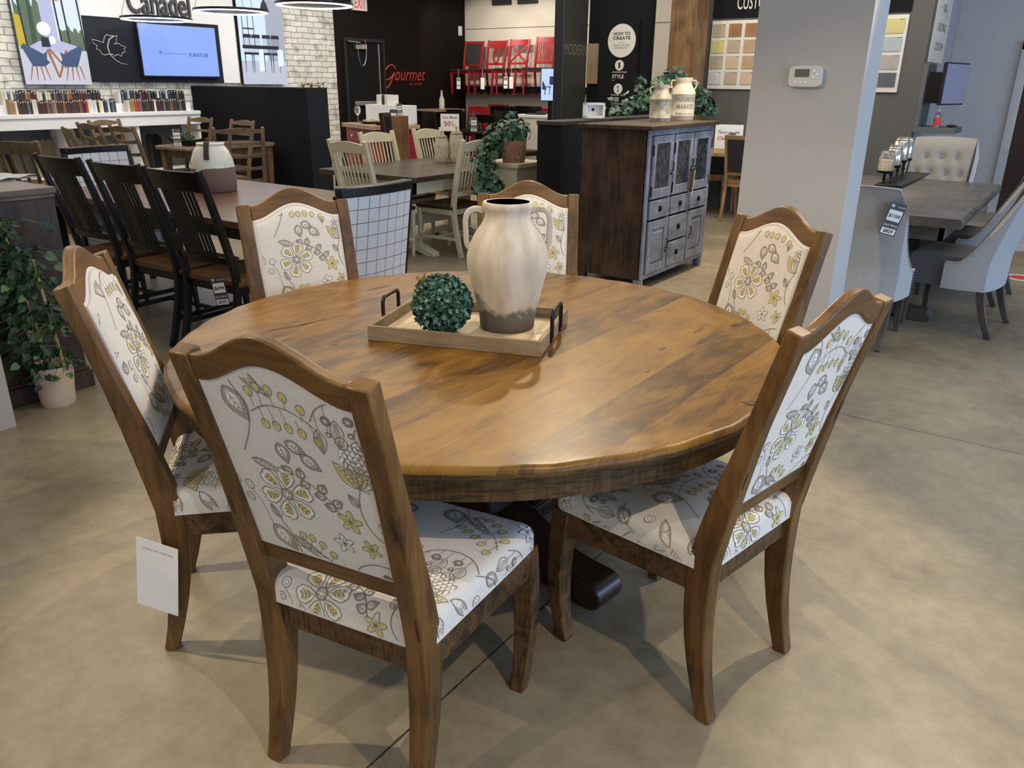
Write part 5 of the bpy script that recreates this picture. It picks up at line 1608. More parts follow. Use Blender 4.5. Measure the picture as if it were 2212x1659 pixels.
        for s in (-1, 1):
            m = MB(); m.strip([(s * .085 * sin(pi * k / 12) - s * .02, yl(zc) - .01 * cos(pi * k / 12) * 0 + (yl(zc - hz * cos(pi * k / 12)) - yl(zc)), zc - hz * cos(pi * k / 12)) for k in range(13)], .03, .014); m.build('oval_splat', frame, t)
    elif style == 'x':
        bar('top_rail', H - .11, H - .005, .022, .02); bar('back_rail', sz + .07, sz + .11, .018, .02)
        for s in (-1, 1):
            m = MB(); za, zb = sz + .10, H - .10; m.strip([(s * hw * .95 * (-1 + 2 * k / 8), yl(za + (zb - za) * k / 8) - .006 * s, za + (zb - za) * k / 8) for k in range(9)], .03, .014); m.build('cross_splat', frame, t)
    return t


def put(o, first, p, rz, label, group=None):
    """move the prototype the first time, copy it afterwards"""
    if not first.get(id(o)):
        first[id(o)] = 1; o.location = p; o.rotation_euler = (0, 0, rz); o['label'] = label
        if group: o['group'] = group
        return o
    return dup(o, p, rz, label, group)


FIRST = {}


def chair_at(o, pa, pb, H, rz, rake, label, group=None, k=1.0):
    """pa, pb: the two top corners as seen; H the height of the top"""
    a, b = G(pa[0], pa[1], H), G(pb[0], pb[1], H)
    c = (a + b) / 2
    f = Vector((-sin(rz), cos(rz), 0))
    c = c + f * rake
    c.x *= k; c.y *= k
    return put(o, FIRST, (c.x, c.y, 0), rz, label, group)


# --- long brown table with black slat chairs and plaid end chairs
gb = 'black slat-back chairs along the long brown table'
bc = wood_chair('slat_back_chair', 'x', gb, 'slat_black', 'black_paint', 'seat_wood', H=1.08, W=.25, rake=.17, splay=.10)
for (a, b, lab) in (((308, 357), (438, 368), 'black slat-back chair nearest the round table, price tag hanging from it'),
                    ((188, 345), (302, 352), 'black slat-back chair in the middle of the row of three'),
                    ((88, 330), (186, 338), 'black slat-back chair farthest left, next to the umber cabinet')):
    A, B = G(a[0], a[1], 1.08), G(b[0], b[1], 1.08)
    cx_ = (A.x + B.x) / 2
    put(bc, FIRST, (cx_, 2.66, 0), .04, lab)
bt = thing('dining_table', 'long brown-topped table with black base behind the black slat chairs', 'table', (-5.1, 3.47, 0))
m_ = MB(); m_.bb((-1.45, -.66, .722), (1.36, .66, .762)); m_.build('table_top', 'brown_top', bt, .006)
m_ = MB(); m_.bb((-1.30, -.52, .62), (1.20, -.50, .722)); m_.bb((-1.30, .50, .62), (1.20, .52, .722)); m_.bb((1.18, -.52, .62), (1.20, .52, .722)); m_.bb((-1.30, -.52, .62), (-1.28, .52, .722)); m_.build('apron', 'black_paint', bt)
for x in (-1.26, 1.16):
    for y in (-.48, .48):
        m_ = MB(); m_.bb((x - .045, y - .045, 0), (x + .045, y + .045, .722)); m_.build('leg', 'black_paint', bt, .006)


def plaid_chair(label, loc, rz):
    t = thing('plaid_chair', label, 'chair', loc, rz, 'plaid upholstered chairs with black frames')
    W, H = .238, 1.04
    yb = lambda z: -.10 * max(0, (z - .3) / .74) ** 1.1

    def back(u, v, d=0):
        x = (-1 + 2 * u) * W; z = .26 + v * (H - .045 - .26)
        return (x, yb(z) - .045 * (1 - (-1 + 2 * u) ** 2) * .7 - d, z)
    m = MB(); m.grid(lambda u, v: back(u, v, .022), 14, 12, 0); m.grid(lambda u, v: back(u, v, -.03), 14, 12, 0, True)
    for u in (0, 1): m.grid(lambda a, v, u=u: back(u, v, .022 - .052 * a), 1, 12, 0)
    m.grid(lambda u, a: back(u, 1, .022 - .052 * a), 14, 1); m.grid(lambda u, a: back(u, 0, .022 - .052 * a), 14, 1)
    m.build('back_cushion', 'plaid_a', t, smooth=50)
    m = MB(); m.strip([(x, back((x / W + 1) / 2, 1)[1] + .003, H - .022) for x in [(-1 + 2 * k / 12) * (W + .012) for k in range(13)]], .05, .062, (0, 0, 1)); m.build('top_frame', 'black_paint', t, .008)
    for s in (-1, 1):
        m = MB(); m.strip([(s * (W + .006), yb(z) + .006, z) for z in [.1 * k for k in range(0, 11)]], .032, .05); m.build('back_post', 'black_paint', t, .004)
        m = MB(); m.bb((s * W - .02 - .0, .42, 0), (s * W + .02, .46, .36)); m.build('leg', 'black_paint', t, .003)
    m = MB(); m.bb((-W, .0, .33), (W, .47, .47)); m.build('seat_cushion', 'plaid_a', t, .02)
    return t


a_, b_ = G(740, 404, 1.04), G(893, 392, 1.04)
PCx = (a_.x + b_.x) / 2
plaid_chair('pale plaid chair with black frame seen from behind, in front of the cream chairs', ((a_.x + b_.x) / 2 - .12, (a_.y + b_.y) / 2, 0), pi / 2)
a_, b_ = G(122, 320, 1.04), G(275, 312, 1.04)
plaid_chair('plaid chair with black frame at the far left end of the brown table', ((a_.x + b_.x) / 2 + .12, (a_.y + b_.y) / 2 , 0), -pi / 2)

cr_p = G(466, 412, .762)
ck = thing('stoneware_crock', 'two-tone stoneware crock with brown leather strap on the brown table', 'crock', (cr_p.x, cr_p.y, .7625), .2)
rk = pxm(46, ck.location)
m_ = MB(); m_.lathe([(1e-4, 0), (rk * .92, 0), (rk * .97, .01), (rk, .12), (rk * .99, .20), (rk * .93, .28), (rk * .78, .36), (rk * .64, .395), (rk * .60, .405), (rk * .62, .415), (rk * .63, .425), (rk * .60, .432), (rk * .53, .432), (rk * .52, .41), (rk * .7, .34), (1e-4, .33)], 40)
m_.v = [(x, y, z * pxm(100, ck.location) / .432 * 1.0) for x, y, z in m_.v]; hk = pxm(100, ck.location)
m_.build('jar', 'crock', ck, smooth=50)
for k, an in ((0, -1.05), (1, 2.1)):
    m_ = MB(); m_.strip([(rk * f * cos(an), rk * f * sin(an), hk * z) for f, z in ((.56, .97), (.60, 1.03), (.70, 1.02), (.80, .93), (.92, .80), (.97, .68))], .035, .005, (-sin(an), cos(an), 0)); m_.build('leather_strap', 'leather', ck)

# --- ladder-back set
gl = 'ladder-back wooden chairs in front of the black partition'
lc = wood_chair('ladder_back_chair', 'x', gl, 'ladder', 'ladder_wood', 'ladder_wood', H=1.08, W=.25, rake=.13, splay=.06)
for a, b, rz, lab in (((466, 276), (553, 272), 1.05, 'ladder-back chair at the right end, directly before the black partition, nearest one'),
                      ((383, 252), (443, 254), pi, 'ladder-back chair behind the taupe table, left of the black partition'),
                      ((472, 259), (532, 260), pi - .1, 'ladder-back chair half hidden behind the nearest one by the black partition'),
                      ((258, 270), (318, 270), -.05, 'ladder-back chair tilted at the near left of the taupe table, right one of two'),
                      ((187, 264), (243, 265), -.05, 'ladder-back chair tilted at the near left of the taupe table, left one of two'),
                      ((200, 250), (284, 248), -pi / 2 + .35, 'ladder-back chair at the far left end of the taupe table')):
    c = (G(a[0], a[1], 1.08) + G(b[0], b[1], 1.08)) / 2
    if c.x < -9.2: s = -9.2 / c.x; c = Vector((c.x * s, c.y * s, 0))
    if c.y > 6.75: c *= 6.75 / c.y
    put(lc, FIRST, (c.x, c.y, 0), rz, lab)
lp_ = G(405, 322, .76); lq_ = G(329, 314, .76); lw2 = min(.62, (lp_ - lq_).length / 2)
lt = thing('dining_table', 'taupe wooden table with the dough bowl, among the ladder-back chairs', 'table', (lp_.x - lw2, lp_.y + .69, 0), pi / 2)
m_ = MB(); tw_, td_ = .69, lw2
pl = [(tw_, -td_ * .55), (tw_ * .93, -td_ * .8), (tw_ * .8, -td_), (-tw_ * .8, -td_), (-tw_ * .95, -td_ * .8), (-tw_, -td_ * .5), (-tw_, td_ * .5), (-tw_ * .95, td_ * .8), (-tw_ * .8, td_), (tw_ * .8, td_), (tw_ * .95, td_ * .8), (tw_, td_ * .5)]
m_.prism(pl, .035, 0, 'XY', .727); m_.build('table_top', 'ladder_top', lt, .006)
m_ = MB(); ta_ = lw2 - .08; m_.bb((-.56, -ta_, .63), (.56, -ta_ + .02, .727)); m_.bb((-.56, ta_ - .02, .63), (.56, ta_, .727)); m_.bb((.54, -ta_, .63), (.56, ta_, .727)); m_.bb((-.56, -ta_, .63), (-.54, ta_, .727)); m_.build('apron', 'ladder_wood', lt)
for x in (-.54, .54):
    for y in (-lw2 + .11, lw2 - .11):
        m_ = MB(); m_.strip([(x, y, .727), (x, y, .55), (x, y, 0)], [.09, .085, .055], [.09, .085, .055]); m_.build('leg', 'ladder_wood', lt, .006)
bp0 = G(368, 300, .762); bp0 = Vector((lp_.x - lw2 - .02, lp_.y + .30, .762))
bw_ = thing('dough_bowl', 'long wooden dough bowl with a small green plant on the taupe table', 'bowl', (bp0.x, bp0.y, .7635), .5)
m_ = MB(); L_ = pxm(43, bp0)
m_.grid(lambda u, v: ((-1 + 2 * u) * L_, (-1 + 2 * v) * .12 * (1 - .5 * (-1 + 2 * u) ** 2), .012 + .045 * (abs(-1 + 2 * v) ** 2) + .05 * abs(-1 + 2 * u) ** 2.2), 16, 8)
m_.grid(lambda u, v: ((-1 + 2 * u) * L_, (-1 + 2 * v) * .125 * (1 - .5 * (-1 + 2 * u) ** 2), .0 + .045 * (abs(-1 + 2 * v) ** 2) + .05 * abs(-1 + 2 * u) ** 2.2), 16, 8, 0, True)
m_.build('bowl', 'leather', bw_, smooth=60)
m_ = MB(); scatter_leaves(m_, sph(260, .085, (0, 0, .0)), .03, (0, 1)); m_.v = [(a, b, max(-.045, c)) for a, b, c in m_.v]; m_.ball((0, 0, 0), .05, 10, 0)
pb_ = m_.build('faux_plant', ['leaf', 'leaf_pale'], smooth=0); pb_.location = (bp0.x - .03, bp0.y, .8235); tag(pb_, 'small round green plant sitting in the wooden dough bowl', 'plant')


def price_tag(label, p, w, rz, l1, l2, tilt=0, name='price_tag', string=.0):
    """charcoal card with a big price and a sale price below it"""
    t = thing(name, label, 'price tag', p, rz)
    t.rotation_euler = (0, tilt, rz)
    h = w * 2.05
    m = MB(); m.bb((-w / 2, 0, -h), (w / 2, .0012, 0)); m.build('card', 'tag_grey', t)
    m = MB(); m.bb((-w * .42, -.0006, -h * .56), (w * .42, 0, -h * .22)); m.bb((-w * .44, -.0006, -h * .97), (w * .44, 0, -h * .79)); m.build('price_label', 'paper', t)
    m = MB(); letter(m, l1, -w * .36, -h * .47, w * .72, h * .13, -.0009, bold=.03); letter(m, l2, -w * .3, -h * .945, w * .60, h * .12, -.0009, bold=.03); m.build('price_lettering', 'ink_black', t, smooth=0)
    m = MB(); letter(m, 'SALE PRICE', -w * .44, -h * .73, w * .88, h * .07, -.0009, bold=.02); letter(m, 'Canadel', -w * .05, -h * .13, w * .5, h * .06, -.0009)
    m.add([(-w * .32 + w * .1 * cos(a) * (1 + .35 * cos(5 * a)), -.0009, -h * .10 + w * .1 * sin(a) * (1 + .35 * cos(5 * a))) for a in [2 * pi * k / 30 for k in range(30)]], [tuple(range(30))]); m.build('header_lettering', 'offwhite', t, smooth=0)
    if string:
        m = MB(); m.tube([(0, .0006, -.004), (.003, .001, string * .5), (0, .0015, string)], .0008, 4); m.build('string', 'ink_black', t)
    return t


pd_ = Vector((0, 0, EYE)) + _ray(467, 598) * (4.36 / _ray(467, 598).dot(RZ @ _f))
price_tag('charcoal price tag reading $699 and $529 on the nearest black slat chair', pd_, pxm(31, pd_), YAW - .1, '$699', '$529', radians(-8), string=.07)
pd_ = G(368, 279, .90); bq = bw_.location
price_tag('pale folded price tag standing beside the dough bowl on the taupe table', (bq.x + .02, bq.y - .16, .762 + .205), .10, YAW, '$2439', '$1529').name = 'price_tag'

# --- driftwood slat chairs at far left
gs_ = 'brown slat-back chairs at the left edge'
sc_ = wood_chair('brown_slat_chair', 'x', gs_, 'slat', 'ladder_wood', 'ladder_wood', H=1.06, W=.25, n=5, rake=.12)
c = (G(-15, 302, 1.06) + G(88, 302, 1.06)) / 2; put(sc_, FIRST, (c.x, c.y, 0), .55, 'brown slat-back chair at the left edge, above the umber cabinet, nearest of its kind')
c = (G(147, 273, 1.06) + G(198, 277, 1.06)) / 2; put(sc_, FIRST, (c.x, c.y, 0), -.3, 'brown slat-back chair between the fabric samples and the tilted ladder-back chairs')
c = (G(-32, 276, 1.06) + G(18, 273, 1.06)) / 2; put(sc_, FIRST, (c.x, c.y, 0), -.2, 'brown slat-back chair cut off by the left edge of the view, farther one')
c = (G(-40, 264, 1.08) + G(16, 264, 1.08)) / 2; c *= 9.3 / abs(c.x)
bc2 = dup(bc, (c.x, c.y, 0), .1, 'black slat-back chair cut off at the left edge, behind the brown ones', gb)

# --- umber cabinet at the left edge with cloth, and the potted plant
hy = G(195, 832, 0)
hb_ = thing('cabinet', 'umber wooden cabinet at the left edge with a white cloth on top', 'cabinet', (hy.x, hy.y, 0))
zc = .93
q = _ray(112, 403); t_ = hypot(hy.x, hy.y) / hypot(q.x, q.y); zc = EYE + q.z * t_
m_ = MB(); m_.bb((-.55, -2.0, .08), (0, 0, zc - .05)); m_.build('body', 'hutch', hb_, .003)
m_ = MB(); m_.bb((-.57, -2.02, 0), (.02, .02, .09)); m_.bb((-.56, -2.01, .09), (.01, .01, .11)); m_.build('base_moulding', 'hutch', hb_, .004)
m_ = MB(); m_.bb((-.58, -2.03, zc - .03), (.018, .01, zc)); m_.bb((-.565, -2.015, zc - .05), (.008, .004, zc - .03)); m_.build('top_board', 'hutch_top', hb_, .004)
cl = G(20, 385, zc)
m_ = MB(); m_.grid(lambda u, v: ((-.12 + .24 * u), (-.30 + .5 * v) * 1, .012 + .006 * sin(u * 9) * sin(v * 7) + .004 * sin(23 * v)), 14, 16); m_.grid(lambda u, v: ((-.12 + .24 * u), (-.30 + .5 * v) * 1, .0), 14, 16, 0, True)
o = m_.build('napkin', 'cloth_white', smooth=60); o.location = (cl.x, cl.y - .1, zc + .0005); o.rotation_euler = (0, 0, .4); tag(o, 'folded white cloth lying on the umber cabinet', 'napkin')

pp_ = G(120, 886, 0)
pr0 = pxm(41, pp_ + Vector((0, .1, .1)))
pl_ = thing('potted_plant', 'climbing potted plant with dark variegated leaves on bamboo canes', 'plant', (pp_.x - .085, pp_.y + .06, 0))
m_ = MB(); hp = .205
m_.lathe([(1e-4, 0), (pr0 * .80, 0), (pr0 * .83, .012), (pr0 * .87, .05), (pr0 * .86, .055), (pr0 * .97, hp * .72), (pr0 * .97, hp * .76), (pr0 * 1.0, hp * .80), (pr0 * 1.04, hp), (pr0 * 1.0, hp), (pr0 * .95, hp * .85), (1e-4, hp * .84)], 36); m_.build('pot', 'pot', pl_, smooth=45)
m_ = MB(); m_.lathe([(pr0 * .95, 0), (1e-4, .004)], 24, 0, (0, 0, hp * .85)); m_.build('soil', 'soil', pl_)
canes = []
for (b, top) in (((.01, -.01), PX(0, 480, pl_.location.x - .05)), ((.07, .03), PX(70, 560, pl_.location.x + .02))):
    tp_ = Vector(top) - pl_.location
    m_ = MB(); P0, P1 = Vector((b[0], b[1], hp * .85)), Vector(tp_)
    m_.tube([P0 + (P1 - P0) * k / 6 for k in range(7)], [.0085, .008, .0085, .0075, .008, .0072, .0075], 8); m_.build('bamboo_cane', 'stem', pl_); canes.append((P0, P1))
lf = MB(); vine = MB()


def heart(mb, p, d, n_, L, m=0):
    n_ = n_.normalized(); d = (d - n_ * d.dot(n_)).normalized(); s = d.cross(n_)
    o = [(0, 0, 0), (-.10, .22, .02), (.12, .42, .05), (.45, .40, .03), (.75, .22, 0), (1, 0, -.06), (.75, -.22, 0), (.45, -.40, .03), (.12, -.42, .05), (-.10, -.22, .02)]
    v = [p + d * a * L + s * b * L + n_ * c * L for a, b, c in o] + [p + d * .45 * L - n_ * .03 * L]
    mb.add([tuple(a) for a in v], [(10, i, (i + 1) % 10) for i in range(10)], m)


for k in range(520):
    P0, P1 = canes[0] if R.random() < .7 else canes[1]
    t = R.random() ** .85 * 1.05; c = P0 + (P1 - P0) * t
    rad = (.06 + .10 * sin(pi * min(1, t))) * R.uniform(.25, 1.1); a = R.uniform(0, 2 * pi)
    off = Vector((cos(a) * rad * .9 + .01, sin(a) * rad * 1.15 - .055, R.uniform(-.05, .03)))
    p = c + off; p.x = max(p.x, -.10); p.z = max(p.z, .1)
    dr_ = Vector((off.x, off.y, -R.uniform(.02, .18))); nr = Vector((R.uniform(.1, 1), R.uniform(-1, .2), R.uniform(0, 1)))
    heart(lf, p, dr_, nr, R.uniform(.026, .050), 1 if R.random() < .14 else 0)
    if k % 3 == 0: vine.tube([c, (c + p) / 2 + Vector((0, 0, .03)), p], .0016, 4)
for k in range(7):
    a = R.uniform(-1, .8); p0 = canes[0][0] + (canes[0][1] - canes[0][0]) * R.uniform(.6, .95); e = p0 + Vector((.05, .12 + .08 * R.random(), .03)); vine.tube([p0, (p0 + e) / 2 + Vector((0, 0, .05)), e], .0018, 4); heart(lf, e, Vector((.3, 1, -1)), Vector((1, -.4, .4)), .055, k % 2)
lf.build('foliage', ['leaf', 'leaf_pale'], pl_, smooth=0); vine.build('vine_stems', 'leaf_pale', pl_)

# --- cream set
gc_ = 'cream slat-back chairs round the dark-topped cream table'
cc = wood_chair('cream_slat_chair', 'x', gc_, 'slat_cream', 'cream', 'cream_seat', H=1.05, W=.245, n=8, rake=.13, splay=.08, pw=.04)
cd_ = [((713, 300), (808, 310), -.05, 'cream slat-back chair with its back to the viewer, left of the dark-topped table'),
       ((768, 285), (856, 284), -pi / 2, 'cream slat-back chair beyond the red island, middle of the three'),
       ((870, 280), (950, 276), -pi / 2, 'cream slat-back chair farthest back, left of the canisters'),
       ((1003, 306), (1055, 296), pi / 2, 'cream slat-back chair right of the canisters, beside the hanging ivy')]
cpos = []
for a, b, rz, lab in cd_:
    o = chair_at(cc, a, b, 1.045, rz, .13, lab); cpos.append(o)
e1 = cw(4.45 * 0, 0)
cpos[3].location = (-4.62, 5.86, 0); cpos[2].location.y += .09; cpos[0].location.x -= .06
n1 = G(905, 387, .76) + Vector((-.10, .06, 0))
ct = thing('dining_table', 'cream trestle table with dark plank top and two canisters on it', 'table', (n1.x, n1.y, 0))
m_ = MB(); m_.bb((-1.18, 0, .712), (0, 1.75, .76)); m_.build('table_top', 'cream_top', ct, .006)
m_ = MB()
for a, b in (((-1.08, .1), (-.1, .13)), ((-1.08, 1.62), (-.1, 1.65)), ((-.13, .1), (-.1, 1.65)), ((-1.08, .1), (-1.05, 1.65))): m_.bb((a[0], a[1], .60), (b[0], b[1], .712))
m_.build('apron', 'cream', ct)
for y in (.42, 1.33):
    m_ = MB(); m_.bb((-.70, y - .05, .10), (-.48, y + .05, .60)); m_.build('trestle_post', 'cream', ct, .008)
    m_ = MB()
    pl = [(-1.04, 0), (-1.04, .035), (-.85, .10), (-.70, .14), (-.48, .14), (-.33, .10), (-.14, .035), (-.14, 0), (-.24, 0), (-.40, .05), (-.78, .05), (-.94, 0)]
    m_.prism(pl, .09, 0, 'XZ', y - .045); m_.build('trestle_foot', 'cream', ct, .006)
m_ = MB(); m_.bb((-.62, .42, .22), (-.56, 1.33, .32)); m_.build('stretcher', 'cream', ct)
gj = 'cream ceramic canisters on the dark-topped table'
for px, py, hh, wpx, lab in ((957, 351, 68, 31, 'shorter cream ceramic canister with brown lid, left one of two'), (989, 351, 77, 33, 'taller cream ceramic canister with brown lid, right one of two')):
    p = G(px, py, .76); r_ = pxm(wpx / 2, p); H_ = pxm(hh, p)
    t = thing('canister', lab, 'canister', (p.x - .05, p.y + r_ * .6, .7605), 0, gj)
    m = MB(); m.lathe([(1e-4, 0), (r_ * .86, 0), (r_ * .92, .02 * H_), (r_, .2 * H_), (r_, .5 * H_), (r_ * .96, .60 * H_), (r_ * .84, .68 * H_), (r_ * .86, .70 * H_), (r_ * .8, .73 * H_), (1e-4, .74 * H_)], 28)
    for j in range(3):
        for i in range(10):
            a = 2 * pi * (i + .5 * (j % 2)) / 10; z = H_ * (.14 + .16 * j); rr = r_ * 1.0
            m.tube([(rr * cos(a), rr * sin(a), z + .07 * H_), (rr * cos(a - .13), rr * sin(a - .13), z), (rr * cos(a), rr * sin(a), z - .05 * H_), (rr * cos(a + .13), rr * sin(a + .13), z)], .003, 4, closed=True)
    m.build('jar', 'ceramic', t, smooth=50)
    m = MB(); m.lathe([(r_ * .78, .735 * H_), (r_ * .82, .75 * H_), (r_ * .70, .80 * H_), (r_ * .4, .84 * H_), (1e-4, .845 * H_)], 24); lid = m.build('lid', 'ceramic_brown', t, smooth=50)
    m = MB(); m.lathe([(r_ * .12, .84 * H_), (r_ * .10, .88 * H_), (r_ * .24, .93 * H_), (r_ * .18, .98 * H_), (1e-4, H_)], 14); m.build('knob', 'ceramic', lid, smooth=50)

# --- red kitchen island
i0 = G(712, 272, .93); i1 = G(806, 272, .93)
isl = thing('kitchen_island', 'red kitchen island with striped butcher block top beside the partition', 'kitchen island', (i1.x, i1.y, 0), radians(-20))
m_ = MB(); m_.bb((-1.1, 0, .87), (0, .75, .93)); m_.build('butcher_block', 'butcher', isl, .006)
m_ = MB(); m_.bb((-1.05, .05, .0), (-.05, .70, .87)); m_.build('body', 'red_dark', isl, .004)
for k in range(2):
    m_ = MB(); m_.bb((-1.02 + k * .49, .035, .68), (-.56 + k * .49, .05, .84)); dro_ = m_.build('drawer', 'red_dark', isl, .004)
    m_ = MB(); m_.ball((-.79 + k * .49, .02, .755), .018, 10); m_.build('knob', 'white', dro_)
    m_ = MB(); m_.bb((-1.02 + k * .49, .035, .10), (-.56 + k * .49, .05, .65)); m_.build('cabinet_door', 'red_dark', isl, .004)
Mi = isl.matrix_basis
isl_m = Matrix.Translation(isl.location) @ Matrix.Rotation(radians(-20), 4, 'Z')
def on_island(x, y): return tuple(isl_m @ Vector((x, y, .9305)))
t = thing('cheese_plate', 'dark plate of pale cheese on the butcher block of the red island', 'plate', on_island(-.62, .25))
m_ = MB(); m_.lathe([(1e-4, .004), (.10, .004), (.17, .028), (.165, .032), (.10, .010), (1e-4, .010)], 24); m_.build('plate', 'black_seat', t, smooth=50)
m_ = MB()
for k in range(14): m_.box((R.uniform(-.11, .11), R.uniform(-.08, .08), .03 + R.uniform(0, .02)), (.05, .04, .022))
m_.build('cheese', 'cream', t)
t = thing('fruit_bowl', 'low black wire bowl holding lemons on the red island', 'bowl', on_island(-.20, .25))
m_ = MB(); m_.lathe([(1e-4, 0), (.08, 0), (.155, .04), (.15, .045), (.08, .006), (1e-4, .006)], 24); m_.build('bowl', 'metal_black', t, smooth=50)
for k, (x, y, z) in enumerate(((-.08, 0, .045), (.0, -.03, .05), (.08, 0, .045), (0, .06, .045), (-.04, .02, .085), (.045, .02, .08))):
    p = isl_m @ Vector((-.20 + x, .25 + y, .9305 + z)); m = MB(); m.ball((0, 0, 0), .038, 12, 0, .85); o = m.build('lemon', 'lemon', smooth=60); o.location = p; tag(o, 'yellow lemon in the black bowl on the red island', 'lemon', 'lemons in the bowl on the red island')
t = thing('wine_glass', 'clear wine glass at the left end of the red island', 'glass', on_island(-.98, .22))
m_ = MB(); m_.lathe([(.035, 0), (.004, .006), (.004, .10), (.03, .12), (.048, .16), (.046, .20), (.036, .235)], 20); m_.build('glass', 'clear', t, smooth=60)
wbx = thing('display_box', 'grey-white box with small price card on the back of the red island', 'box', on_island(-.62, .56))
m_ = MB(); m_.bb((-.40, -.08, 0), (.42, .16, .26)); m_.build('box', 'white', wbx, .004)
m_ = MB(); m_.bb((.10, -.083, .06), (.25, -.081, .20)); m_.build('price_label', 'tag_grey', wbx)
m_ = MB(); m_.bb((.12, -.085, .08), (.23, -.083, .15)); m_.build('lettering', 'paper', wbx)
for k in range(4):
    m = MB(); m.bb((-.035, -.1, 0), (.035, .1, .14)); o = m.build('cookbook', ['offwhite', 'white', 'ink_black', 'offwhite'][k], bevel=.003); o.location = isl_m @ Vector((-.86 + .09 * k, .60, .9305 + .261)); o.rotation_euler = (0, 0, radians(-20))
    tag(o, '%s book standing on the box on the red island, %s from the left' % (('cream', 'white', 'black', 'ivory')[k], ('first', 'second', 'third', 'fourth')[k]), 'book', 'books on the island box')

# --- black tables and chairs in the middle distance
gk = 'low-back black chairs at the black tables'
kc = wood_chair('black_low_back_chair', 'x', gk, 'low', 'black_paint', 'black_seat', H=1.0, W=.25, rake=.12, splay=.08, stretch=False)
for px, py, Y_, rz, lab in ((922, 240, 10.6, -.2, 'black low-back chair behind the cream chairs, left of the 50% sign'),
                            (968, 236, 11.5, .3, 'black low-back chair behind the 50% sign, beside the white bottle'),
                            (1053, 248, 11.55, -.1, 'black low-back chair right of the 50% sign'),
                            (1095, 240, 10.6, -.15, 'black low-back chair above the ivy basket'),
                            (1085, 229, 12.0, .1, 'black low-back chair rear of the one above the ivy basket'),
                            (1140, 229, 12.0, .2, 'black low-back chair in front of the low red chairs, far right')):
    p = PY(px, py, Y_)
    o = put(kc, FIRST, (p.x, p.y + .1, 0), rz, lab); o.scale = (1, 1, p.z / 1.0)
kp = G(1010, 284, .76)
kt = thing('round_black_table', 'round black pedestal table carrying the Floor Model 50% OFF sign', 'table', (kp.x - .08, kp.y + .42, 0))
m_ = MB(); m_.lathe([(1e-4, .725), (.52, .725), (.54, .735), (.54, .755), (.53, .76), (1e-4, .76)], 48); m_.build('table_top', 'black_paint', kt, smooth=40)
m_ = MB(); m_.lathe([(.30, 0), (.28, .04), (.08, .08), (.07, .66), (.2, .724), (1e-4, .724)], 24); m_.build('pedestal', 'black_paint', kt, smooth=40)


def stand_sign(name, label, p, w, h, rz, lines):
    t = thing(name, label, 'sign', p, rz)
    m = MB(); m.bb((-w / 2, -.004, 0), (w / 2, .0, h)); m.bb((-w / 2, -.004, 0), (w / 2, .06, .004)); m.build('card', 'paper', t)
    for k, (tx, x, z, ww, hh, mt) in enumerate(lines):
        m = MB(); letter(m, tx, -w / 2 + x * w, z * h, ww * w, hh * h, -.0055, bold=.015); m.build('lettering', mt, t, smooth=0)
    return t


sp_ = G(974, 284, .765); sw = pxm(40, sp_)
stand_sign('table_sign', 'white table sign reading Floor Model 50% OFF', (sp_.x - .10, sp_.y + .10, .7605), sw * 1.02, pxm(36, sp_), YAW - .12, [('Floor Model', .1, .72, .8, .15, 'ink_grey'), ('50', .18, .30, .36, .28, 'ink_red'), ('%', .58, .42, .1, .14, 'ink_red'), ('OFF', .60, .28, .22, .12, 'ink_grey')])
pt_ = G(1001, 280, .9); price_tag('dark price tag standing just right of the 50% sign', (sp_.x + sw * .80, sp_.y + .30, .761 + .226), .11, YAW, '$999', '$749')
pv = G(1014, 283, .76)
o = thing('faux_plant', 'small round green plant on the round black table', 'plant', (pv.x - .04, pv.y + .16, .7605))
m_ = MB(); scatter_leaves(m_, sph(200, .09, (0, 0, .10)), .035, (0, 1)); m_.ball((0, 0, .10), .06, 10, 0); m_.v = [(a, b, max(.001, c)) for a, b, c in m_.v]; m_.build('foliage', ['leaf', 'leaf_pale'], o, smooth=0)
o = thing('black_vase', 'black hourglass vase on the round black table', 'vase', (kp.x + .25, kp.y + .5, .7605))
m_ = MB(); m_.lathe([(1e-4, 0), (.06, 0), (.07, .05), (.03, .15), (.055, .24), (.08, .28), (.07, .28), (.03, .16), (1e-4, .15)], 20); m_.build('body', 'black_paint', o, smooth=50)

# far dining table with bottle, brown bench-height panels
fp_ = G(970, 240, 1.0)
ft_ = thing('counter_table', 'far high table with pale wood top holding the white bottle', 'table', (PX(925, 238, -9.7).x, PX(925, 238, -9.7).y, 0), 0)
zft = PX(925, 236, -9.7).z
m_ = MB(); m_.bb((-.22, -.35, zft - .04), (.22, .75, zft)); m_.build('table_top', 'tan', ft_)
for x in (-.18, .18):
    for y in (-.31, .71):
        m_ = MB(); m_.bb((x - .03, y - .03, 0), (x + .03, y + .03, zft - .04)); m_.build('leg', 'black_paint', ft_)
o = thing('bottle', 'white glass bottle standing on the far pale table', 'bottle', (ft_.location.x + .02, ft_.location.y + .35, zft + .0005)); 
m_ = MB(); m_.lathe([(1e-4, 0), (.045, 0), (.048, .02), (.048, .15), (.02, .22), (.018, .30), (.022, .305), (.018, .31), (1e-4, .31)], 20); m_.build('bottle_body', 'offwhite', o, smooth=50)
wp0 = PX(860, 262, -7.9)
bkx = thing('bookcase_end', 'honey wood cabinet end behind the cream chairs with a price tag on it', 'cabinet', (wp0.x, wp0.y, 0))
m_ = MB(); m_.bb((-.1, -.16, 0), (.1, .10, PX(860, 250, -7.9).z)); m_.build('body', 'post_wood', bkx, .003)
mr = thing('leaning_mirror', 'dark framed tall panel leaning beside the honey wood cabinet', 'mirror', (PX(852, 330, -7.4).x, PX(852, 330, -7.4).y, 0), radians(102))
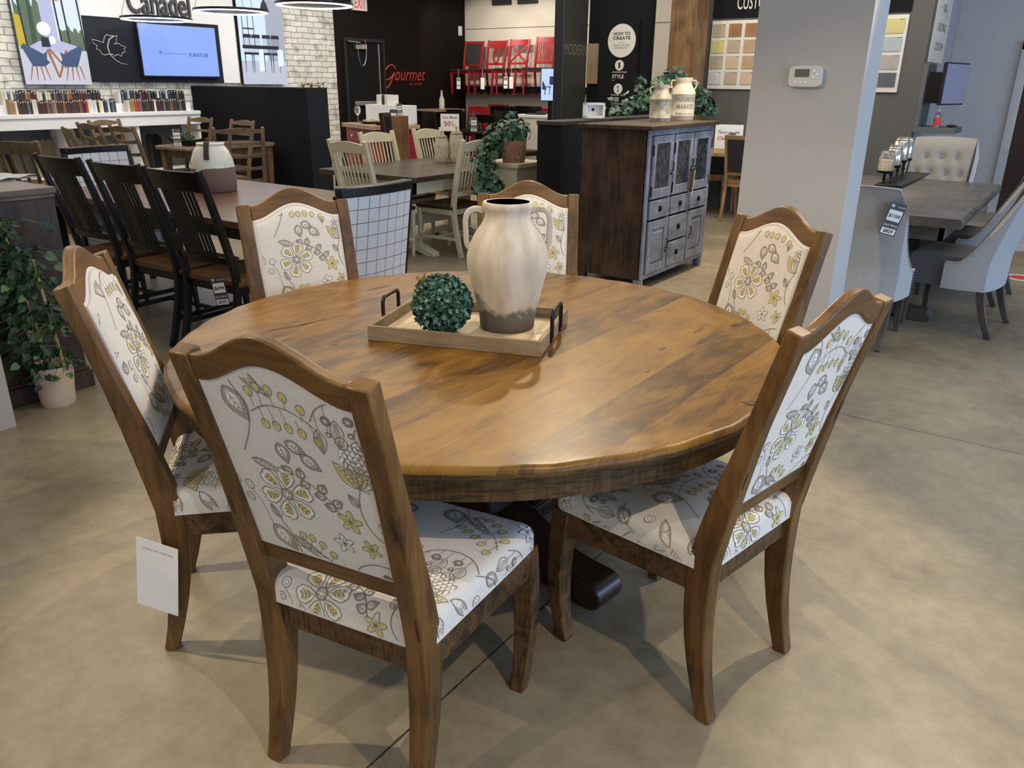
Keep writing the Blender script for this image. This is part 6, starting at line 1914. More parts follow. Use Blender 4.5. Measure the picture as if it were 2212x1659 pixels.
m_ = MB().at((0, 0, 0), rx=radians(-6)); m_.bb((-.10, -.03, 0), (.10, .03, 1.15)); m_.build('frame', 'espresso', mr, .003)
m_ = MB().at((0, 0, 0), rx=radians(-6)); m_.bb((-.07, -.032, .06), (.07, -.0305, 1.10)); m_.build('panel', 'black_wall', mr)
price_tag('white and red price tag on top of the honey wood cabinet', (wp0.x + .02, wp0.y, PX(860, 250, -7.9).z + .158), .075, YAW - .1, '$899', '$699', radians(-8))

# --- red chairs on the wall shelf and below
rs0, rs1 = PY(1003, 182, YB - .02), PY(1190, 186, YB - .02)
zs1 = PY(1050, 186, YB - .45).z; zs0 = PY(1050, 200, YB - .45).z
rsh = thing('wall_shelf', 'thick black wall shelf carrying a row of red chairs', 'shelf', ((XL + xr0) / 2, YB - .006, 0))
hw2 = 1.55
cx_ = (rs0.x + rs1.x) / 2 + .4
rsh.location.x = cx_; hw2 = cx_ - XL - .03
m_ = MB(); m_.bb((-hw2, -.30, zs0), (hw2, 0, zs1)); m_.build('shelf_board', 'black_wall', rsh, .003)
gr_ = 'red chairs on the black wall shelf'
rc = {}
RH = .97
ys = YB - .32
info = [(1027, 86, 'frame', 'red chair with black panel back, first from the left on the wall shelf', 1000),
        (1077, 87, 'oval', 'red chair with looped oval back, second on the wall shelf', 1049),
        (1125, 92, 'x', 'red chair with crossed X back, third on the wall shelf', 1101),
        (1183, 84, 'slat', 'red chair with slatted back, rightmost on the wall shelf', 1153)]
for i, (px, py, st, lab, spx) in enumerate(info):
    o = wood_chair('red_chair', lab, gr_, st, 'red', 'black_seat', H=RH + (.02 if st == 'slat' else 0), W=.225, D=.42, rake=.10, splay=.05, stretch=False, n=8, pw=.036)
    x = PY(px, 120, YB - .15).x
    o.location = (x, YB - .26, PY(spx, 205, YB - .62).z); o.rotation_euler = (0, 0, pi + .04)
for i, (px, py, st, lab) in enumerate(((1027, 226, 'slat', 'low red slat-back chair standing under the wall shelf, first from the left'), (1070, 220, 'slat', 'low red slat-back chair under the wall shelf, second and tallest'), (1116, 224, 'x', 'low red cross-back chair under the wall shelf, third'), (1164, 234, 'low', 'low red chair under the wall shelf, far right'))):
    o = wood_chair('low_red_chair', lab, 'red chairs standing under the wall shelf', st, 'red', 'black_seat', H=.92 + (.05 if i == 1 else 0), W=.235, rake=.10, splay=.05, stretch=False, n=6)
    p = PY(px, py, YB - .35); o.location = (p.x, YB - .35, max(0, p.z - .92 - (.05 if i == 1 else 0))); o.rotation_euler = (0, 0, pi)
    zpl = o.location.z
plt = thing('plinth', 'low white plinth under the lower row of red chairs', 'plinth', (cx_, YB - .36, 0))
m_ = MB(); zz_ = min(o.location.z for o in bpy.data.objects if o.name.startswith('low_red_chair'))
m_.bb((-hw2, -.45, 0), (hw2, .34, max(.02, zz_ - .001))); m_.build('top', 'beige_wall', plt)
for o in list(bpy.data.objects):
    if o.name.startswith('low_red_chair') and o.parent is None: o.location.z = max(.02, zz_ - .001) + .0005
tgs = [(989, 180), (1041, 180), (1091, 178), (1103, 178)]
for i, (px, py) in enumerate(tgs):
    p = PY(px, py - 12, YB - .74); m = MB(); m.bb((-.04, -.001, -.2), (.04, .001, 0)); m.bb((-.002, 0, 0), (.002, .001, .16)); 
    if i in (0, 2): m.bb((-.035, -.002, -.06), (.035, -.001, -.01), 1); m.bb((-.035, -.002, -.15), (.035, -.001, -.13), 1)
    o = m.build('hanging_tag', ['paper', 'ink_grey'], smooth=0); o.location = (p.x, YB - .72, p.z); o.rotation_euler = (0, 0, .2)
    tag(o, '%s card tag hanging under the %s red chair on the wall shelf' % (('printed', 'blank white', 'printed', 'blank white')[i], ('first', 'second', 'third', 'third')[i]), 'tag', 'tags hanging under the shelf chairs')
ms = thing('wall_screen', 'small upright screen showing a blue dining scene, left of the dark column', 'screen', (0, 0, 0), YAW * .5)
pm = Vector((0, 0, EYE)) + _ray(1187, 183) * (11.0 / _ray(1187, 183).dot(RZ @ _f)); ms.location = pm
w_ = pxm(20, pm); h_ = pxm(34, pm)
m_ = MB(); m_.bb((-w_, 0, -h_), (w_, .05, h_)); m_.build('bezel', 'screen_dark', ms)
m_ = MB(); m_.bb((-w_ + .01, -.002, -h_ + .012), (w_ - .01, -.0005, h_ - .012), 0)
for pl in (((-.6, -.1), (.2, -.1), (.2, -.16), (-.6, -.16)), ((-.5, -.16), (-.4, -.16), (-.45, -.6), (-.55, -.6)), ((0, -.16), (.1, -.16), (.05, -.6), (-.02, -.6)), ((-.8, .2), (-.7, .2), (-.3, -.3), (-.8, -.3)), ((0, .5), (.8, .5), (.8, .0), (0, .0))):
    m_.add([(x * w_, -.003, z * h_) for x, z in pl], [(0, 1, 2, 3)], 1)
m_.build('screen', ['poster_light', em('p_navy', (.04, .07, .16), .5)], ms, smooth=0)
m_ = MB(); m_.bb((-.03, .05, -pm.z + .0), (.03, .09, -h_ * .5)); m_.bb((-.2, -.1, -pm.z), (.2, .25, -pm.z + .02)); m_.build('stand', 'metal_black', ms)
wt = G(1150, 246, 1.05)
cn = thing('service_counter', 'white counter with papers on top, left of the dark column', 'counter', (wt.x, wt.y + .3, 0), .1)
m_ = MB(); m_.bb((-.42, -.25, 0), (.55, .3, .99)); m_.build('body', 'offwhite', cn, .004); m_ = MB(); m_.bb((-.45, -.28, .99), (.58, .33, 1.03)); m_.build('counter_top', 'white', cn, .004)
m_ = MB(); m_.bb((-.3, -.15, 0), (0, .05, .02)); m_.bb((-.12, -.1, .02), (.05, 0, .05)); o = m_.build('clipboard', 'black_seat', bevel=.004); o.location = (cn.location.x + .05, cn.location.y, 1.0305); tag(o, 'dark clipboard with a clasp on the white counter', 'clipboard')
gp = [(1083, 12, 41), (1142, 9, 43)]
for i, (px, py, w) in enumerate(((1085, 12, 41), (1141, 9, 43))):
    a, b = PY(px - w / 2, py, YB), PY(px + w / 2, py, YB); m = MB(); m.bb((a.x, YB - .03, a.z), (b.x, YB - .002, a.z + .5)); o = m.build('wall_plaque', 'ink_black', smooth=0)
    tag(o, 'dark wall plaque high on the beige wall, %s one of two' % ('left', 'right')[i], 'plaque', 'dark plaques high on the beige wall')


# ------------------------------------------------------------------ centre: black counter wall, glass-door cabinet, ivy, cans
ZC = 1.22
cn0 = G(1379, 607, .085)
fx = Vector((cos(0), 0, 0))
cr_ = G(1552, 252, ZC)
# cabinet: near lower corner seen at (1379,607); front faces +X, side faces -Y
Cx, Cy = cn0.x, cn0.y
q = _ray(1378, 272); t_ = hypot(Cx, Cy) / hypot(q.x, q.y); ZC = EYE + q.z * t_
CL = PX(1512, 568, Cx).y - Cy
CD = .56
cab = thing('wood_cabinet', 'tall cabinet with daylight-tinted front doors and dark side, below the ivy and cans', 'cabinet', (Cx, Cy, 0), pi / 2)
# local: x along world +Y, y = -world X (depth into cabinet), so front is at y=0 facing -y
m_ = MB(); m_.bb((.012, .012, .085), (CL - .012, CD, ZC - .03)); m_.bb((.0, .0, .085), (.05, .03, ZC - .03), 0)
m_.build('case', 'cab_side', cab, .003)
m_ = MB()
for a, b, c_, d_ in ((0, .05, .085, ZC - .03), (CL - .05, CL, .085, ZC - .03)): m_.bb((a, -.012, c_), (b, .013, d_))
m_.bb((.05, -.012, .085), (CL - .05, .013, .12)); m_.bb((.05, -.012, ZC - .07), (CL - .05, .013, ZC - .03))
cwid = (CL - .10) / 3
for k in (1, 2): m_.bb((.05 + cwid * k - .012, -.010, .15), (.05 + cwid * k + .012, .013, ZC - .07))
m_.build('face_frame', 'cab_front', cab, .002)
m_ = MB(); m_.bb((-.035, -.045, ZC - .03), (CL + .035, CD + .02, ZC)); m_.build('top_board', 'cab_side', cab, .004)
for x, y in ((.0, -.01), (CL - .06, -.01), (0, CD - .07), (CL - .06, CD - .07)):
    m_ = MB(); m_.bb((x, y, 0), (x + .06, y + .06, .085)); m_.build('foot', 'cab_front' if y < 0 else 'cab_side', cab, .003)
zdoor1 = ZC - .075; zdoor0 = .70
zdr0 = .535
def pull(par, x, z, ring=False):
    m = MB()
    if ring:
        m.bb((x - .026, -.030, z - .018), (x + .026, -.026, z + .02)); m.tube([(x + .016 * cos(a), -.034, z - .004 + .014 * sin(a)) for a in [2 * pi * i / 10 for i in range(10)]], .0032, 5, closed=True)
    else:
        m.tube([(x, -.028, z + .04), (x, -.045, z + .03), (x, -.045, z - .03), (x, -.028, z - .04)], .005, 6); m.bb((x - .008, -.031, z - .07), (x + .008, -.026, z - .052))
    m.build('handle', 'iron', par)
for k in range(3):
    x0, x1 = .05 + cwid * k + .012, .05 + cwid * (k + 1) - .012
    m = MB(); f = .055
    m.bb((x0, -.026, zdoor0), (x0 + f, -.006, zdoor1)); m.bb((x1 - f, -.026, zdoor0), (x1, -.006, zdoor1)); m.bb((x0 + f, -.026, zdoor1 - f), (x1 - f, -.006, zdoor1)); m.bb((x0 + f, -.026, zdoor0), (x1 - f, -.006, zdoor0 + f * 1.3))
    d = m.build('glass_door', 'cab_front', cab, .003)
    m = MB(); m.bb((x0 + f, -.018, zdoor0 + f * 1.3), (x1 - f, -.012, zdoor1 - f)); m.build('glass_pane', 'cab_glass', d)
    pull(d, x1 - .022 if k < 2 else x0 + .022, (zdoor0 + zdoor1) / 2)
    m = MB(); xh = x0 - .002 if k < 2 else x1 + .002
    for z in (zdoor0 + .06, zdoor1 - .10): m.bb((xh - .004, -.03, z - .04), (xh + .004, -.022, z + .04))
    m.build('hinge', 'iron', d)
    m = MB(); m.bb((x0, -.026, zdr0 + .012), (x1, -.006, zdoor0 - .015)); d = m.build('drawer', 'cab_front_x', cab, .003); pull(d, (x0 + x1) / 2, (zdr0 + zdoor0) / 2, True)
zl0, zl1 = .125, zdr0 - .006
for k in (0, 2):
    x0, x1 = .05 + cwid * k + .012, .05 + cwid * (k + 1) - .012
    m = MB(); f = .065
    m.bb((x0, -.026, zl0), (x0 + f, -.006, zl1)); m.bb((x1 - f, -.026, zl0), (x1, -.006, zl1)); m.bb((x0 + f, -.026, zl1 - f), (x1 - f, -.006, zl1)); m.bb((x0 + f, -.026, zl0), (x1 - f, -.006, zl0 + f))
    d = m.build('cabinet_door', 'cab_front', cab, .003)
    # raised, bevelled panel
    a, b, c_, e = x0 + f, x1 - f, zl0 + f, zl1 - f; i_ = .03
    m = MB(); m.add([(a, -.012, c_), (b, -.012, c_), (b, -.012, e), (a, -.012, e), (a + i_, -.026, c_ + i_), (b - i_, -.026, c_ + i_), (b - i_, -.026, e - i_), (a + i_, -.026, e - i_)], [(0, 1, 5, 4), (1, 2, 6, 5), (2, 3, 7, 6), (3, 0, 4, 7), (4, 5, 6, 7)])
    m.build('door_panel', 'cab_front', d, smooth=0)
    pull(d, x1 - .03 if k == 0 else x0 + .03, zl1 - .16 if k == 2 else (zl0 + zl1) / 2)
x0, x1 = .05 + cwid + .012, .05 + 2 * cwid - .012
zm = (zl0 + zl1) / 2
for a, b in ((zl0, zm - .008), (zm + .008, zl1)):
    m = MB(); m.bb((x0, -.026, a), (x1, -.006, b)); d = m.build('drawer', 'cab_front_x', cab, .003); pull(d, (x0 + x1) / 2, (a + b) / 2, True)
# brown and white tag hanging from the door handles
tp_ = PX(1496, 378, Cx + .055)
m_ = MB(); m_.bb((-.03, -.002, -.12), (.03, .002, .05)); m_.bb((.03, -.002, -.16), (.045, .002, .04), 1); o = m_.build('hanging_tag', ['leather', 'cream'], smooth=0); o.location = tp_; o.rotation_euler = (0, .12, pi / 2); tag(o, 'brown and cream tag hanging from the handles of the glass-door cabinet', 'tag')

# black low wall left of it
bw0 = G(1140, 262, ZC - .01); bw1 = G(1216, 263, ZC - .01)
lw_ = thing('low_wall', 'black low wall with a brown-black ledge, left of the glass-door cabinet', 'low wall', (bw1.x, bw1.y, 0))
wlen = bw1.x - bw0.x
m_ = MB(); m_.bb((-wlen, 0, 0), (-.01, 2.6, ZC - .04)); m_.build('body', 'black_wall', lw_)
m_ = MB(); m_.bb((-.01, 0, 0), (0, 2.6, ZC - .04)); m_.build('end_face', 'navy_black', lw_)  # same black wall, daylight blue mixed into this side's colour
m_ = MB(); m_.bb((-wlen - .005, -.01, ZC - .04), (.005, 2.6, ZC - .01)); m_.build('ledge', 'taupe_black', lw_)


def C_at(px, py, z): return G(px, py, z)


# white shadow-box frame
w0 = G(1283, 255, ZC); wf = thing('box_frame', 'white square box frame on the black ledge beside the ivy', 'frame', (w0.x, w0.y, ZC + .0005), YAW + .25)
s_ = pxm(22, w0); h_ = pxm(31, w0)
m_ = MB()
for a, b, c_, d_ in ((-s_, -s_ + .018, 0, h_), (s_ - .018, s_, 0, h_)): m_.bb((a, -.03, c_), (b, .05, d_))
m_.bb((-s_, -.03, 0), (s_, .05, .018)); m_.bb((-s_, -.03, h_ - .018), (s_, .05, h_)); m_.build('box', 'white', wf)
m_ = MB(); m_.bb((-s_ + .018, .035, .018), (s_ - .018, .045, h_ - .018)); m_.build('backing', 'paper', wf)
m_ = MB(); m_.bb((-.012, .033, h_ * .45), (.012, .0345, h_ * .45 + .024)); m_.build('small_square', 'ink_black', wf)


def milk_can(label, px, py, wpx, hpx, mat, text=None, slim=0):
    p = G(px, py, ZC); r_ = pxm(wpx / 2, p); H_ = pxm(hpx, p)
    p = PX(px, py, Cx - .27)
    t = thing('milk_can', label, 'milk can', (p.x, p.y, ZC + .0005), YAW, None)
    m = MB(); m.lathe([(1e-4, 0), (r_ * .97, 0), (r_, .02 * H_), (r_, .10 * H_), (r_ * 1.02, .11 * H_), (r_, .12 * H_), (r_, .60 * H_), (r_ * 1.02, .615 * H_), (r_, .63 * H_), (r_ * .97, .68 * H_), (r_ * .66, .84 * H_), (r_ * .64, .90 * H_), (r_ * .72, .98 * H_), (r_ * .70, H_), (r_ * .60, .99 * H_), (r_ * .55, .85 * H_), (1e-4, .84 * H_)], 36)
    m.build('can_body', mat, t, smooth=40)
    for s in (-1, 1):
        m = MB(); m.tube([(s * r_ * .66, 0, .93 * H_), (s * r_ * .95, 0, .94 * H_), (s * r_ * 1.08, 0, .86 * H_), (s * r_ * .98, 0, .76 * H_), (s * r_ * .9, 0, .72 * H_)], .006, 6); m.build('handle', mat, t)
    if text:
        m = MB()
        for (s, w, h, z) in text:
            vs, fs = text_mesh(s, w * r_ * 2, h * H_, bold=.02)
            a0 = -pi / 2 - w + .12
            m.add([((r_ * 1.004) * cos(a0 + x / r_), (r_ * 1.004) * sin(a0 + x / r_), z * H_ + zz) for x, y, zz in vs], fs)
        m.build('lettering', 'ink_grey', t, smooth=0)
    return t


milk_can('small worn galvanised milk can in the ivy on top of the glass-door cabinet', 1425, 256, 42, 68, 'galv')
milk_can('larger beige milk can lettered FARMERS MARKET among the ivy', 1472, 251, 46, 76, 'galv2', [('FARMERS', .95, .11, .44), ('MARKET', .80, .11, .27), ('FRESH & LOCAL', .85, .05, .13)])


def ivy_leaf(mb, p, d, n_, L, m=0):
    n_ = n_.normalized(); d = (d - n_ * d.dot(n_))
    if d.length < 1e-4: d = n_.orthogonal()
    d.normalize(); s = d.cross(n_)
    o = [(0, 0), (-.12, .28), (-.05, .52), (.25, .36), (.42, .58), (.55, .30), (1, 0), (.55, -.30), (.42, -.58), (.25, -.36), (-.05, -.52), (-.12, -.28)]
    cv = R.uniform(-.1, .15)
    v = [p + d * a * L + s * b * L + n_ * (abs(b) * cv) * L for a, b in o] + [p + d * .28 * L + n_ * .05 * L]
    mb.add([tuple(a) for a in v], [(12, i, (i + 1) % 12) for i in range(12)], m)


def ivy(name, label, origin, runs, n, L, zmin=None):
    t = thing(name, label, 'plant', origin)
    m = MB(); st = MB(); O = Vector(origin)
    for run, wgt, sprd in runs:
        pts = [Vector(p) - O for p in run]
        st.tube(pts, .004, 4)
        for k in range(int(n * wgt)):
            f = R.random() * (len(pts) - 1); i = min(int(f), len(pts) - 2); c = pts[i] + (pts[i + 1] - pts[i]) * (f - i)
            off = Vector((R.gauss(0, sprd), R.gauss(0, sprd), abs(R.gauss(0, sprd)) if zmin is not None else R.gauss(0, sprd)))
            p = c + off
            if zmin is not None: p.z = max(p.z, zmin - O.z + .012)
            nr = (off.normalized() if off.length > .01 else Vector((0, 0, 1))) + Vector((R.uniform(-.5, .9), R.uniform(-.9, .3), R.uniform(0, .8)))
            d = Vector((R.uniform(-1, 1), R.uniform(-1, 1), R.uniform(-.8, .3)))
            ivy_leaf(m, p, d, nr, L * R.uniform(.65, 1.2), 1 if R.random() < .22 else 0)
    if zmin is not None: m.v = [(a, b, max(c, zmin - O.z + .002)) for a, b, c in m.v]
    m.build('foliage', ['ivy', 'ivy_pale'], t, smooth=0); st.build('vine_stems', 'stem', t)
    return t


def V(px, py, like):  # point on the viewing ray, as far away as 'like'
    d = _ray(px, py); return Vector((0, 0, EYE)) + d * (dep(like) / d.dot(RZ @ _f))


b0 = G(1400, 256, ZC) + Vector((-.08, .10, 0))
runs = [([V(1325, 245, b0), V(1350, 238, b0), V(1385, 232, b0), V(1405, 225, b0)], .36, .045),
        ([V(1380, 240, b0), V(1383, 205, b0), V(1385, 172, b0)], .10, .025),
        ([V(1395, 235, b0), V(1425, 190, b0), V(1450, 172, b0)], .12, .035)]
ivy('ivy_garland', 'green ivy garland trailing left of the cans on the glass-door cabinet', (b0.x, b0.y, ZC + .0005), runs, 520, .055, ZC)
b1 = G(1505, 251, ZC) + Vector((-.16, .12, 0))
runs = [([V(1425, 180, b1), V(1450, 168, b1), V(1478, 170, b1)], .3, .03), ([V(1490, 195, b1), V(1515, 215, b1), V(1535, 240, b1)], .4, .045), ([V(1500, 245, b1), V(1545, 246, b1)], .2, .03), ([V(1478, 172, b1), V(1490, 200, b1)], .1, .03)]
ivy('ivy_garland', 'green ivy garland arching behind and right of the cans', (b1.x, b1.y, ZC + .0005), runs, 460, .055, ZC)

# cream buffet with basket of ivy
f0 = G(1133, 356, .84)
bf = thing('buffet', 'cream painted buffet under the woven basket of ivy', 'cabinet', (f0.x - .07, f0.y, 0))
m_ = MB(); m_.bb((-.42, .02, .08), (-.02, .45, .80)); m_.build('body', 'cream', bf, .004)
m_ = MB(); m_.bb((-.44, 0, .80), (0, .47, .84)); m_.build('top_board', 'cream', bf, .006)
for k in range(2):
    m = MB(); x0 = -.41 + k * .20; m.bb((x0, .005, .12), (x0 + .19, .02, .60)); m.bb((x0 + .03, 0, .17), (x0 + .16, .005, .55)); m.build('cabinet_door', 'cream', bf, .003)
    m = MB(); m.bb((x0, .005, .62), (x0 + .19, .02, .77)); m.build('drawer', 'cream', bf, .003)
for x in (-.42, -.07):
    for y in (.04, .37): m = MB(); m.bb((x, y, 0), (x + .05, y + .05, .08)); m.build('foot', 'cream', bf)
k0_ = G(1108, 352, .84); r_ = pxm(28, k0_); h_ = pxm(45, k0_)
bk = thing('woven_basket', 'woven brown basket planter with ivy on the cream buffet', 'basket', (k0_.x - .05, k0_.y + r_ * .7, .8405), YAW)
def rsq(r, z, n=28, k=4): return [(r * cos(a) / (abs(cos(a)) ** k + abs(sin(a)) ** k) ** (1 / k) * .9, r * sin(a) / (abs(cos(a)) ** k + abs(sin(a)) ** k) ** (1 / k) * .8, z) for a in [2 * pi * i / n for i in range(n)]]
m_ = MB(); lv_ = [(r_ * .92, 0), (r_ * 1.0, h_ * .15), (r_ * 1.06, h_ * .6), (r_ * 1.08, h_), (r_ * 1.0, h_), (r_ * .98, h_ * .8)]
vs, fs = [], []
for r, z in lv_: vs += rsq(r, z)
for i in range(len(lv_) - 1):
    for j in range(28): fs.append((i * 28 + j, i * 28 + (j + 1) % 28, (i + 1) * 28 + (j + 1) % 28, (i + 1) * 28 + j))
fs += [tuple(range(27, -1, -1)), tuple(5 * 28 + j for j in range(28))]
m_.add(vs, fs); m_.build('basket_body', 'basket', bk, smooth=40)
top = Vector((bk.location.x, bk.location.y, .84 + h_))
up_ = top + Vector((0, 0, .02))
v1 = [(top + Vector((0, -.04, .0))), V(1075, 285, top), V(1058, 305, top - Vector((0, .15, 0))), V(1045, 340, top - Vector((0, .2, 0))), V(1040, 380, top - Vector((0, .22, 0))), V(1038, 412, top - Vector((0, .22, 0)))]
v2 = [(top + Vector((0, -.04, .0))), V(1068, 300, top - Vector((0, .15, 0))), V(1058, 345, top - Vector((0, .2, 0))), V(1062, 390, top - Vector((0, .22, 0))), V(1070, 408, top - Vector((0, .22, 0)))]
v3 = [V(1085, 290, top), V(1105, 272, top), V(1128, 285, top)]
v4 = [V(1090, 295, top), V(1112, 285, top), V(1130, 292, top)]
ivy('hanging_ivy', 'ivy spilling from the woven basket down beside the cream chair', tuple(top), [(v1, .36, .035), (v2, .26, .035), (v3, .22, .05), (v4, .22, .045)], 560, .062)

# --- oak chair, sign, bottle behind the cabinet
oc = wood_chair('oak_chair', 'honey oak chair with black back pad between the cabinet and the pillar', None, 'frame', 'oak', 'oak', H=.98, W=.24, D=.44, sz=.47, rake=.10, splay=.09, stretch=False, pw=.036)
op = G(1552, 474, 0)
oc.location = (op.x + .26, min(op.y + .09, YG - .99), 0); oc.rotation_euler = (0, 0, .0)
oc2 = dup(oc, (op.x - .55, op.y + .55, 0), -.9, 'oak chair with black back mostly hidden behind the glass-door cabinet'); oc2['group'] = 'oak chairs behind the cabinet'; oc['group'] = 'oak chairs behind the cabinet'
ot = thing('dining_table', 'oak table behind the cabinet carrying the Floor model Clearance sign', 'table', (op.x + .05, YG - .52, 0))
m_ = MB(); m_.bb((-.8, -.40, .72), (.8, .5, .76)); m_.build('table_top', 'oak', ot, .004)
for x in (-.7, .7):
    for y in (-.34, .4): m = MB(); m.bb((x - .04, y - .04, 0), (x + .04, y + .04, .72)); m.build('leg', 'oak', ot, .004)
sp2 = G(1575, 322, .76); sp2 = Vector((sp2.x, max(ot.location.y - .3, min(sp2.y, ot.location.y + .4)), .7605)); sx = V(1576, 300, sp2)
stand_sign('table_sign', 'white table sign reading Floor model Clearance behind the glass-door cabinet', (sx.x, sp2.y, .7605), pxm(58, sx) , pxm(50, sx), YAW - .3, [('Floor model', .12, .62, .76, .14, 'ink_grey'), ('Clearance', .10, .36, .80, .15, 'ink_red')])
hc = V(1587, 262, sx)
o = thing('figurine', 'dark table ornament with small figures beyond the Clearance sign', 'ornament', (hc.x + .1, hc.y + .35, .7605))
m_ = MB(); H__ = hc.z - .76
m_.lathe([(.12, 0), (.12, .02), (.03, .05), (.025, H__ * .6), (.06, H__ * .62), (.06, H__ * .9), (.02, H__ * .92), (.03, H__ + .02), (1e-4, H__ + .04)], 16)
for k in range(6): m_.ball((-.15 + .06 * k, -.02 * (k % 2), H__ * .55), .03, 8)
m_.tube([(-.16, 0, H__ * .5), (.16, 0, H__ * .5)], .01, 5); m_.build('figures', 'espresso', o, smooth=50)
m_ = MB(); m_.lathe([(1e-4, H__ * .62), (.03, H__ * .62), (.03, H__ * .78), (.012, H__ * .84), (1e-4, H__ * .85)], 12, 0, (.12, 0, 0)); m_.build('red_cap', 'red_label', o)
pw_ = V(1604, 290, sx); price_tag('white price tag beside the Clearance sign, cut by the pillar', (min(pw_.x, ot.location.x + .7), ot.location.y + .1, .76 + .206), .10, YAW, '$1199', '$899')
fl_ = V(1561, 352, sx); m_ = MB()
for k in range(8): ivy_leaf(m_, Vector((R.uniform(-.04, .05), R.uniform(-.03, .03), -.02 * k + .05)), Vector((R.uniform(-1, 1), R.uniform(-1, 1), -1)), Vector((R.uniform(-.5, .5), -1, .3)), .05, 1)
m_.tube([(-.12, .02, .06), (-.03, 0, .08), (.02, 0, .02), (.04, 0, -.10)], .003, 4)
o = m_.build('ivy_sprig', ['ivy', 'cloth_white'], smooth=0); o.location = (oc.location.x - .22, oc.location.y + .14, .66); tag(o, 'pale ivy sprig drooping by the oak chair behind the cabinet', 'plant')

# ------------------------------------------------------------------ right: grey table with upholstered chairs
g0 = G(2084, 476, .76); g1 = G(2161, 398, .76)
gx1 = (g0.x + g1.x) / 2; gy0, gy1 = g0.y, g1.y
gt = thing('dining_table', 'grey-brown live-edge trestle table on the right with the candle holder', 'table', (gx1, gy0, 0))
GL = min(gy1 - gy0, 2.6); GW = 1.15
m_ = MB(); N = 40; vs, fs = [], []
for i in range(N + 1):
    y = GL * i / N; w = .008 * sin(i * 1.7) + .005 * sin(i * 3.1)
    vs += [(-GW, y, .70), (-GW, y, .76), (-.012 + w, y, .76), (.004 + w * .4, y, .745), (.0, y, .70)]
for i in range(N):
    for j in range(5): fs.append((i * 5 + j, i * 5 + (j + 1) % 5, i * 5 + 5 + (j + 1) % 5, i * 5 + 5 + j))
fs += [tuple(range(5)), tuple(N * 5 + j for j in range(4, -1, -1))]
m_.add(vs, fs); m_.build('table_top', 'grey_table', gt, smooth=25)
m_ = MB(); m_.bb((-GW + .1, .12, .60), (-.1, .15, .70)); m_.bb((-GW + .1, GL - .15, .60), (-.1, GL - .12, .70)); m_.bb((-.13, .12, .60), (-.1, GL - .12, .70)); m_.bb((-GW + .1, .12, .60), (-GW + .13, GL - .12, .70)); m_.build('apron', 'grey_table', gt)
for y in (.42, GL - .55):
    m_ = MB(); m_.bb((-GW / 2 - .15, y - .06, .10), (-GW / 2 + .15, y + .06, .60)); m_.build('trestle_post', 'grey_leg', gt, .006)
    m_ = MB(); pl = [(-GW + .12, 0), (-GW + .10, .04), (-GW + .14, .085), (-GW + .24, .09), (-GW + .38, .12), (-.38, .12), (-.24, .09), (-.14, .085), (-.10, .04), (-.12, 0), (-.30, 0), (-.36, .03), (-GW + .36, .03), (-GW + .30, 0)]
    m_.prism(pl, .11, 0, 'XZ', y - .055); m_.build('trestle_foot', 'grey_leg', gt, .008)


def nail_row(m, pts, r=.0048, step=.017):
    acc = 0; P = [Vector(p) for p in pts]
    for a, b in zip(P[:-1], P[1:]):
        L = (b - a).length; d = (b - a) / L; s = step - acc
        while s < L:
            p = a + d * s
            m.add([tuple(p + Vector(q) * r) for q in ((1, 0, 0), (-1, 0, 0), (0, 1, 0), (0, -1, 0), (0, 0, 1), (0, 0, -1))], [(0, 2, 4), (2, 1, 4), (1, 3, 4), (3, 0, 4), (2, 0, 5), (1, 2, 5), (3, 1, 5), (0, 3, 5)])
            s += step
        acc = (L - (s - step))


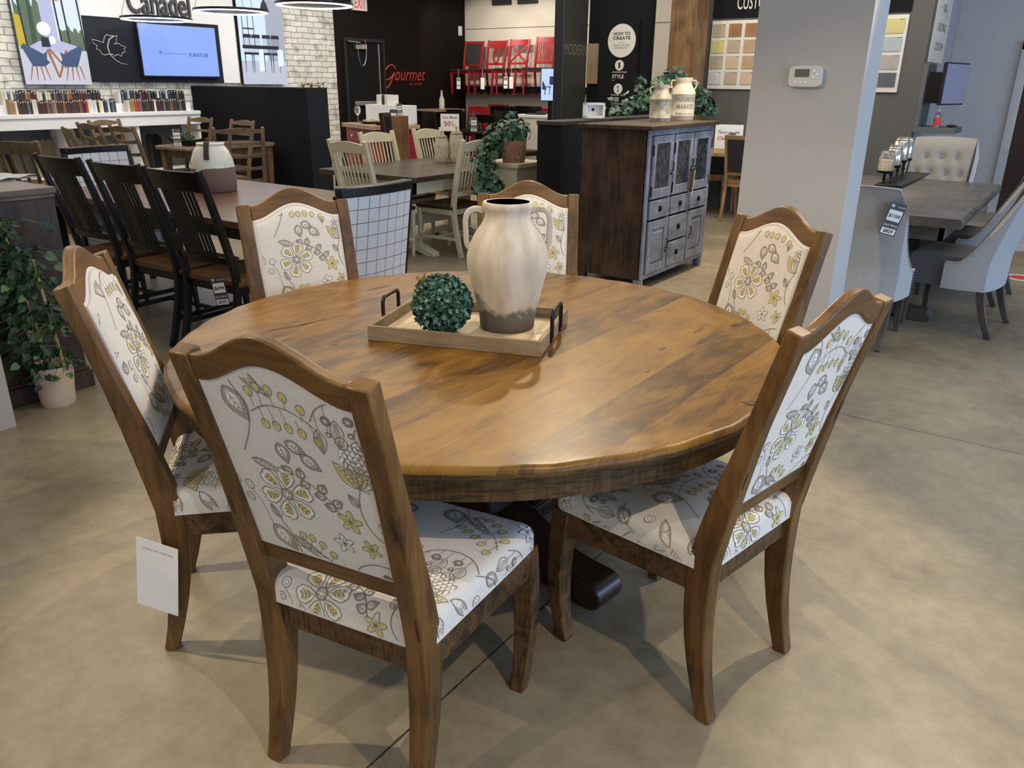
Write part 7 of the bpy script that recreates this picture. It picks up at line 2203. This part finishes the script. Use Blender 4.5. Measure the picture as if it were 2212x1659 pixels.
def tufted_chair(label, loc, rz, H=1.05, inner='greige_uph', seatm='slate_uph', outer='grey_uph', name='upholstered_chair'):
    """rounded upholstered chair: tall back that sweeps into low side wings, nailhead trim, tapered legs"""
    t = thing(name, label, 'chair', loc, rz, 'upholstered nailhead chairs round the grey table')
    W = .29; zb = .30

    def prof(u):  # u -1..1 around the shell: side wing front -> back -> side wing front
        a = abs(u); s = 1 if u > 0 else -1
        if a < .55: k = a / .55; return Vector((s * W * (k ** .9) * .90, -.035 * (1 - k * k), 0)), 1.0
        k = (a - .55) / .45
        return Vector((s * W * (.90 + .12 * sin(k * pi / 2)), .22 * k, 0)), max(0, 1 - k * 1.0)

    def ztop(u):
        a = abs(u)
        if a < .50: return H + .012 * cos(a * 3)
        k = (a - .50) / .50
        return .47 + (H - .47) * (max(0, 1 - k * 1.25)) ** 2.1 + (.0 if k < .8 else 0)

    def shell(u, v, off):
        p, tall = prof(u); zt = ztop(u); z = zb + (zt - zb) * v
        rk_ = -.17 * max(0, (z - .48) / (H - .48)) ** 1.15 if z > .48 else 0
        roll = -.035 * max(0, (z - H + .10) / .10) ** 2 if z > H - .10 else 0
        n_ = Vector((p.x * .9, p.y - .2, 0)).normalized() if abs(u) > .5 else Vector((0, -1, 0))
        fl_ = 1 + .06 * max(0, (z - .6) / (H - .6)) * (abs(u) < .62)
        return (p.x * fl_ + n_.x * off, p.y + rk_ + roll + n_.y * off, z)
    m = MB(); m.grid(lambda a, v: shell(-1 + 2 * a, v, .035), 40, 16, 0, True)
    m.grid(lambda a, v: shell(-1 + 2 * a, 1, .035 - .04 * v), 40, 2)
    for u in (-1, 1): m.grid(lambda a, v, u=u: shell(u, v, .035 - .07 * a), 2, 16)
    m.grid(lambda a, v: shell(-1 + 2 * a, 0, .035 - .07 * v), 40, 1)
    m.build('outer_shell', outer, t, smooth=50)
    m = MB()
    tufts = [(-.36, .60), (-.12, .60), (.12, .60), (.36, .60), (-.24, .78), (0, .78), (.24, .78), (-.24, .42), (0, .42), (.24, .42)]

    def inn(a, v):
        u = -1 + 2 * a; x, y, z = shell(u, v, -.03)
        d = 0
        vv = .2 + v * .8
        for tu, tv in tufts: d += .035 * math.exp(-(((u - tu) / .055) ** 2 + ((v - tv) / .045) ** 2))
        bul = .03 * sin(pi * v) * (abs(u) < .6) * max(0, 1 - (u / .6) ** 2)
        return (x, y + bul - d, z)
    m.grid(inn, 72, 40); m.build('tufted_back', inner, t, smooth=70)
    m = MB()
    for tu, tv in tufts:
        x, y, z = inn((tu + 1) / 2, tv); m.ball((x, y + .008, z), .010, 8)
    m.build('tuft_buttons', inner, t)
    m = MB(); nail_row(m, [shell(-1 + 2 * k / 60, .985, .040) for k in range(61)]); nail_row(m, [shell(-1, k / 8, .040) for k in range(9)]); nail_row(m, [shell(1, k / 8, .040) for k in range(9)]); m.build('nailhead_trim', 'nail', t, smooth=0)
    m = MB()

    def st(a, v):
        x = (-1 + 2 * a) * (W - .01); y = -.02 + v * .50; e = min(1, (1 - abs(-1 + 2 * a)) / .12, (1 - v) / .12); return (x, y, .44 + .055 * sqrt(max(0, 1 - (1 - e) ** 2)) + .012 * sin(pi * a))
    m.grid(st, 24, 24); m.bb((-W + .01, -.01, .30), (W - .01, .48, .442)); m.build('seat_cushion', seatm, t, smooth=40)
    for s in (-1, 1):
        m = MB(); m.strip([(s * (W - .03), .0 - .10 * (k / 5) ** 1.5, .32 * (1 - k / 5)) for k in range(6)], [.046 - .003 * k for k in range(6)], [.05 - .003 * k for k in range(6)]); m.build('leg', 'grey_leg', t, .003)
        m = MB(); m.strip([(s * (W - .035), .43, .32), (s * (W - .03), .435, 0)], [.05, .032], [.05, .032]); m.build('leg', 'grey_leg', t, .003)
    return t


la = G(1962, 735, 0)
h1 = tufted_chair('pale grey nailhead chair seen from behind, carrying the $1109 price tag', (la.x - .37, gy0 - .42, 0), 0, H=.985)
ra = G(2100, 728, 0)
r1 = tufted_chair('pale grey nailhead chair side-on at the right edge, slate seat towards the grey table', (ra.x + .02, ra.y + .27, 0), pi / 2 - .12, H=1.08)
r2 = dup(r1, (r1.location.x - .06, r1.location.y + .95, 0), pi / 2 - .12, 'pale grey nailhead chair behind the side-on one, mostly hidden')
h2 = dup(r1, (gx1 - .56, gy0 + GL + .38, 0), pi, 'greige button-tufted chair facing the viewer at the far end of the grey table')
l1 = dup(r1, (gx1 - GW - .25, gy0 + GL - .7, 0), -pi / 2 + .3, 'blue-grey chair peeping out right of the pillar')
pg = V(1944, 440, h1.location + Vector((.22, -.26, .85)))
price_tag('charcoal price tag reading $1109 and $829 on the pale grey chair', pg + Vector((0, 0, .0)), pxm(34, pg), YAW - .15, '$1109', '$829', radians(14), string=.03)

# candle holder with mercury-glass jars
cc0 = G(1925, 402, .76)
chd = thing('candle_holder', 'row of mercury-glass candle jars on black stems on the grey table', 'candle holder', (cc0.x, cc0.y, .7605))
m_ = MB(); m_.bb((-.10, -.12, 0), (.10, 1.15, .02)); m_.build('base', 'metal_black', chd, .004)
js = [(1912, 372, 1912, 330, 37), (1926, 360, 1928, 318, 37), (1938, 349, 1942, 300, 37), (1950, 345, 1955, 302, 30)]
for i, (bx_, by_, jx, jy, w) in enumerate(js):
    yy_ = .0 + .26 * i
    base_ = Vector((chd.location.x, chd.location.y + yy_, .80))
    c = V(jx, (by_ + jy) / 2, base_) - Vector(chd.location); c.x = c.x; zc_ = V(jx, by_, base_).z - .7605; zt__ = V(jx, jy - 6, base_).z - .7605
    lx = V(jx, by_, base_).x - chd.location.x; ly = V(jx, by_, base_).y - chd.location.y; r = pxm(w / 2, base_) * .92
    m = MB(); m.lathe([(.018, .02), (.010, .03), (.010, zc_ * .45), (.018, zc_ * .5), (.010, zc_ * .55), (.012, zc_ - .01), (r * .9, zc_ - .005), (r * 1.02, zc_ + .006), (r * 1.02, zc_ + .014), (1e-4, zc_ + .014)], 20, 0, (lx, ly, 0)); m.build('stem', 'metal_black', chd, smooth=40)
    zz0, zz1 = zc_ + .0145, zt__
    m = MB(); m.lathe([(1e-4, zz0), (r * .9, zz0), (r * .95, zz0 + .01), (r * .95, zz1 - .045), (r * .75, zz1 - .03), (r * .85, zz1 - .022), (r * .72, zz1 - .015), (r * .74, zz1)], 24, 0, (lx, ly, 0)); j = m.build('glass_jar', 'clear' if i == 0 else 'glass', chd, smooth=50)
    m = MB(); m.lathe([(1e-4, zz0 + .002), (r * .5, zz0 + .002), (r * .5, zz0 + (zz1 - zz0) * .5), (1e-4, zz0 + (zz1 - zz0) * .5)], 16, 0, (lx, ly, 0)); m.build('candle', 'wax', j, smooth=40)

# wall shelf with monitor, sanitiser, mouse
su = thing('monitor_shelf', 'grey L-shaped wall shelf unit right of the dark wall', 'shelf', (xg1 + .001, YG - .0, 0))
zs_ = PY(1990, 281, YG).z; zt_s = PY(1995, 137, YG).z
xe = PY(2062, 283, YG - .0).x - xg1; xe = min(xe, 1.0); ye = .55
m_ = MB(); m_.bb((0, .0, zs_ - .03), (xe, ye, zs_ + .03)); m_.build('shelf_board', 'spill', su, .003)
m_ = MB(); m_.bb((0, 0, zs_ + .03), (.05, ye, zt_s)); m_.build('back_board', 'spill', su, .003)
sc0, sc1 = PY(2036, 135, YG + .1), PY(2041, 227, YG + .1)
mo = thing('computer_monitor', 'computer monitor on a black arm over the grey wall shelf', 'monitor', (xg1 + .30, YG + .22, (sc0.z + sc1.z) / 2), radians(76))
hm = (sc0.z - sc1.z) / 2
m_ = MB(); m_.bb((-.30, -.02, -hm), (.30, .02, hm)); m_.build('bezel', 'screen_dark', mo, .004)
M['screen_dim'] = emis('screen_dim', (.22, .25, .42), .55)
m_ = MB(); m_.bb((-.285, -.0225, -hm + .015), (.285, -.0205, hm - .015)); m_.build('screen', 'screen_dim', mo)
m_ = MB(); m_.bb((-.26, .02, -hm * .92), (.24, .17, hm * .55)); m_.build('mount_arm', 'metal_black', mo)
pb = PY(2015, 271, YG + .12)
o = thing('sanitizer_bottle', 'clear pump bottle with red label on the grey wall shelf', 'bottle', (xg1 + .22, YG + .12, zs_ + .0305))
m_ = MB(); m_.lathe([(1e-4, 0), (.036, 0), (.036, .12), (.028, .15), (.014, .16), (.014, .17), (1e-4, .17)], 20); m_.build('bottle_body', 'clear', o, smooth=50)
m_ = MB(); m_.lathe([(.0372, .02), (.0372, .10)], 20); m_.build('label', 'red_label', o, smooth=50)
m_ = MB(); m_.lathe([(.014, .17), (.014, .19), (.006, .195), (.006, .22), (1e-4, .22)], 12); m_.bb((-.006, -.006, .215), (.05, .006, .226)); m_.build('pump', 'white', o)
for nm, dx, dy, s, lab in (('computer_mouse', .62, .20, (.06, .10, .035), 'black computer mouse at the right end of the grey wall shelf'), ('glasses_case', .45, .2, (.12, .06, .03), 'dark glasses case in the middle of the grey wall shelf')):
    m = MB(); m.ball((0, 0, s[2] / 2), .5, 12); m.v = [(x * s[0], y * s[1], s[2] / 2 + (z - s[2] / 2) * s[2]) for x, y, z in m.v]; o = m.build(nm, 'black_seat', smooth=60); o.location = (xg1 + min(dx, xe - .06), YG + dy, zs_ + .0305); tag(o, lab, nm.replace('_', ' '))
# tall narrow poster on the return wall
pa, pb2 = PX(2026, 60, xg1 + .01), PX(2049, 60, xg1 + .01)
po = thing('wall_poster', 'tall narrow white poster with script heading above the wall shelf', 'poster', (xg1 + .003, pa.y - .05, 0), pi / 2)
pw2 = max(.35, min(pb2.y - pa.y, YR - pa.y - .1)); zpb = PX(2005, 135, xg1).z
po.location.y = PX(2003, 60, xg1).y if PX(2003, 60, xg1).y > YG else YG + .16
pw2 = min(YR - po.location.y - .05, PX(2046, 60, xg1).y - po.location.y)
m_ = MB(); m_.bb((0, -.012, zt_s + .02), (pw2, 0, HC - .05)); m_.build('sheet', 'offwhite', po)
m_ = MB(); za = PX(2027, 55, xg1).z
letter(m_, 'U Design', pw2 * .18, za, pw2 * .64, .26, -.014, shear=.3); m_.build('script_lettering', 'white', po, smooth=0)
m_ = MB()
for k, s in enumerate(('PERSONALIZED', '- @ -', 'LASTING', 'CUSTOM')): letter(m_, s, pw2 * .2, zt_s + .75 - k * .2, pw2 * .6, .085, -.014)
m_.build('lettering', 'ink_grey', po, smooth=0)
# brown door with pale casing
dd0 = PY(2204, 130, YR); 
dm = MB(); dm.bb((dd0.x + .10, YR - .04, 0), (dd0.x + 1.1, YR - .005, dd0.z + .1)); d2 = struct(dm.build('door_2', 'brown_door'))
dm = MB(); dm.bb((dd0.x, YR - .07, 0), (dd0.x + .10, YR - .002, dd0.z + .22)); dm.bb((dd0.x, YR - .07, dd0.z + .12), (dd0.x + 1.2, YR - .002, dd0.z + .22)); dm.build('door_casing', 'blue_wall', d2)
rg = G(2212, 525, 0)
m_ = MB(); m_.bb((0, 0, 0), (2.0, 1.4, .012)); o = m_.build('rug', 'rug', bevel=.004); o.location = (G(2185, 543, 0).x, G(2185, 543, 0).y, .0005); o.rotation_euler = (0, 0, .2); tag(o, 'grey rug at the right edge of the floor', 'rug')
m_ = MB(); ps = G(2205, 600, 0); m_.lathe([(1e-4, 0), (.14, 0), (.14, .001), (1e-4, .0012)], 32); m_.lathe([(1e-4, .0012), (.09, .0012), (.09, .002), (1e-4, .0022)], 24, 1); o = m_.build('floor_sticker', ['offwhite', 'red_label'], smooth=0); o.location = (ps.x, ps.y, .0005); tag(o, 'round white and red sticker on the floor by the right edge', 'sticker')
